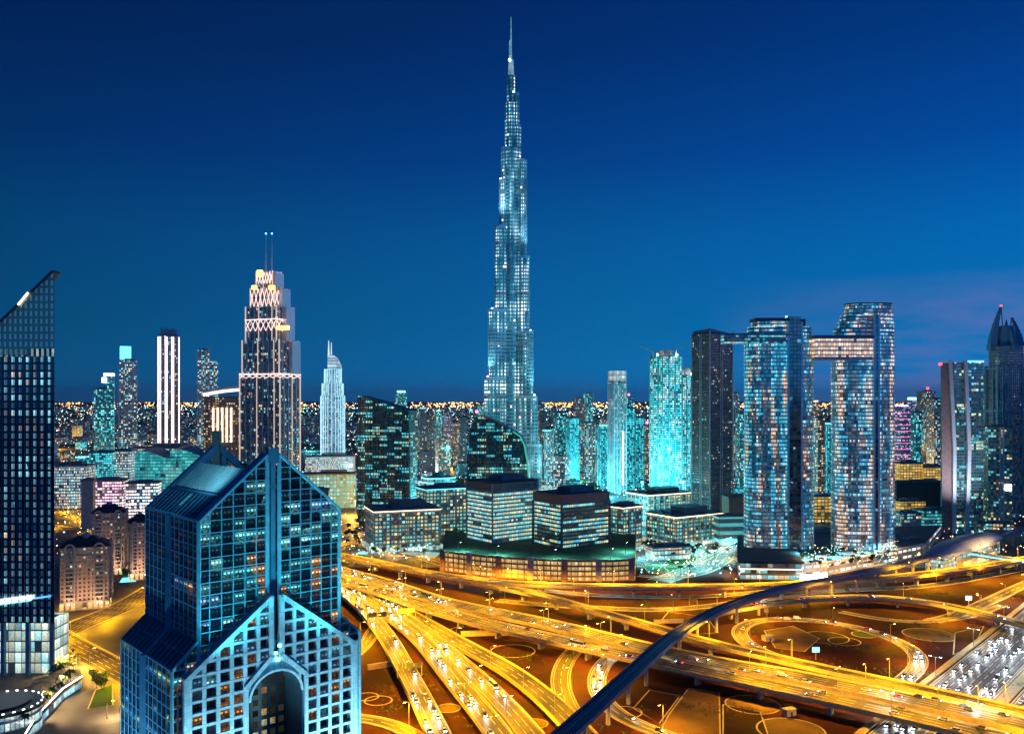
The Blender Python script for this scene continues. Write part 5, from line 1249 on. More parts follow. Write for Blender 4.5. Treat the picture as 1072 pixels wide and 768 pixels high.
# white illuminated sail-crowned tower
ADY = 1957; ad = thing('sail_crown_tower', 'brilliant white lit tower with a curved sail crown and thin spire', 'tower', (XW(346.5, ADY), ADY, 0))
m_ad = facade('white_lit_wall', (.4, .45, .5), (.1, .2, .25), 3.0, 5.0, .3, .4, .7, [(.55, .9, 1), (.25, .75, 1), (.95, 1, 1)], 1.1, run=.3, seed=191)
def AZ(py): return ZW(py, ADY)
b = MB(); fn = MB()
for a, c, p0, p1 in ((334.6, 360, None, 414), (336, 358.5, 414, 401), (338.5, 356.5, 401, 386)):
    w = XW(c, ADY) - XW(a, ADY); po = ngon((XW(a, ADY) + XW(c, ADY)) / 2, ADY + 15, w / 2, 28, ry=15, p=2.6); z0 = 0 if p0 is None else AZ(p0); b.prism(po, z0, AZ(p1), 0, 1)
    for i in range(14, 28): fn.beam((*grow(po, .6)[i], z0), (*grow(po, .6)[i], AZ(p1)), .8)
b.build('tier_body', [m_ad, M['greyroof']], ad); fn.build('light_fin_mullion', glow('white_fin', (.45, .85, 1), 1.1), ad)
b = MB(); sail = [(342.3, 386), (342.3, 372), (347, 371), (351.5, 374), (355, 380), (356.5, 386)]
q = [(XW(px, ADY), AZ(py)) for px, py in sail]
b.face([(x, ADY + 6, z) for x, z in q], [(x, z) for x, z in q]); b.face([(x, ADY + 20, z) for x, z in reversed(q)], [(x, z) for x, z in reversed(q)])
for i in range(len(q)):
    (xa, za), (xb, zb_) = q[i], q[(i + 1) % len(q)]; b.face([(xa, ADY + 6, za), (xb, ADY + 6, zb_), (xb, ADY + 20, zb_), (xa, ADY + 20, za)])
b.build('sail_crown', facade('sail_skin', (.5, .55, .6), (.3, .4, .45), 40, 7, .02, .3, .95, [(.6, .9, 1), (.9, 1, 1)], .9, seed=193), ad)
b = MB(); b.cone(XW(342.8, ADY), ADY + 13, AZ(372), AZ(356), 2.2, .8); b.cone(XW(345.6, ADY), ADY + 13, AZ(371), AZ(358), 1.4, .7); b.build('spire', glow('spire_white', (.7, .9, 1), .8), ad)

# ================================================================ right edge: three towers
RY = 1060
rx = thing('pale_framed_tower', 'slim glass tower edged by kinked pale ribs with a brown blank side wall', 'tower', (XW(1008, RY), RY + 15, 0))
m_r = facade('teal_tower_glass', (.04, .07, .08), (.012, .05, .06), 3.2, 3.8, .1, .25, .30, [(.1, .75, .85), (.8, .95, .6), (.05, .5, .7), (.4, .9, 1)], 1.15, run=.6, seed=201, ior=2.1, clump=.9)
x0, x1, x2 = XW(986.5, RY), XW(999, RY), XW(1030, RY + 3); zT = ZW(379, RY)
def front(x): return RY + (x - x0) * .06
b = MB(); b.prism([(x1, RY), (x2, RY + 4), (x2 + 6, RY + 34), (x1, RY + 34)], 0, zT, 0, 1); b.build('glass_body', [m_r, M['darkroof']], rx)
b = MB(); xk = x0 * (RY + 34) / RY + 1; b.prism([(x0, RY + 1), (x1 - .05, RY - .02), (x1 - .05, RY + 34), (xk, RY + 34)], 0, ZW(381, RY)); b.build('side_wall', plain('brown_wall_panel', (.20, .12, .11), .6), rx)
for pts in ([(994, 379), (998.5, 470), (998, 565)], [(1010, 379), (1014, 470), (1011.5, 565)]):
    b = MB()
    for i in range(2):
        (a, pa), (c, pc) = pts[i], pts[i + 1]; b.beam((XW(a, RY), RY - 1.2, ZW(pa, RY) + (2 if i == 0 else 0)), (XW(c, RY), RY - 1.2, max(0, ZW(pc, RY))), 4.2, 3.2, up=(0, 1, 0))
    b.build('rib', plain('pale_rib', (.42, .44, .48), .5, var=.1), rx)
b = MB(); b.beam((XW(1012, RY), RY - .6, zT + 1), (x2, RY + 3.4, zT + 1), .8, 2); b.build('crown_light', M['g_cyan2'], rx)
b = MB(); b.prism(ngon(XW(988, RY), RY + 8, 2.0, 8), ZW(382, RY), ZW(379.5, RY)); b.build('beacon', M['g_red'], rx)
RSP = lightdata('rib_fill', 'SPOT', 4.5e5, (.75, .82, 1), 1.0, 70, .9)  # unseen spots added in front to brighten the ribs
for s in (-14, 22):
    o = lamp('wash_light', RSP, (XW(1003, RY) + s, RY - 70, 14), rx); d = Vector((XW(1003, RY), RY, 105)) - Vector(o.matrix_world.translation if False else (XW(1003, RY) + s, RY - 70, 14)); o.rotation_euler = d.to_track_quat('-Z', 'Y').to_euler()  # unseen spots added to brighten the ribs
# lower terraces: parking slab and pale striped tower in front of the crowned one
QY = 1120; st_, (cx, cy, w, d, z1, po) = bt('striped_tower', 'slender teal tower with a bright white sign light at its foot beside the ornate tower', 1031, 1057, 447, QY, R(-10), .7, facade('striped_glass', (.10, .12, .14), (.015, .05, .055), 3.2, 3.6, .15, .3, .30, [(.9, .85, .4), (.2, .8, .9), (.5, .95, 1)], 1.0, run=.4, seed=205), trim=None)
b = MB(); 
for f in (.5, .62): 
    p = Vector(po[0]).lerp(Vector(po[1]), f); b.beam((p.x, p.y - .6, 0), (p.x, p.y - .6, z1), 2.2, 1)
b.build('facade_mullion', M['pale'], st_)
p = Vector(po[0]).lerp(Vector(po[1]), .82); b = MB(); b.beam((p.x - 4, p.y - .8, ZW(510, QY)), (p.x + 4, p.y - .8, ZW(510, QY)), .6, 8); b.build('sign_panel', M['g_white'], st_)
# ornate crowned tower
OY = 1190; oc = thing('ornate_crown_tower', 'dark blue tower with an ornate crown of curved horns and a red beacon', 'tower', (XW(1053, OY), OY + 18, 0))
m_oc = facade('ornate_wall', (.10, .12, .16), (.01, .02, .04), 2.8, 3.8, .34, .3, .05, [(.3, .7, .9), (.9, .8, .6)], .7, run=.2, seed=211)
def OZ(py): return ZW(py, OY)
b = MB(); ocx = XW(1053.5, OY + 18); po = ngon(ocx, OY + 18, XW(1071, OY) - XW(1054, OY), 16, p=3.4, a0=math.pi / 16); b.prism(po, 0, OZ(385), 0, 1)
po2 = ngon(ocx, OY + 18, XW(1069, OY) - XW(1054, OY), 16, p=3.0, a0=math.pi / 16); b.prism(po2, OZ(385), OZ(362), 0, 1)
b.build('tower_body', [m_oc, M['darkroof']], oc)
fn = MB()
for i in range(16): fn.beam((*grow(po, .6)[i], 0), (*grow(po, .6)[i], OZ(382)), 2.0)
fn.build('facade_mullion', M['bluecap'], oc)
rw = XW(1069, OY) - XW(1054, OY)
b = MB(); b.prism(ngon(ocx, OY + 18, rw * .72, 12), OZ(362), OZ(340), poly2=ngon(ocx, OY + 18, rw * .5, 12)); b.build('crown_base', M['bluecap'], oc)
for a, hz_, wz in ((math.pi, 319.5, 1), (0, 331, .8), (math.pi * 1.5, 341, .7), (math.pi * .5, 341, .7)):
    b = MB(); pr = None
    for i in range(9):
        f = i / 8; rr = rw * (1 - .62 * f ** 1.7) ; z = OZ(366) + (OZ(hz_) - OZ(366)) * f
        cur_ = (ocx + math.cos(a) * rr, OY + 18 + math.sin(a) * rr, z)
        if pr: b.beam(pr, cur_, 10.5 * (1 - .8 * f) * wz + .8, 11.0 * (1 - .8 * f) + .8)
        pr = cur_
    b.build('crown_horn', M['bluecap'], oc)
    b = MB(); b.beam((ocx + math.cos(a) * rw * .2, OY + 18 + math.sin(a) * rw * .2, OZ(350)), pr, 1.0, 1.0); b.build('crown_rib', M['bluecap'], oc)
b = MB(); b.cone(ocx, OY + 18, OZ(345), OZ(333), 3.5, .5); b.build('crown_spire', M['bluecap'], oc)
b = MB(); x = ocx - rw * .38; b.prism(ngon(x, OY + 18, 1.5, 8), OZ(319.5), OZ(318)); b.build('beacon', M['g_red'], oc)
b = MB()
for py in (385, 430, 475, 520): b.prism(grow(po, 1.0), OZ(py) - 1.5, OZ(py) + 1.5, bottom=True)
b.build('floor_trim', M['bluecap'], oc)

# ================================================================ cyan-lit towers under construction
m_cn = facade('site_lit_frame', (.05, .22, .26), (.02, .20, .24), 4.0, 3.8, .22, .3, .70, [(.03, .60, .70), (.08, .85, .92), (.3, 1, 1), (.85, 1, 1), (.02, .4, .5)], 1.55, run=.25, seed=221, rough=.5, clump=.7)
def crane(px, py, Y, ang, label, h=26, L=34):
    x, z = XW(px, Y), ZW(py, Y); r = thing('tower_crane', label, 'crane', (x, Y, z)); b = MB(); b.beam((x, Y, z), (x, Y, z + h), 1.4); b.build('mast', M['signyellow'], r)
    c, s = math.cos(ang), math.sin(ang); b = MB(); b.beam((x, Y, z + h), (x + c * L, Y + s * L, z + h + 10), .9); b.beam((x, Y, z + h + 7), (x + c * L * .6, Y + s * L * .6, z + h + 6.5), .4); b.build('jib', M['signyellow'], r)
    b = MB(); b.beam((x, Y, z + h), (x - c * 10, Y - s * 10, z + h), 1.0); b.box(x - c * 9, Y - s * 9, 3, 3, z + h - 3, z + h); b.build('counterweight', M['metal'], r)
CYY = 1400
for a, c, pt, lab, n in ((681, 713, 373, 'taller cyan floodlit concrete tower under construction with cranes on its roof', 1), (706, 727, 393, 'shorter cyan floodlit tower under construction tucked beside the taller one', 2)):
    r, (cx, cy, w, d, z1, po) = bt('unfinished_tower', lab, a, c, pt, CYY + (0 if n == 1 else 40), R(30), .8, m_cn, cap='tealroof', trim='tealroof', trimstep=3.8, plant=False)
    b = MB(); b.box(cx, cy, w * .45, d * .45, z1, z1 + 12, R(30)); b.build('core_wall', M['concrete'], r)
    for sx, sy in ((-.4, -.4), (.4, -.4), (.1, .3)):
        b = MB(); b.box(cx + sx * w, cy + sy * d, 2.6, 2, z1 + 2, z1 + 4.6); b.build('floodlight', M['g_led'], r)
    fns = MB()
    for i in range(4):
        A, B = Vector(grow(po, .8)[i]), Vector(grow(po, .8)[(i + 1) % 4])
        for f in (.0, .33, .66): p = A.lerp(B, f); fns.beam((p.x, p.y, 0), (p.x, p.y, z1), 1.4)
    fns.build('facade_mullion', M['concrete'], r)
crane(684, 377, CYY + 12, 2.6, 'yellow tower crane on the left corner of the taller cyan construction tower', 14, 24)
crane(708, 376, CYY + 14, .6, 'yellow tower crane on the right corner of the taller cyan construction tower', 16, 24)
crane(722, 395, CYY + 55, .9, 'yellow tower crane on top of the shorter cyan construction tower', 18, 22)
cl = lightdata('site_flood', 'POINT', 3.0e5, (.08, .85, 1), 3)
for px, py, Y in ((690, 500, CYY - 30), (715, 505, CYY - 30), (672, 505, CYY - 20), (700, 470, CYY - 40)):
    pl_ = thing('site_floodlight_mast', 'cyan floodlight mast at the foot of the construction towers, ' + {690: 'below the taller one', 715: 'below the shorter one', 672: 'at the outer corner', 700: 'tallest of the masts'}[px], 'light mast', (XW(px, Y), Y, 0), 'construction site light masts')
    z = ZW(py, Y); b = MB(); b.beam((XW(px, Y), Y, 0), (XW(px, Y), Y, z), .8); b.build('pole', M['metal'], pl_); b = MB(); b.box(XW(px, Y), Y, 3, 1.2, z, z + 1.8); b.build('lamp_head', M['g_cyan'], pl_)
    lamp('lamp_light', cl, (XW(px, Y), Y - 3, z + 1), pl_)
# ================================================================ background towers
BK = [facade('bk_teal', (.06, .14, .17), (.015, .06, .08), 3.2, 3.7, .22, .34, .38, TEAL + CYAN[:2], 1.72, run=.25, seed=301),
      facade('bk_cyan', (.08, .26, .30), (.03, .20, .24), 3.2, 3.7, .2, .32, .62, TEAL, 1.65, run=.3, seed=302),
      facade('bk_blue', (.05, .07, .10), (.01, .025, .045), 3.0, 3.7, .3, .36, .20, [(.3, .7, .95), (.85, .9, .7), (1, .7, .4), (.15, .5, .8)], 1.50, run=.2, seed=303),
      facade('bk_warm', (.22, .16, .12), (.04, .04, .04), 3.2, 3.7, .35, .4, .38, WARM, 1.58, run=.2, seed=304),
      facade('bk_mix', (.12, .15, .18), (.02, .05, .07), 3.2, 3.7, .25, .36, .36, MIXED, 1.65, run=.2, seed=305),
      facade('bk_violet', (.10, .10, .16), (.02, .03, .06), 3.2, 3.7, .2, .4, .35, VIOLET, 1.50, run=.5, seed=306)]
# -- left group, each with its own look
def crownlight(r, cx, cy, w, d, z, ang, h, mat, name='crown_light'):
    b = MB(); b.box(cx, cy, w, d, z, z + h, ang); return b.build(name, mat, r)
l1, (cx, cy, w, d, z1, po) = bt('purple_cap_tower', 'stepped blue tower with a purple lit cap and small white sign light', 98, 113, 407, 1700, R(20), .8, BK[0], trim='bluecap', trimstep=7.4)
b = MB(); b.box(cx + w * .55, cy + 8, w * .8, d * .8, 0, ZW(393, 1700), R(20)); b.build('upper_body', BK[0], l1); crownlight(l1, cx + w * .55, cy + 8, w * .82, d * .82, ZW(393, 1700), R(20), 5, M['g_violet'])
b = MB(); b.box(cx + w * .35, cy + 8 - d * .62, 9, 1.2, ZW(400, 1700), ZW(395, 1700)); b.build('sign_panel', M['g_white'], l1)
l2, (cx, cy, w, d, z1, po) = bt('pale_grid_tower', 'pale grid tower with a cyan boxed top, next to the purple capped one', 123, 144, 377, 1650, R(28), .8, BK[4], trim='pale', trimstep=3.7, fins=4)
crownlight(l2, cx - 4, cy, w * .62, d * .6, z1, R(28), ZW(362, 1650) - z1, M['g_cyan2'], 'crown_box')
l3, (cx, cy, w, d, z1, po) = bt('pink_striped_tower', 'slender tower with full height pink white light stripes', 164.5, 188.5, 351, 1600, R(24), .75, BK[2], plant=False)
b = MB()
for e in (0, 1, 3):
    A, B = Vector(grow(po, .7)[e]), Vector(grow(po, .7)[(e + 1) % 4])
    for f in ((.02, .10, .33, .41, .64, .72, .98) if e == 0 else (.3, .75)): p = A.lerp(B, f); b.beam((p.x, p.y, 0), (p.x, p.y, z1 - 2), 1.5)
b.build('light_fin_mullion', M['g_pink'], l3)
b = MB(); b.box(cx, cy, w * .8, d * .8, z1, ZW(344, 1600), R(24)); 
for f in (-.32, 0, .32): b.box(cx + f * w * .9, cy - d * .3, 3, 3, z1, ZW(342.5, 1600), R(24))
b.build('crown_block', M['bluecap'], l3)
l4, (cx, cy, w, d, z1, po) = bt('stepped_grid_tower', 'pale grid tower with a stepped top behind the curved roof hotel', 206, 220, 366, 1750, R(20), .8, BK[4], trim='pale', trimstep=3.7, fins=3)
b = MB(); b.box(cx + w * .8, cy + 6, w * .8, d * .8, 0, ZW(378, 1750), R(20)); b.build('lower_body', BK[4], l4)
# hotel with bright curved roof line
HYY = 1190; ho, (cx, cy, w, d, z1, po) = bt('curved_roof_hotel', 'brown hotel slab with a glowing white curved roof band and tall warm light columns', 213, 262, 416, HYY, R(14), .5, facade('hotel_wall', (.24, .15, .11), (.05, .05, .05), 3.0, 3.5, .4, .42, .34, WARM, .95, run=.15, seed=311), plant=False, trim='brown', trimstep=3.5)
b = MB(); p0, p1 = Vector(po[0]), Vector(po[1])
for i in range(10):
    f0, f1 = i / 10, (i + 1) / 10; a, c = p0.lerp(p1, f0), p0.lerp(p1, f1); za, zc = z1 + 8 + 7 * math.sin(f0 * 1.6), z1 + 8 + 7 * math.sin(f1 * 1.6)
    b.beam((a.x, a.y - 1, za), (c.x, c.y - 1, zc), 14, 3.0)
b.build('curved_roof', M['white'], ho)
b = MB()
for i in range(10):
    f0, f1 = i / 10, (i + 1) / 10; a, c = p0.lerp(p1, f0), p0.lerp(p1, f1); za, zc = z1 + 4 + 7 * math.sin(f0 * 1.6), z1 + 4 + 7 * math.sin(f1 * 1.6)
    b.beam((a.x, a.y - 1.6, za), (c.x, c.y - 1.6, zc), 1, 3.4)
b.build('roof_light_strip', M['g_warm'], ho)
b = MB()
for f in (.22, .32, .42, .52, .62): p = p0.lerp(p1, f); b.beam((p.x, p.y - .8, z1 - 62), (p.x, p.y - .8, z1 - 14), 1.8)
b.build('light_column', M['g_warm'], ho)
# -- centre and right: (left px, right px, top px, distance, angle, material, cap light, label)
T = [
 (413.5, 426.5, 411, 2600, 15, 0, 'g_cyan', 'distant blue tower capped by a brilliant cyan lamp box behind the wide black tower'),
 (438, 447, 428, 2350, 20, 2, 'g_cyan2', 'distant dark blue tower with a cyan top strip just right of the wide black tower'),
 (448, 455, 436, 2200, 30, 2, None, 'short plain dark tower between two cyan topped ones, right of the wide black tower'),
 (455, 463, 431, 2150, 25, 0, 'g_cyan2', 'distant teal tower with a cyan top strip, third from the wide black tower'),
 (464, 474, 434, 2500, 15, 5, None, 'distant violet speckled tower between the wide black tower and the spire'),
 (474, 481, 443, 2000, 30, 3, None, 'short warm lit tower left of the bowed black office'),
 (480, 489, 438, 1900, 25, 2, None, 'dark tower touching the bowed black office on its left'),
 (499, 508, 424, 2700, 20, 0, None, 'thin distant tower just left of the great spire'),
 (563, 570, 421, 1950, 20, 2, None, 'narrow dark tower immediately right of the great spire'),
 (566, 579, 452, 1560, 25, 4, 'g_cyan2', 'short cyan lit tower at the foot of the great spire'),
 (579, 593, 432, 1800, 28, 0, None, 'dull teal tower, second to the right of the great spire'),
 (593, 606, 438, 1650, 22, 1, None, 'bright turquoise tower between two dull teal ones, right of the great spire'),
 (600, 612, 417, 2250, 18, 2, None, 'tall dark twin slab with an antenna far behind the turquoise tower'),
 (611, 621, 412, 2300, 24, 0, None, 'tall far teal slab with an antenna on its roof edge'),
 (606, 623, 443, 1700, 30, 4, None, 'broad mixed light tower in front of the far antenna slab'),
 (625, 639, 447, 1580, 24, 1, 'g_cyan2', 'low bright turquoise tower just left of the slim silver tower'),
 (650, 664, 428, 1560, 26, 1, None, 'bright turquoise tower just right of the slim silver tower'),
 (662, 674, 437, 1620, 20, 1, None, 'second bright turquoise tower, one step right of the slim silver tower'),
 (653, 663, 416, 2100, 22, 0, 'g_mag', 'tower carrying a magenta beacon behind the bright turquoise one'),
 (673, 681, 446, 1750, 20, 3, 'g_mag', 'low brown tower with a pink roof beacon beside the construction towers'),
 (766, 773, 412, 1750, 15, 4, None, 'narrow tower seen in the gap between the dark finned tower and the slotted tower'),
 (771, 781, 433, 1600, 20, 0, None, 'lower teal tower in the gap left of the slotted tower'),
 (849, 857, 421, 1700, 15, 3, 'g_warm', 'warm topped tower seen under the sky bridge'),
 (852, 863, 438, 1300, 18, 3, None, 'brown slab tower seen in the gap between the two curved towers'),
 (862, 873, 445, 1350, 20, 1, 'g_cyan2', 'teal slab tower in the gap between the two curved towers'),
 (936, 952, 426, 1560, 20, 5, 'g_violet', 'pink banded tower right of the taller curved tower'),
 (949, 960, 419, 1800, 18, 5, 'g_cyan', 'tower with a cyan and magenta roof sign behind the pink banded one'),
 (954, 964, 432, 1500, 25, 0, None, 'dark teal tower with a magenta beacon two places right of the pink banded tower'),
 (961, 978, 410, 1700, 22, 2, 'g_red', 'dark round shouldered tower with a red beacon left of the pale ribbed tower'),
 (972, 986, 418, 1620, 16, 4, None, 'pale balconied tower directly behind the pale ribbed tower'),
 (1030, 1038, 392, 1500, 12, 0, None, 'teal tower peeking between the pale ribbed tower and the ornate one'),
 (1068, 1080, 400, 1450, 12, 2, None, 'dark tower behind the ornate crowned tower at the picture edge'),
]
for a, c, pt, Y, an, mi, cl_, lab in T:
    lab = lab.replace(' at the picture edge', '')
    r, (cx, cy, w, d, z1, po) = bt('background_tower', lab, a, c, pt, Y, R(an), .85, BK[mi], cap='greyroof', trim='bluecap' if mi in (0, 2) else None, trimstep=7.4, fins=3 if mi in (1, 4) else 0, finmat='tealroof' if mi == 1 else 'pale')
    if cl_ in ('g_mag', 'g_red'):
        b = MB(); b.prism(ngon(cx, cy - d * .3, 2.2, 8), z1 + 5, z1 + 9.5); b.build('beacon', M[cl_], r)
    elif cl_: crownlight(r, cx, cy - 1, w * .7, d * .7, z1 + .5, R(an), 5.5 if cl_ == 'g_cyan' else 3, M[cl_])
    if 'antenna' in lab:
        b = MB(); b.cone(cx + w * .3, cy, z1, z1 + 24, .8, .3); b.build('antenna', M['metal'], r)
    if 'pink banded' in lab and 'right of the taller' in lab:
        b = MB(); z = 30
        while z < z1: b.prism(grow(po, .5), z, z + 1.2, bottom=True); z += 11
        b.build('light_band_trim', glow('pink_band', (1, .15, .6), .9), r)
# slim silver tower
sv, (cx, cy, w, d, z1, po) = bt('slim_silver_tower', 'slim tall silver tower with a pale lattice top standing above the turquoise cluster', 637, 655, 400, 1500, R(24), .85, facade('silver_glass', (.35, .36, .38), (.05, .09, .12), 2.6, 3.7, .3, .3, .34, [(.4, .85, .95), (1, .8, .65), (.9, .95, 1)], 1.0, run=.2, seed=321), plant=False, fins=4)
b = MB(); b.prism(po, z1, ZW(388, 1500)); b.build('lattice_crown', facade('lattice_top', (.5, .45, .42), (.2, .2, .2), 3, 9, .35, .2, .9, [(1, .85, .75), (.9, .95, 1)], .8, seed=322), sv)
b = MB()
for i in range(4): b.beam((*grow(po, .4)[i], 0), (*grow(po, .4)[i], ZW(388, 1500)), 1.6)
b.build('corner_mullion', M['steel'], sv)
b = MB(); p = Vector(po[0]).lerp(Vector(po[1]), .75); b.beam((p.x, p.y - 1, 15), (p.x, p.y - 1, 110), 3.2, 1); b.build('light_column', M['g_pink'], sv)

# ================================================================ arched brown apartment blocks on the left
m_ap = facade('apartment_wall', (.46, .31, .22), (.03, .035, .04), 3.1, 3.3, .52, .46, .14, [(1, .7, .35), (.8, .9, .6), (.4, .8, .8)], .8, run=.1, seed=331)
m_base = facade('apartment_arcade', (.40, .30, .20), (.1, .07, .04), 4.0, 7, .3, .25, .9, [(1, .68, .28), (1, .58, .2)], 1.2, run=.2, seed=332)
APW = lightdata('apartment_wash', 'SPOT', 1.3e4, (1, .60, .34), .8, 110, .9)
def apartment(label, pl, pr, pt, Y, ang, ratio):
    cx, cy, w, d = boxdims(pl, pr, Y, ang, ratio); z1 = ZW(pt, Y); r = thing('arched_apartment_block', label, 'apartment block', (cx, cy, 0)); po = rect(cx, cy, w, d, ang)
    b = MB(); b.prism(po, 7, z1 - 6, 0, 1); b.build('wall', [m_ap, M['brown']], r)
    b = MB(); b.prism(grow(po, .8), 0, 7); b.build('arcade', m_base, r)
    b = MB(); b.prism(grow(po, .9), 6.8, 7.5, bottom=True); b.prism(grow(po, 1.2), z1 - 6.6, z1 - 5.8, bottom=True); b.prism(grow(po, .7), z1 - 13, z1 - 12.4, bottom=True); b.build('cornice_trim', M['cream'], r)
    b = MB(); b.prism(grow(po, 1.4), z1 - 5.8, z1 - 1.5, poly2=grow(po, -w * .16)); b.prism(grow(po, -w * .22), z1 - 1.5, z1 + 1.5, poly2=grow(po, -w * .32)); b.build('mansard_roof', plain('slate_red', (.06, .035, .035), .7), r)
    c, s = math.cos(ang), math.sin(ang)
    for fx_, fy_, nx, ny in ((-.30, -.5, 0, -1), (.30, -.5, 0, -1), (.5, -.2, 1, 0), (.5, .25, 1, 0)):
        lx, ly = fx_ * w + nx * .9, fy_ * d + ny * .9; bw = min(w, d) * .26; px_, py_ = (1, 0) if ny else (0, 1)
        def L(o, z, out=0): x = lx + px_ * o + nx * out; y = ly + py_ * o + ny * out; return (cx + x * c - y * s, cy + x * s + y * c, z)
        b = MB()                                         # arched bay front
        prof = [(-bw / 2, 7.5), (-bw / 2, z1 - 7)] + [(-bw / 2 * math.cos(math.pi * i / 12), z1 - 7 + bw * .55 * math.sin(math.pi * i / 12)) for i in range(1, 12)] + [(bw / 2, z1 - 7), (bw / 2, 7.5)]
        for i in range(len(prof) - 1): b.beam(L(prof[i][0], prof[i][1]), L(prof[i + 1][0], prof[i + 1][1]), 1.3, 1.8, up=(c * nx - s * ny, s * nx + c * ny, 0))
        b.build('arch_trim', M['cream'], r)
        b = MB()
        z = 10.5
        while z < z1 - 8: b.beam(L(-bw * .40, z, .5), L(bw * .40, z, .5), 2.0, .8); z += 3.3
        b.build('balcony_trim', M['pale'], r)
    b = MB(); b.prism(ngon(cx, cy, w * .14, 12), z1 - 2, z1 + 3.2, poly2=ngon(cx, cy, w * .08, 12)); b.build('roof_turret', M['bluecap'], r)
    for sx, sy in ((-.35, -.5), (.3, -.5), (.5, .0)):
        lx, ly = sx * w + (14 if sx == .5 else 0), sy * d - (0 if sx == .5 else 14); p = (cx + lx * c - ly * s, cy + lx * s + ly * c, 3.0); o = lamp('wash_light', APW, p, r); o.rotation_euler = (Vector((cx, cy, z1 * .55)) - Vector(p)).to_track_quat('-Z', 'Y').to_euler()
    return r
apartment('brown arched apartment block with a red slate roof at the crossroads', 62, 118, 566, 668, R(22), .75)
apartment('arched apartment block with a dark roof half hidden behind the blue gabled tower', 95, 134, 531, 800, R(20), .8)
apartment('pale narrow apartment block squeezed between its arched neighbour and the blue gabled tower', 133, 160, 541, 780, R(30), .9)
# ================================================================ mall and its halls on the left
m_mall = facade('mall_pattern', (.40, .36, .32), (.2, .18, .16), 2.4, 4.4, .35, .35, .72, [(1, .78, .55), (1, .88, .75), (.4, .9, .95), (.85, .95, 1)], 1.2, run=.3, seed=341)
for lab, a, c, pt, Y, an, ra, mt, cap in [
    ('white lattice fronted mall hall below the pink striped tower', 119, 140, 472, 1420, 5, .8, m_mall, 'tealroof'),
    ('long mall wing with glowing arcade and roof lamps behind the blue gabled tower', 140, 210, 469, 1500, 4, .4, m_mall, 'greyroof'),
    ('round shouldered cyan glass hall left of the lattice mall hall', 95, 120, 474, 1400, 10, .8, BK[1], 'tealroof'),
    ('low lit mall block with a teal flat roof beside the slanted glass tower', 56, 96, 488, 1300, 6, .7, m_mall, 'tealroof'),
    ('pale boxy store with white lit entrance beside the car park', 92, 132, 503, 1180, 8, .5, facade('store_front', (.5, .42, .4), (.3, .2, .2), 3.2, 4, .2, .4, .7, [(1, .7, .5), (1, .5, .75), (1, .9, .8)], 2.4, seed=345), 'greyroof'),
    ('bright white store box right of the pale boxy store', 133, 168, 506, 1130, 12, .6, facade('store_front_b', (.5, .45, .42), (.3, .25, .25), 3.4, 4.2, .2, .4, .75, [(1, .8, .65), (1, .95, .9), (.5, .9, 1)], 2.6, seed=346), 'greyroof'),
    ('grey windowless store house between the road and the pale boxy store', 86, 99, 503, 1100, 10, .8, M['concrete'], 'greyroof'),
    ('low mall arcade with glowing archways at the foot of the sail crowned tower', 320, 372, 478, 1800, 6, .4, m_mall, 'tealroof'),
    ('teal gabled glasshouse row right of the blue gabled tower', 317, 374, 497, 1300, 8, .45, facade('glasshouse', (.2, .3, .3), (.1, .3, .3), 5, 6, .3, .3, .8, TEAL + [(.9, 1, 1)], .9, seed=347), 'tealroof'),
    ('brown low hall with a rounded canopy right of the blue gabled tower', 316, 345, 513, 1150, 12, .5, M['brown'], 'greyroof'),
]:
    r, (cx, cy, w, d, z1, po) = bt('mall_hall', lab, a, c, pt, Y, R(an), ra, mt, cap=cap, cat='shopping hall', plant=True)
    b = MB(); q = grow(po, 1.2); b.prism(q, z1 - .8, z1 + .5, bottom=True); b.build('eave', M['greyroof'], r)
# two wave roofs
for lab, a, c, py, Y in (('teal wave shaped roof with a pointed prow beside the lattice mall hall', 141, 190, 478, 1330), ('second teal wave roof reaching behind the blue gabled tower', 178, 226, 476, 1345)):
    x0, x1 = XW(a, Y), XW(c, Y); z = ZW(py, Y); r = thing('wave_roof_hall', lab, 'shopping hall', ((x0 + x1) / 2, Y + 20, 0)); b = MB(); n = 14
    zz = lambda f: z + 3 + 5.5 * math.sin(f * 5.2 + .6)
    for i in range(n):
        f0, f1 = i / n, (i + 1) / n; xa, xb = x0 + (x1 - x0) * f0, x0 + (x1 - x0) * f1
        b.face([(xa, Y, zz(f0)), (xb, Y, zz(f1)), (xb, Y + 44, zz(f1) + 4), (xa, Y + 44, zz(f0) + 4)])
    b.build('wave_roof', M['tealroof'], r)
    b = MB(); n = 14
    for i in range(n):
        f0, f1 = i / n, (i + 1) / n; xa, xb = x0 + (x1 - x0) * f0, x0 + (x1 - x0) * f1
        b.face([(xa, Y + .5, 0), (xb, Y + .5, 0), (xb, Y + .5, zz(f1) - .1), (xa, Y + .5, zz(f0) - .1)], [(xa, 0), (xb, 0), (xb, zz(f1)), (xa, zz(f0))])
    b.build('glass_front', facade('wave_front', (.1, .3, .3), (.05, .25, .25), 4, 5, .1, .2, .9, [(.05, .7, .7), (.1, .9, .85)], .7, seed=350 + a), r)
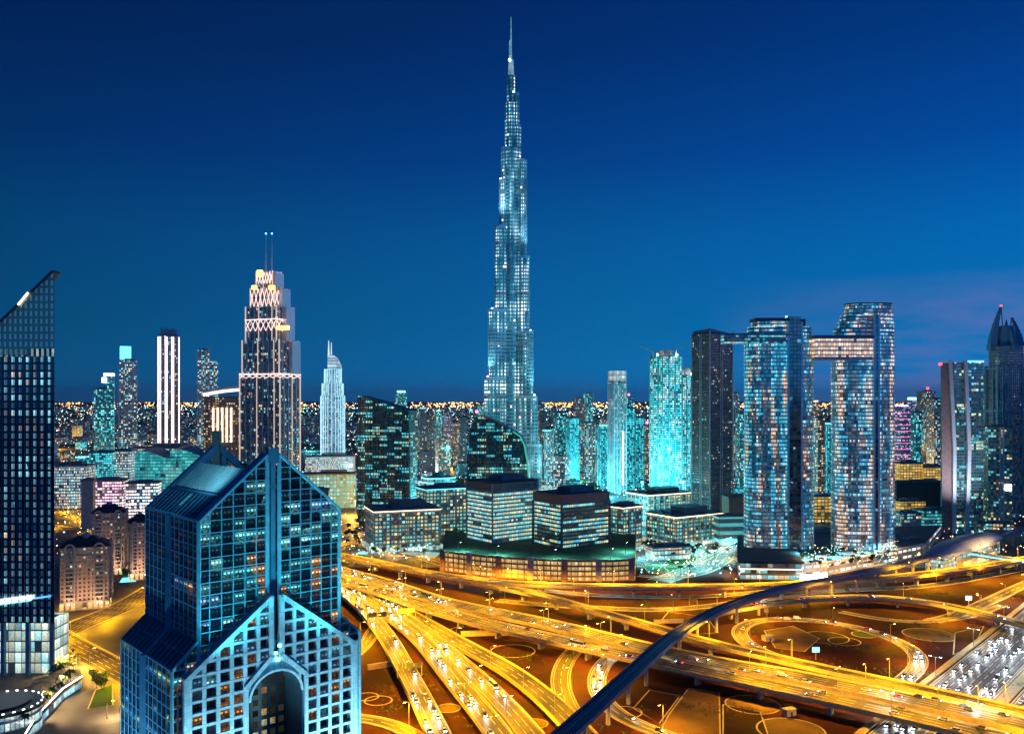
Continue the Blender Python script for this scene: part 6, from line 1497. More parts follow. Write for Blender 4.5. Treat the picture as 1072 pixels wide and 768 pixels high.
# ================================================================ low buildings right of the taller curved tower
m_lo = facade('low_block_wall', (.25, .22, .20), (.05, .06, .06), 4, 4.2, .25, .4, .55, [(1, .7, .3), (.3, .85, .9), (1, .85, .55)], 1.0, run=.5, seed=361)
m_gold = facade('gold_hall', (.45, .28, .08), (.3, .2, .06), 5, 4.5, .2, .3, .85, [(1, .52, .06), (1, .62, .14)], 1.0, run=.4, seed=362)
for lab, a, c, pt, Y, an, ra, mt, cap in [
    ('gold lit open parking structure right of the taller curved tower', 936, 962, 485, 1420, 6, .8, m_gold, 'greyroof'),
    ('low gold lit hall beside the open parking structure', 961, 987, 489, 1450, 5, .7, m_gold, 'greyroof'),
    ('long dark flat structure below the gold lit parking', 934, 990, 505, 1270, 2, .3, M['black'], 'darkroof'),
    ('grey office with cyan glass end right of the taller curved tower', 935, 962, 538, 1030, 12, .7, m_lo, 'tealroof'),
    ('teal glass office between the grey office and the pale ribbed tower', 958, 990, 535, 1060, 10, .7, facade('teal_low', (.1, .2, .2), (.03, .15, .15), 3, 4, .1, .4, .7, [(.1, .75, .75), (.2, .9, .85)], .8, run=.6, seed=364), 'tealroof'),
    ('gold lit block half hidden behind the grey office', 936, 966, 525, 1180, 8, .6, m_gold, 'greenroof'),
    ('stepped brown parking ramp at the foot of the pale ribbed tower', 1027, 1060, 549, 1080, -18, .4, m_lo, 'greyroof'),
    ('glowing orange courtyard building between the two curved towers', 848, 874, 520, 1150, 6, .5, m_gold, 'greyroof'),
    ('low teal roofed hall between the feet of the curved towers', 849, 873, 556, 990, 4, .5, BK[0], 'tealroof'),
]:
    bt('low_building', lab, a, c, pt, Y, R(an), ra, mt, cap=cap, cat='building', trim=None)
tp_, (cx, cy, w, d, z1, po) = bt('station_canopy_hall', 'low teal roofed hall between the podium and the gold shell station', 930, 972, 568, 930, R(24), .5, m_lo, cap='tealroof', cat='building')

# ================================================================ low-rise city filling the middle distance
LM = [(-40, 'the slanted glass tower'), (75, 'the arched apartments'), (130, 'the pale grid tower'), (176, 'the pink striped tower'), (232, 'the curved roof hotel'), (282, 'the twin mast tower'), (346, 'the sail crowned tower'), (406, 'the wide black tower'), (459, 'the wavy banded pavilion'), (520, 'the bowed black office'), (556, 'the foot of the spire'), (600, 'the turquoise cluster'), (646, 'the slim silver tower'), (700, 'the construction towers'), (746, 'the dark finned tower'), (815, 'the slotted curved tower'), (900, 'the taller curved tower'), (965, 'the pink banded tower'), (1008, 'the pale ribbed tower'), (1053, 'the ornate tower')]
rng = random.Random(77); cnt = {}; KIND = {0: 'dull teal', 1: 'turquoise lit', 2: 'dark blue', 3: 'warm lit brown', 4: 'mixed light', 5: 'violet lit'}
DIST = [(1700, 'near'), (2300, 'middle'), (9e9, 'far')]
occupied = []
for o in list(S.objects):
    if o.get('category') in ('tower', 'office tower', 'skyscraper', 'office block', 'shopping hall', 'building'): occupied.append((o.location.x, o.location.y, 38))
made = 0; tries = 0
while made < 205 and tries < 9000:
    tries += 1
    px = rng.uniform(-10, 1082); Y = 1250 + 1900 * rng.random() ** 1.3; x = XW(px, Y)
    if 330 < px < 700 and Y < 1480 and rng.random() < .6: continue
    if any((x - a) ** 2 + (Y - c) ** 2 < (rr + 22) ** 2 for a, c, rr in occupied): continue
    bad = False
    for k_ in ('c1', 'c2', 'c3', 's4', 's5'):
        Pq = ROADS[k_][0]
        if any((p.x - x) ** 2 + (p.y - Y) ** 2 < 30 ** 2 for p in Pq.p[::3]): bad = True; break
    if bad: continue
    hgt = rng.choice([9, 12, 15, 18, 24, 30]) if rng.random() < .72 else rng.uniform(40, 105)
    if px < 330: hgt = min(hgt, rng.uniform(10, 34))
    wpx = rng.uniform(20, 46) if hgt < 40 else rng.uniform(20, 30)
    w = wpx; mi = rng.choices([0, 1, 2, 3, 4, 5], [4, 3, 4, 3, 4, .8])[0]
    lm = min(LM, key=lambda q: abs(q[0] - px))[1]; dz = next(n for lim, n in DIST if Y < lim); hk = 'low' if hgt < 20 else 'medium' if hgt < 40 else 'tall'
    key = (hk, mi, lm, dz); cnt[key] = cnt.get(key, 0) + 1
    lab = f'{hk} {KIND[mi]} block in the {dz} rows behind {lm}' + ('' if cnt[key] == 1 else f', {nth(cnt[key] - 1)} out')
    ang = R(rng.uniform(-35, 35)); r = thing('city_block', lab, 'building', (x, Y, 0), 'city blocks behind the main towers'); po = rect(x, Y, w, w * rng.uniform(.6, 1.1), ang)
    b = MB(); b.prism(po, 0, hgt, 0, 1); b.build('wall', [BK[mi], M[rng.choice(['greyroof', 'tealroof', 'darkroof', 'concrete'])]], r)
    b = MB(); b.box(x + rng.uniform(-4, 4), Y, w * .35, w * .3, hgt, hgt + 3, ang); b.build('roof_plant', M['greyroof'], r)
    occupied.append((x, Y, w * .55)); made += 1
# ---------------------------------------------------------------- far city: one mass of roofs, and the lights out to the horizon
b = MB(); rng = random.Random(9)
for i in range(2600):
    Y = 3200 + 14000 * rng.random() ** 1.6; x = XW(rng.uniform(-60, 1140), Y); h = rng.choice([8, 12, 16, 24]) * (1 if rng.random() < .9 else 2.6); w = rng.uniform(22, 60)
    b.prism(rect(x, Y, w, w, rng.uniform(0, 1.5)), 0, h, 0, 1)
o = b.build('far_city', [facade('far_wall', (.10, .14, .17), (.03, .06, .08), 9, 5, .5, .6, .30, MIXED, 1.3, run=.2, seed=401), M['darkroof']]); o['kind'] = 'stuff'
lm_ = [glow('far_amber', (1, .45, .10), 6.72), glow('far_warm', (1, .72, .4), 6.30), glow('far_cyan', (.15, .85, .95), 6.72), glow('far_white', (.8, .95, 1), 7.14), glow('far_green', (.1, .9, .5), 4.20), glow('far_red', (1, .1, .3), 5.46)]
def diamond(b, x, y, z, r, m):
    V = [(x - r, y, z), (x, y - r, z), (x + r, y, z), (x, y + r, z), (x, y, z + r), (x, y, z - r)]
    k = len(b.v); b.v.extend(V)
    for f in ((0, 1, 4), (1, 2, 4), (2, 3, 4), (3, 0, 4), (1, 0, 5), (2, 1, 5), (3, 2, 5), (0, 3, 5)):
        b.f.append(tuple(k + q for q in f)); b.uv.append([(0, 0)] * 3); b.mi.append(m)
b = MB()
for i in range(3600):                                   # small garden and forecourt lights between the nearer buildings
    px = rng.uniform(55, 1080); py = rng.uniform(470, 606); x, y = G(px, py)
    if y < 870 and not 640 < px < 780: continue
    if 460 < px < 670 and py > 560: continue
    diamond(b, x, y, rng.uniform(2.5, 6), rng.uniform(.3, .75), rng.choices(range(6), [3, 3, 4, 3, 1, .3] if px > 330 else [4, 4, 2, 3, .6, .5])[0])
for i in range(170):                                    # planting lights on the twin tower pool deck
    x, y = G(rng.uniform(836, 940), rng.uniform(572, 592), 12.5); diamond(b, x, y, 13.0 + rng.uniform(.4, 2), rng.uniform(.22, .5), rng.choices(range(5), [3, 4, 2, 2, 3])[0])
for i in range(6500):
    Y = 1500 + 16000 * rng.random() ** 1.9; px = rng.uniform(-30, 1100); x = XW(px, Y); sz = Y * rng.choice([.0002, .0003, .0003, .0005])
    wts = [5, 4, 3, 3, .6, .4] if px < 120 else [2.2, 2.6, 5, 4, .5, .4] if px < 930 else [3, 3, 3, 3, .3, 1]
    diamond(b, x, Y, rng.uniform(6, 14), sz, rng.choices(range(6), wts)[0])
for i in range(2200):                                    # amber band of the desert highway just under the horizon
    Y = rng.choice([19000, 22000, 26000, 32000, 40000]) * rng.uniform(.97, 1.03); px = rng.uniform(-30, 1100)
    if rng.random() < .35 + .3 * math.sin(px * .02): continue
    diamond(b, XW(px, Y), Y, 12, Y * rng.choice([.0004, .0006, .0009]), rng.choices([0, 1], [5, 1])[0])
o = b.build('far_street_lights', lm_); o['kind'] = 'stuff'

# ---------------------------------------------------------------- tall floodlight masts among the city blocks
HM = {'cyan': (lightdata('mast_cyan', 'POINT', 4.0e5, (.14, .85, 1), 1.5), M['g_cyan']), 'white': (lightdata('mast_white', 'POINT', 2.4e5, (.75, .95, 1), 1.5), M['g_white']), 'amber': (lightdata('mast_amber', 'POINT', 5.0e5, (1, .50, .07), 1.5), M['g_orange'])}
rng = random.Random(41); mc_ = {}
spots = [(70, 508, 'amber'), (95, 500, 'white'), (120, 512, 'amber'), (150, 505, 'white'), (85, 478, 'cyan'), (180, 500, 'amber'), (215, 482, 'cyan'), (358, 505, 'white'), (345, 530, 'cyan'), (372, 540, 'amber'), (445, 505, 'white'), (470, 490, 'amber'), (450, 478, 'amber'), (478, 540, 'cyan'), (570, 490, 'cyan'), (590, 484, 'amber'), (618, 488, 'amber'), (640, 494, 'white'), (660, 500, 'cyan'), (600, 510, 'cyan'), (632, 520, 'cyan'), (655, 556, 'cyan'), (772, 558, 'white'), (790, 540, 'cyan'), (860, 530, 'amber'), (942, 510, 'amber'), (970, 498, 'amber'), (1042, 556, 'amber'), (640, 575, 'cyan'), (60, 470, 'amber'), (100, 462, 'amber'), (150, 468, 'cyan'), (325, 472, 'cyan'), (440, 466, 'amber'), (566, 470, 'cyan'), (612, 470, 'cyan'), (760, 480, 'cyan'), (940, 475, 'amber'), (985, 472, 'amber')]
for px, py, kd in spots:
    x, y = G(px, py)
    if any((x - a) ** 2 + (y - c) ** 2 < (rr * .8) ** 2 for a, c, rr in occupied): continue
    lm = min(LM, key=lambda q: abs(q[0] - px))[1]; k_ = (kd, lm); mc_[k_] = mc_.get(k_, 0) + 1
    r = thing('light_mast', f'{kd} floodlight mast on open ground near {lm}' + ('' if mc_[k_] == 1 else f', {nth(mc_[k_] - 1)} one out'), 'light mast', (x, y, 0), 'floodlight masts in the city')
    b = MB(); b.cone(x, y, 0, 21, .35, .2, 8); b.build('pole', M['metal'], r)
    b = MB(); b.box(x, y, 2.2, 1.0, 21, 21.8); b.build('lamp_head', HM[kd][1], r)
    lamp('lamp_light', HM[kd][0], (x, y, 18.5), r)

x, y = G(135, 607); pool = thing('lit_court', 'cyan glow sheet for lit court ground between the arched block and the blue gabled tower', 'pool', (x, y, 0))  # glowing sheet for lamp-lit court ground, not a pool
b = MB(); b.box(x, y, 15, 22, 0, .5, .3); b.build('court_rim', M['pale'], pool); b = MB(); b.box(x, y, 13, 20, .5, .62, .3); b.build('court_glow', M['g_cyan2'], pool)  # glowing sheet stands in for lamp-lit court ground
# ================================================================ street lamps
SOD = lightdata('sodium_glow', 'SPOT', 1.15e5, (1, .46, .001), .6, 165, .35)
LED = lightdata('led_glow', 'SPOT', 4.2e4, (.82, .90, 1), .6, 165, .35)
CYG = lightdata('plaza_glow', 'SPOT', 4.2e4, (.20, .84, 1), .6, 165, .35)
WMG = lightdata('warm_plaza_glow', 'SPOT', 3.0e4, (1, .62, .25), .6, 165, .35)
def lamp_proto(arms, head, data, h=12.0):
    r = bpy.data.objects.new('street_lamp', None); COL.objects.link(r); r.location = (0, 0, 0)
    b = MB(); b.cone(0, 0, 0, h, .2, .12, 8); b.cone(0, 0, 0, 1.0, .32, .28, 8)
    for s in arms: b.beam((0, 0, h - .2), (s * 2.4, 0, h + .35), .13)
    b.build('pole', M['metal'], r)
    for s in arms:
        b = MB(); b.prism(rect(s * 2.9, 0, 1.5, .5), h + .22, h + .30, poly2=rect(s * 2.9, 0, 1.5, .5), bottom=True, m=0); b.prism(rect(s * 2.9, 0, 1.6, .55), h + .302, h + .5, 1, poly2=rect(s * 2.9, 0, 1.0, .35))
        b.build('lamp_head', [head, M['metal']], r)
    lamp('lamp_light', data, ((0 if len(arms) == 2 else arms[0] * 2.9), 0, h + .05), r)
    return r
PROTO = {('sod', 2): lamp_proto((-1, 1), M['g_sodium'], SOD), ('sod', 1): lamp_proto((1,), M['g_sodium'], SOD), ('led', 2): lamp_proto((-1, 1), M['g_led'], LED), ('cy', 1): lamp_proto((1,), M['g_led'], CYG, 9), ('wm', 1): lamp_proto((1,), M['g_sodium'], WMG, 9)}
used = set(); nlamp = 0
def put_lamp(kind, x, y, z, ang, label, group):
    global nlamp
    p = PROTO[kind]; o = p if kind not in used else copy_tree(p); used.add(kind)
    o.location = (x, y, z); o.rotation_euler = (0, 0, ang); o['label'] = label; o['category'] = 'street lamp'; o['group'] = group; nlamp += 1
    return o
def inframe(x, y, z=0, mx=25, my=30):
    if y < 50: return False
    px, py = CX + x / y * F, HY - (z - H) / y * F
    return -mx < px < 1072 + mx and py < 768 + my
def road_lamps(key, kind, step, off, what, group, start=10.0):
    Pq, z, w, _ = ROADS[key]; q = start; i = 0
    while q < Pq.L - 4:
        p, t = Pq.at(q); n = Vector((t.y, -t.x, 0)); x, y = p.x + n.x * off, p.y + n.y * off
        if inframe(x, y, z) and min((mq - Vector((x, y, 0))).length for mq in METRO.p) > 13:
            inward = -1 if off > 0 else 1
            ang = math.atan2(n.y * inward, n.x * inward)
            put_lamp(kind, x, y, z, ang, f'{what}, {nth(i)} from its far end' if not what.startswith('*') else f'{what[1:]}, {nth(i)} of the row', group); i += 1
        q += step
D_ = 'double armed sodium lamp '; S_ = 'sodium lamp '
road_lamps('up', ('sod', 2), 50, 9.2, '*' + D_ + 'between the two carriageways of the raised motorway', 'lamps on the raised motorway')
road_lamps('up', ('sod', 1), 55, -9.2, '*' + S_ + 'on the far parapet of the raised motorway', 'lamps on the raised motorway', 24)
road_lamps('fr', ('sod', 1), 61, 8.2, '*' + S_ + 'on the near parapet of the raised motorway', 'lamps on the raised motorway', 20)
road_lamps('a', ('sod', 1), 55, 6.2, '*' + S_ + 'on the near parapet of the far flyover', 'lamps on the far flyover')
road_lamps('a', ('sod', 1), 63, -6.2, '*' + S_ + 'on the far parapet of the far flyover', 'lamps on the far flyover', 30)
road_lamps('b', ('sod', 1), 58, -5.2, '*' + S_ + 'on the sloping flyover branch', 'lamps on the flyover branch')
road_lamps('l1', ('sod', 1), 55, -4.8, '*' + S_ + 'on the curved flyover bridge', 'lamps on the curved bridge')
road_lamps('d1', ('sod', 1), 55, 5.7, '*' + S_ + 'on the steep ramp beside the blue gabled tower', 'lamps on the fan of ramps')
road_lamps('d2', ('sod', 2), 50, 6.2, '*' + D_ + 'on the middle ramp of the fan', 'lamps on the fan of ramps')
road_lamps('d3', ('sod', 1), 52, 6.2, '*' + S_ + 'on the ramp next to the empty one', 'lamps on the fan of ramps', 22)
road_lamps('d4', ('sod', 1), 47, 6.7, '*' + S_ + 'on the outer kerb of the empty dark ramp', 'lamps on the fan of ramps')
road_lamps('r1', ('sod', 1), 47, -5.9, '*' + S_ + 'on the curved slip road', 'lamps on the slip roads')
road_lamps('r2', ('sod', 1), 47, -5.9, '*' + S_ + 'on the loop road under the metro', 'lamps on the slip roads')
road_lamps('l2', ('sod', 1), 55, 5.8, '*' + S_ + 'on the loop road with the planted middle', 'lamps on the slip roads')
road_lamps('e', ('sod', 1), 66, 6, '*' + S_ + 'on the service road behind the interchange', 'lamps on the service road')
road_lamps('e2', ('sod', 1), 72, -5.6, '*' + S_ + 'on the service road below the parking garage', 'lamps on the service road')
road_lamps('d0', ('sod', 1), 34, 5.4, '*' + S_ + 'on the short loop beside the gabled tower shoulder', 'lamps on the slip roads')
road_lamps('d9', ('sod', 1), 34, -5.4, '*' + S_ + 'on the low curve under the steep ramp', 'lamps on the slip roads')
road_lamps('f1', ('sod', 1), 55, 6.5, '*' + S_ + 'on the slip road before the gold shell station', 'lamps on the slip roads')
road_lamps('h1', ('led', 2), 58, 20.2, '*double armed white street lamp on the median of the wide highway', 'lamps on the wide highway')
road_lamps('h1', ('led', 2), 83, -18.6, '*white twin lamp on the planted verge of the wide highway', 'lamps on the wide highway', 30)
road_lamps('s1', ('sod', 1), 47, 11.2, '*' + S_ + 'on the crossing street between the glass towers', 'lamps on the left streets')
road_lamps('s2', ('sod', 1), 50, -13.2, '*' + S_ + 'in front of the arched apartment blocks', 'lamps on the left streets')
road_lamps('s4', ('sod', 1), 63, 12, '*' + S_ + 'on the street behind the slanted glass tower', 'lamps on the left streets')
road_lamps('s5', ('sod', 1), 69, 10, '*' + S_ + 'on the curving road behind the arched apartments', 'lamps on the left streets')
road_lamps('c1', ('cy', 1), 58, 12, '*white street lamp along the avenue past the slotted curved tower', 'lamps in the business district')
road_lamps('c4', ('cy', 1), 34, 4.8, '*white street lamp along the curved plaza road', 'lamps in the business district')
road_lamps('c1', ('wm', 1), 86, -12, '*warm lamp across the avenue past the slotted tower', 'lamps in the business district', 30)
road_lamps('c2', ('wm', 1), 88, 11, '*warm street lamp along the boulevard behind the black offices', 'lamps in the business district')
road_lamps('c3', ('cy', 1), 72, 10, '*white street lamp along the park road by the construction towers', 'lamps in the business district')
# plaza lamps
PL = [(392, 578, 'cy', 'in front of the low teal office'), (415, 581, 'wm', 'in front of the low teal office'), (445, 579, 'cy', 'in front of the low teal office'), (470, 560, 'cy', 'beside the striped office block'), (474, 575, 'wm', 'beside the striped office block'), (672, 585, 'cy', 'on the roundabout plaza'), (690, 592, 'cy', 'on the roundabout plaza'), (712, 598, 'cy', 'on the roundabout plaza'), (735, 580, 'cy', 'on the roundabout plaza'), (750, 596, 'cy', 'on the roundabout plaza'), (762, 585, 'wm', 'on the roundabout plaza'), (765, 602, 'wm', 'beside the club house'), (645, 572, 'wm', 'behind the parking garage'), (648, 592, 'cy', 'beside the parking garage end'), (790, 590, 'wm', 'on the club house terrace'), (112, 752, 'wm', 'on the lawn by the terrace building'), (345, 560, 'wm', 'beside the blue gabled tower shoulder'), (330, 520, 'cy', 'behind the blue gabled tower'), (350, 500, 'cy', 'by the glasshouse row'), (365, 520, 'wm', 'by the glasshouse row'), (70, 505, 'cy', 'in the mall car park'), (100, 512, 'wm', 'in the mall car park'), (128, 514, 'wm', 'in the mall car park'), (150, 516, 'cy', 'in the mall car park'), (85, 520, 'wm', 'in the mall car park'), (160, 490, 'cy', 'on the mall lawn'), (120, 486, 'cy', 'on the mall lawn'), (600, 500, 'wm', 'in the park below the spire'), (570, 495, 'cy', 'in the park below the spire'), (540, 492, 'cy', 'in the park below the spire'), (640, 503, 'cy', 'in the park below the spire'), (680, 512, 'cy', 'at the foot of the construction towers'), (945, 545, 'cy', 'by the grey office'), (960, 565, 'wm', 'by the gold shell station'), (940, 515, 'wm', 'by the dark flat structure'), (970, 510, 'wm', 'by the dark flat structure'), (860, 545, 'wm', 'between the two curved towers'), (850, 535, 'wm', 'between the two curved towers')]
PL += [(66, 700, 'wm', 'among the palms by the slanted tower'), (80, 700, 'wm', 'among the palms by the slanted tower'), (860, 590, 'wm', 'on the forecourt below the podium'), (900, 603, 'wm', 'on the forecourt below the podium'), (935, 596, 'wm', 'on the forecourt below the podium'), (620, 560, 'cy', 'between the two podium offices'), (500, 520, 'cy', 'behind the striped office'), (455, 515, 'cy', 'by the wavy banded pavilion'), (700, 540, 'cy', 'behind the broad cornice office'), (760, 560, 'cy', 'by the long low hall'), (725, 520, 'cy', 'behind the broad cornice office')]
pc_ = {}
for s_i, (px, py) in enumerate(((40, 744), (58, 726), (72, 712))):
    x, y = G(px, py, TZ); put_lamp(('wm', 1), x, y, TZ, 1.0, f'warm lamp among the palms on the terrace roof, {nth(s_i)} along', 'plaza lamps')
for s_i, (px, py) in enumerate(((480, 578), (520, 582), (580, 586), (640, 585), (655, 578))):
    x, y = G(px, py, 19.5); put_lamp(('cy', 1), x, y, 19.5, 1.0, f'roof garden lamp on the parking garage, {nth(s_i)} along', 'plaza lamps')
for kd in (0,):
    for s_i, (px, py) in enumerate(((840, 584), (846, 590), (858, 588), (868, 591), (880, 586), (892, 588), (904, 582), (915, 583), (928, 578), (940, 576))):
        x, y = G(px, py, 12.5); put_lamp(('wm', 1) if s_i % 2 else ('cy', 1), x, y, 12.5, 1.2, f'deck lamp on the pool deck of the twin tower podium, {nth(s_i)} along', 'plaza lamps')
for px, py, kd, wh in PL:
    x, y = G(px, py); k_ = (kd, wh); pc_[k_] = pc_.get(k_, 0) + 1
    put_lamp((kd, 1), x, y, 0, random.uniform(0, 6.2), ('white' if kd == 'cy' else 'warm') + ' plaza lamp ' + wh + ('' if pc_[k_] == 1 else f', {nth(pc_[k_] - 1)} of them'), 'plaza lamps')
print('lamps', nlamp)

# ================================================================ cars
CARP = {'white': (.75, .75, .74), 'silver': (.45, .46, .47), 'black': (.02, .02, .022), 'grey': (.14, .14, .15), 'red': (.35, .03, .02), 'blue': (.03, .07, .22)}
m_tyre = plain('tyre', (.015, .015, .015), .9); m_cg = plain('car_glass', (.01, .012, .014), .08)
g_head = glow('headlight', (.92, .95, 1), 24); g_tail = glow('taillight', (1, .03, .015), 26)
BEAM = lightdata('headlight_beam', 'SPOT', .5e4, (.86, .92, 1), .5, 62, .7)
def profile_mesh(b, prof, w, inset=0.0):
    n = len(prof)
    L = [(x, -w / 2 + (inset if z > .95 else 0), z) for x, z in prof]; Rr = [(x, w / 2 - (inset if z > .95 else 0), z) for x, z in prof]
    b.face(L[::-1]); b.face(Rr)
    for i in range(n): j = (i + 1) % n; b.face([L[i], L[j], Rr[j], Rr[i]])
def car_proto(col, kind='car'):
    r = bpy.data.objects.new(kind, None); COL.objects.link(r)
    mt = bpy.data.materials.get('paint_' + col)
    if not mt:
        mt = plain('paint_' + col, CARP[col], .3, var=.05); mt.node_tree.nodes['Principled BSDF'].inputs['Coat Weight'].default_value = .6
    if kind == 'car':
        lo = [(-2.25, .35), (-2.28, .8), (-2.1, .95), (-1.3, 1.0), (1.0, .98), (1.9, .86), (2.22, .68), (2.25, .35)]; up = [(-1.75, .97), (-1.15, 1.42), (.35, 1.44), (1.15, .97)]; wd, rf, wx, hx, rz = 1.82, (-.4, 1.5), 1.42, 2.2, 1.435
    elif kind == 'suv':
        lo = [(-2.35, .4), (-2.38, 1.0), (-2.3, 1.1), (1.1, 1.12), (2.2, 1.0), (2.38, .8), (2.38, .4)]; up = [(-2.25, 1.09), (-2.0, 1.76), (.55, 1.78), (1.25, 1.11)]; wd, rf, wx, hx, rz = 1.94, (-.7, 2.5), 1.5, 2.33, 1.775
    elif kind == 'van':
        lo = [(-2.7, .4), (-2.72, 1.25), (1.7, 1.25), (2.5, 1.05), (2.65, .8), (2.65, .4)]; up = [(-2.7, 1.24), (-2.68, 2.15), (1.0, 2.2), (1.75, 1.24)]; wd, rf, wx, hx, rz = 2.0, (-.9, 3.4), 1.75, 2.6, 2.195
    else:
        lo = [(-5.6, .4), (-5.62, 1.3), (5.55, 1.3), (5.6, .9), (5.6, .4)]; up = [(-5.6, 1.29), (-5.55, 2.95), (5.3, 2.95), (5.55, 1.29)]; wd, rf, wx, hx, rz = 2.5, (-.1, 10.4), 3.6, 5.56, 2.945
    b = MB(); profile_mesh(b, lo, wd); b.build('body', mt, r)
    b = MB(); profile_mesh(b, up, wd - .14, .12 if kind != 'bus' else .04); b.build('window', m_cg if kind != 'van' else mt, r)
    b = MB(); b.box(rf[0], 0, rf[1], wd - .56, rz, rz + .05); b.build('roof', mt, r)
    for x in (-wx, wx):
        for y in (-wd / 2 + .07, wd / 2 - .07):
            b = MB(); q = [(x + .36 * math.cos(a), .36 + .36 * math.sin(a)) for a in [2 * math.pi * i / 12 for i in range(12)]]
            A = [(u, y - .11, v) for u, v in q]; B = [(u, y + .11, v) for u, v in q]; b.face(A[::-1]); b.face(B)
            for i in range(12): j = (i + 1) % 12; b.face([A[i], A[j], B[j], B[i]])
            b.build('wheel', m_tyre, r)
    for y in (-wd / 2 + .3, wd / 2 - .3):
        b = MB(); b.box(hx, y, .12, .36, .60, .78); b.build('headlight', g_head, r)
        b = MB(); b.box(-hx - .06, y, .10, .40, .68, .84); b.build('taillight', g_tail, r)
    o = lamp('headlight_beam', BEAM, (hx + .15, 0, .75), r); o.rotation_euler = (R(80), 0, R(-90))
    return r
KINDS_ = {'car': list(CARP), 'suv': ['white', 'black', 'grey'], 'van': ['white', 'silver'], 'bus': ['white', 'blue']}
cprot = {(k_, c): car_proto(c, k_) for k_, L_ in KINDS_.items() for c in L_}; cused = set(); ccount = {}
rng = random.Random(3); ncar = 0
def cars(key, d, lanes, what, gap=(16, 48)):
    """cars at rest in each lane of a road; d=+1 along the road, -1 against it"""
    global ncar
    Pq, z, w, n = ROADS[key]
    for ln in lanes:
        off = -w / 2 + .9 + (w - 1.8) * (ln + .5) / n; q = rng.uniform(4, 20)
        while q < Pq.L - 5:
            p, t = Pq.at(q); nn_ = Vector((t.y, -t.x, 0)); x, y = p.x + nn_.x * off, p.y + nn_.y * off
            kd = 'car'
            if inframe(x, y, z, 15, 15) and ncar < 290:
                kd = rng.choices(['car', 'suv', 'van', 'bus'], [62, 24, 10, 4])[0]; cc = rng.choices(KINDS_[kd], [6, 4, 3, 3, 1, 1][:len(KINDS_[kd])])[0]; c = (kd, cc); o = cprot[c] if c not in cused else copy_tree(cprot[c]); cused.add(c)
                o.location = (x, y, z + .004); tt = t * d; o.rotation_euler = (0, 0, math.atan2(tt.y, tt.x))
                k_ = (c, what); ccount[k_] = ccount.get(k_, 0) + 1
                o['label'] = f'{cc} {kd} {what}' + ('' if ccount[k_] == 1 else f', {nth(ccount[k_] - 1)} such {kd}'); o['category'] = kd; o['group'] = 'vehicles with their lights on along the roads'; ncar += 1
            q += (12 if kd == 'bus' else 7) + rng.expovariate(1.0) * (sum(gap) / 2 - 7) * (.35 if rng.random() < .45 else 1.5)
cars('h1', -1, range(8), 'on the wide highway driving towards the interchange', (18, 56))
cars('h2', 1, (0, 1, 2), 'on the far half of the wide highway', (12, 36))
cars('fr', -1, (0, 1, 2, 3), 'on the front carriageway of the raised motorway', (24, 70))
cars('up', 1, (0, 1, 2, 3, 4), 'on the rear carriageway of the raised motorway', (34, 110))
cars('d1', 1, (0, 2), 'on the steep ramp by the blue gabled tower', (16, 45))
cars('d2', 1, (0, 1, 2), 'on the middle ramp of the fan', (26, 70))
cars('d3', 1, (0, 1), 'on the ramp beside the empty one', (30, 80))
cars('r2', 1, (0, 1), 'on the loop road under the metro', (14, 34))
cars('l2', 1, (0, 1), 'on the loop road with the planted middle', (22, 60))
cars('l1', 1, (0, 1), 'on the curved flyover bridge', (30, 80))
cars('a', -1, (0, 1), 'on the far flyover', (60, 150))
cars('b', 1, (0,), 'on the sloping flyover branch', (50, 110))
cars('s1', 1, (0, 1, 2), 'on the street between the glass towers', (18, 50))
cars('s2', -1, (2, 3, 4), 'at the crossroads by the arched apartments', (30, 70))
cars('d9', 1, (0, 1), 'on the low curve under the steep ramp', (12, 30))
cars('c4', 1, (0, 1), 'on the curved plaza road', (12, 30))
cars('s4', 1, (0, 1, 3), 'on the street behind the slanted glass tower', (26, 60))
cars('c1', 1, (0, 1, 3, 5), 'on the avenue past the slotted tower', (26, 70))
print('cars', ncar)
for c in cprot:
    if c not in cused:
        for ch in list(cprot[c].children): bpy.data.objects.remove(ch)
        bpy.data.objects.remove(cprot[c])
for k_, p in PROTO.items():
    if k_ not in used:
        for ch in list(p.children): bpy.data.objects.remove(ch)
        bpy.data.objects.remove(p)

# ================================================================ trees and palms
def crown_mesh(b, rx, rz, zc, n, rg, leaf):
    blobs = [(rg.uniform(-.55, .55) * rx, rg.uniform(-.55, .55) * rx, zc + rg.uniform(-.5, .55) * rz, rg.uniform(.35, .6) * rx) for _ in range(8)]
    for i in range(n):
        bx_, by_, bz_, br_ = rg.choice(blobs); d = Vector((rg.gauss(0, 1), rg.gauss(0, 1), rg.gauss(0, .8))).normalized() * br_ * rg.uniform(.55, 1.05)
        c = Vector((bx_, by_, bz_)) + d; u = Vector((rg.gauss(0, 1), rg.gauss(0, 1), rg.gauss(0, .6))).normalized(); v = u.cross(Vector((rg.gauss(0, 1), rg.gauss(0, 1), rg.gauss(0, 1)))).normalized(); s = leaf * rg.uniform(.6, 1.3)
        b.face([tuple(c - u * s), tuple(c - v * s * .6), tuple(c + u * s), tuple(c + v * s * .6)])
def tree_proto(seed, h, rx, mat):
    rg = random.Random(seed); r = bpy.data.objects.new('tree', None); COL.objects.link(r)
    b = MB(); b.cone(0, 0, 0, h * .5, .28, .16, 8)
    for i in range(5):
        a = i * 1.3; b.beam((0, 0, h * .38), (math.cos(a) * rx * .6, math.sin(a) * rx * .6, h * .72), .14)
    b.build('trunk', M['trunk'], r); b = MB(); crown_mesh(b, rx, h * .34, h * .68, 420, rg, .62); b.build('crown', mat, r); return r
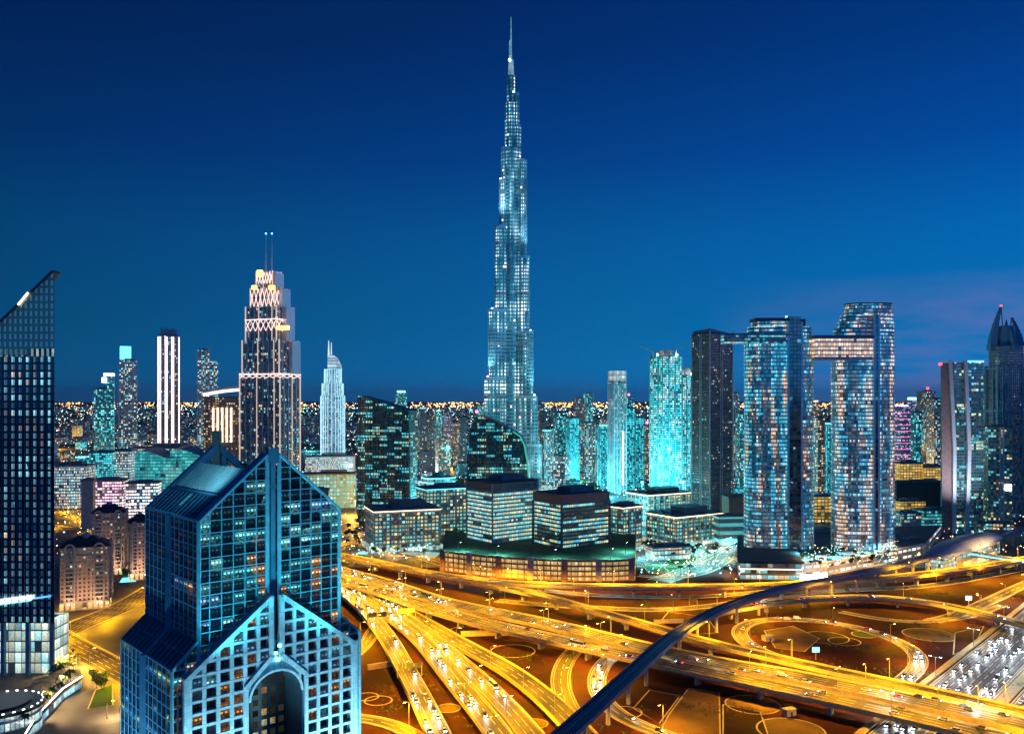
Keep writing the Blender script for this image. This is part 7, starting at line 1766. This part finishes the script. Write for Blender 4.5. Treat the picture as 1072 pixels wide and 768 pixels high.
def palm_proto(seed, h):
    rg = random.Random(seed); r = bpy.data.objects.new('palm_tree', None); COL.objects.link(r)
    b = MB(); b.cone(0, 0, 0, h, .26, .17, 8); b.build('trunk', M['trunk'], r); b = MB()
    for i in range(14):
        a = 2 * math.pi * i / 14 + rg.uniform(-.2, .2); L = rg.uniform(2.6, 3.4); up = rg.uniform(.2, 1.5); prev = None
        for j in range(5):
            f = j / 4; x = L * f; z = h + up * math.sin(f * 2.2) * 1.2 - 2.0 * f * f; wd = .75 * math.sin(.35 + f * 2.6) + .05
            c_, s_ = math.cos(a), math.sin(a); l = (x * c_ - wd * s_, x * s_ + wd * c_, z - .25); m_ = (x * c_, x * s_, z); q = (x * c_ + wd * s_, x * s_ - wd * c_, z - .25)
            if prev: b.face([prev[0], l, m_, prev[1]]); b.face([prev[1], m_, q, prev[2]])
            prev = (l, m_, q)
    b.build('crown', M['palm'], r); return r
TP_ = {'round leafy tree': tree_proto(1, 8.5, 3.4, M['leaf']), 'pale olive tree': tree_proto(2, 7.0, 3.0, M['leaf2']), 'date palm': palm_proto(3, 8.5)}
tu = set(); tc_ = {}
def put_tree(kind, x, y, z, sc, where):
    o = TP_[kind] if kind not in tu else copy_tree(TP_[kind]); tu.add(kind); o.location = (x, y, z); o.scale = (sc, sc, sc); o.rotation_euler = (0, 0, random.uniform(0, 6.28))
    k_ = (kind, where); tc_[k_] = tc_.get(k_, 0) + 1; o['label'] = f'{kind} {where}' + ('' if tc_[k_] == 1 else f', {nth(tc_[k_] - 1)} from the near side'); o['category'] = 'tree'; o['group'] = 'trees ' + where
rng = random.Random(21)
def grove(kind, n, pix, where, z=0, sc=(.8, 1.3)):
    (xa, ya), (xb, yb) = pix; P_ = sorted([(rng.uniform(xa, xb), rng.uniform(ya, yb)) for _ in range(n)], key=lambda q: -q[1])
    for px, py in P_: x, y = G(px, py, z); put_tree(kind, x, y, z, rng.uniform(*sc), where)
for px, py in ((26, 764), (36, 752), (46, 745), (54, 737), (62, 730), (68, 722), (56, 716), (74, 716), (64, 712)):
    x, y = G(px, py, TZ); put_tree('date palm', x, y, TZ, rng.uniform(.8, 1.05), 'on the terrace building roof')
grove('date palm', 10, ((56, 690), (84, 708)), 'beside the slanted glass tower columns', 0, (.5, .8))
grove('round leafy tree', 12, ((58, 682), (84, 700)), 'between the street and the slanted glass tower', 0, (.4, .7))
grove('round leafy tree', 6, ((95, 712), (112, 724)), 'on the lawn by the terrace building', 0, (.6, .9))
grove('round leafy tree', 22, ((372, 566), (462, 582)), 'in front of the low teal office', 0, (.5, .95))
grove('date palm', 10, ((470, 562), (486, 580)), 'beside the striped office block')
grove('round leafy tree', 24, ((640, 566), (745, 582)), 'around the roundabout plaza', 0, (.6, 1.0))
grove('date palm', 14, ((690, 578), (775, 604)), 'along the plaza road')
grove('round leafy tree', 24, ((560, 490), (690, 524)), 'in the dark park below the spire', 0, (1, 1.6))
grove('pale olive tree', 16, ((838, 580), (935, 592)), 'on the twin tower pool deck', 12.5, (.5, .9))
grove('date palm', 12, ((840, 580), (930, 594)), 'on the twin tower pool deck', 12.5, (.5, .8))
grove('round leafy tree', 12, ((440, 500), (490, 524)), 'around the wavy banded pavilion', 0, (.8, 1.3))
grove('round leafy tree', 10, ((125, 590), (146, 612)), 'behind the arched apartment block', 0, (.8, 1.3))
grove('pale olive tree', 14, ((318, 478), (374, 492)), 'by the sail crowned tower', 0, (1, 1.6))
grove('round leafy tree', 14, ((100, 478), (215, 492)), 'on the mall lawn behind the gabled tower', 0, (1, 1.5))
grove('pale olive tree', 8, ((360, 545), (374, 570)), 'left of the wide black tower', 0, (.9, 1.3))
grove('round leafy tree', 8, ((935, 556), (985, 568)), 'by the teal hall near the station', 0, (.7, 1.1))
# small site huts beside the loop roads
for px, py, w, lab in ((804, 670, 7, 'small pale hut in the planted loop beside the metro viaduct'), (826, 748, 6, 'small pump hut next to the round dry bed')):
    x, y = G(px, py); r = thing('service_hut', lab, 'hut', (x, y, 0)); b = MB(); b.box(x, y, w, w * .7, 0, 3.2, .4); b.build('wall', M['cream'], r); b = MB(); b.box(x, y, w + .8, w * .7 + .8, 3.2, 3.5, .4); b.build('roof', M['greyroof'], r); b = MB(); b.box(x + math.cos(.4 - math.pi / 2) * (w * .35 + .05), y + math.sin(.4 - math.pi / 2) * (w * .35 + .05), 1.1, .12, 0, 2.2, .4); b.build('door', M['darkmetal'], r)
# lit roadside billboard
for px, py, lab, mt in ((1014, 634, 'cyan lit roadside advertising board on the verge before the station', 'g_cyan'), (854, 690, 'small blue lit sign board beside the raised motorway', 'g_cyan2'), (76, 528, 'white lit billboard on the street behind the slanted glass tower', 'g_white')):
    x, y = G(px, py); r = thing('billboard', lab, 'billboard', (x, y, 0)); b = MB(); b.box(x, y, .5, .5, 0, 4.6); b.build('post', M['metal'], r); b = MB(); b.box(x, y, 5, .5, 4.6, 8.2); b.build('board_frame', M['darkmetal'], r); b = MB(); b.box(x, y - .3, 4.6, .08, 4.8, 8.0); b.build('board_face', M[mt], r)

# pale concrete abutments that catch the sodium light under the decks
for px, py, w, h_, a, lab in ((508, 665, 34, 3.4, .12, 'long pale abutment wall under the raised motorway'), (398, 699, 16, 3.0, .5, 'short pale abutment wall beside the steep ramp'), (602, 672, 20, 3.2, -.5, 'pale abutment wall where the slip road dives under the motorway'), (700, 652, 22, 2.6, .1, 'low pale wall behind the motorway near the metro viaduct')):
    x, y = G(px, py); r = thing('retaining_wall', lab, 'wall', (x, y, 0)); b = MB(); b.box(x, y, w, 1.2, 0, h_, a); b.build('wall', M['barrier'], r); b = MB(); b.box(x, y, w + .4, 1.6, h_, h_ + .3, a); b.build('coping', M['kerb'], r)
# scrub and ground cover between the ramps
rng = random.Random(8); b = MB(); rl = [(p, w_ / 2 + 2.5) for k_ in ROADS for (Pq, z_, w_, n_) in [ROADS[k_]] for p in Pq.p[::2] if p.y < 900]
cl_ = [(rng.uniform(360, 1072), rng.uniform(615, 790)) for _ in range(150)]; nsh = 0
for cx_, cy_ in cl_:
    x0, y0 = G(cx_, cy_); rad = rng.uniform(4, 15)
    for _ in range(int(rad * 3.2)):
        x, y = x0 + rng.gauss(0, rad * .5), y0 + rng.gauss(0, rad * .5)
        if any((p.x - x) ** 2 + (p.y - y) ** 2 < rr * rr for p, rr in rl): continue
        s_ = rng.uniform(.35, 1.1)
        for _ in range(7):
            c_ = Vector((x + rng.gauss(0, .5) * s_, y + rng.gauss(0, .5) * s_, rng.uniform(.1, .9) * s_)); u = Vector((rng.gauss(0, 1), rng.gauss(0, 1), rng.gauss(0, .6))).normalized() * .42 * s_; v = u.cross(Vector((rng.gauss(0, 1), rng.gauss(0, 1), 1))).normalized() * .3 * s_
            b.face([tuple(c_ - u), tuple(c_ - v), tuple(c_ + u), tuple(c_ + v)])
        nsh += 1
o = b.build('ground_cover', M['leaf2']); o['kind'] = 'stuff'
# ================================================================ the humid evening air
hm = bpy.data.materials.new('evening_haze'); hm.use_nodes = True; ht = hm.node_tree; ht.nodes.clear()
ho_ = ht.nodes.new('ShaderNodeOutputMaterial'); hv = ht.nodes.new('ShaderNodeVolumePrincipled'); ht.links.new(hv.outputs[0], ho_.inputs['Volume'])
hv.inputs['Color'].default_value = (.75, .88, .95, 1); hv.inputs['Density'].default_value = 1.5e-5; hv.inputs['Anisotropy'].default_value = .35
b = MB(); b.box(0, 0, 141000, 141000, -1.0, 838.0); hz_ = b.build('haze', hm); hz_['kind'] = 'stuff'
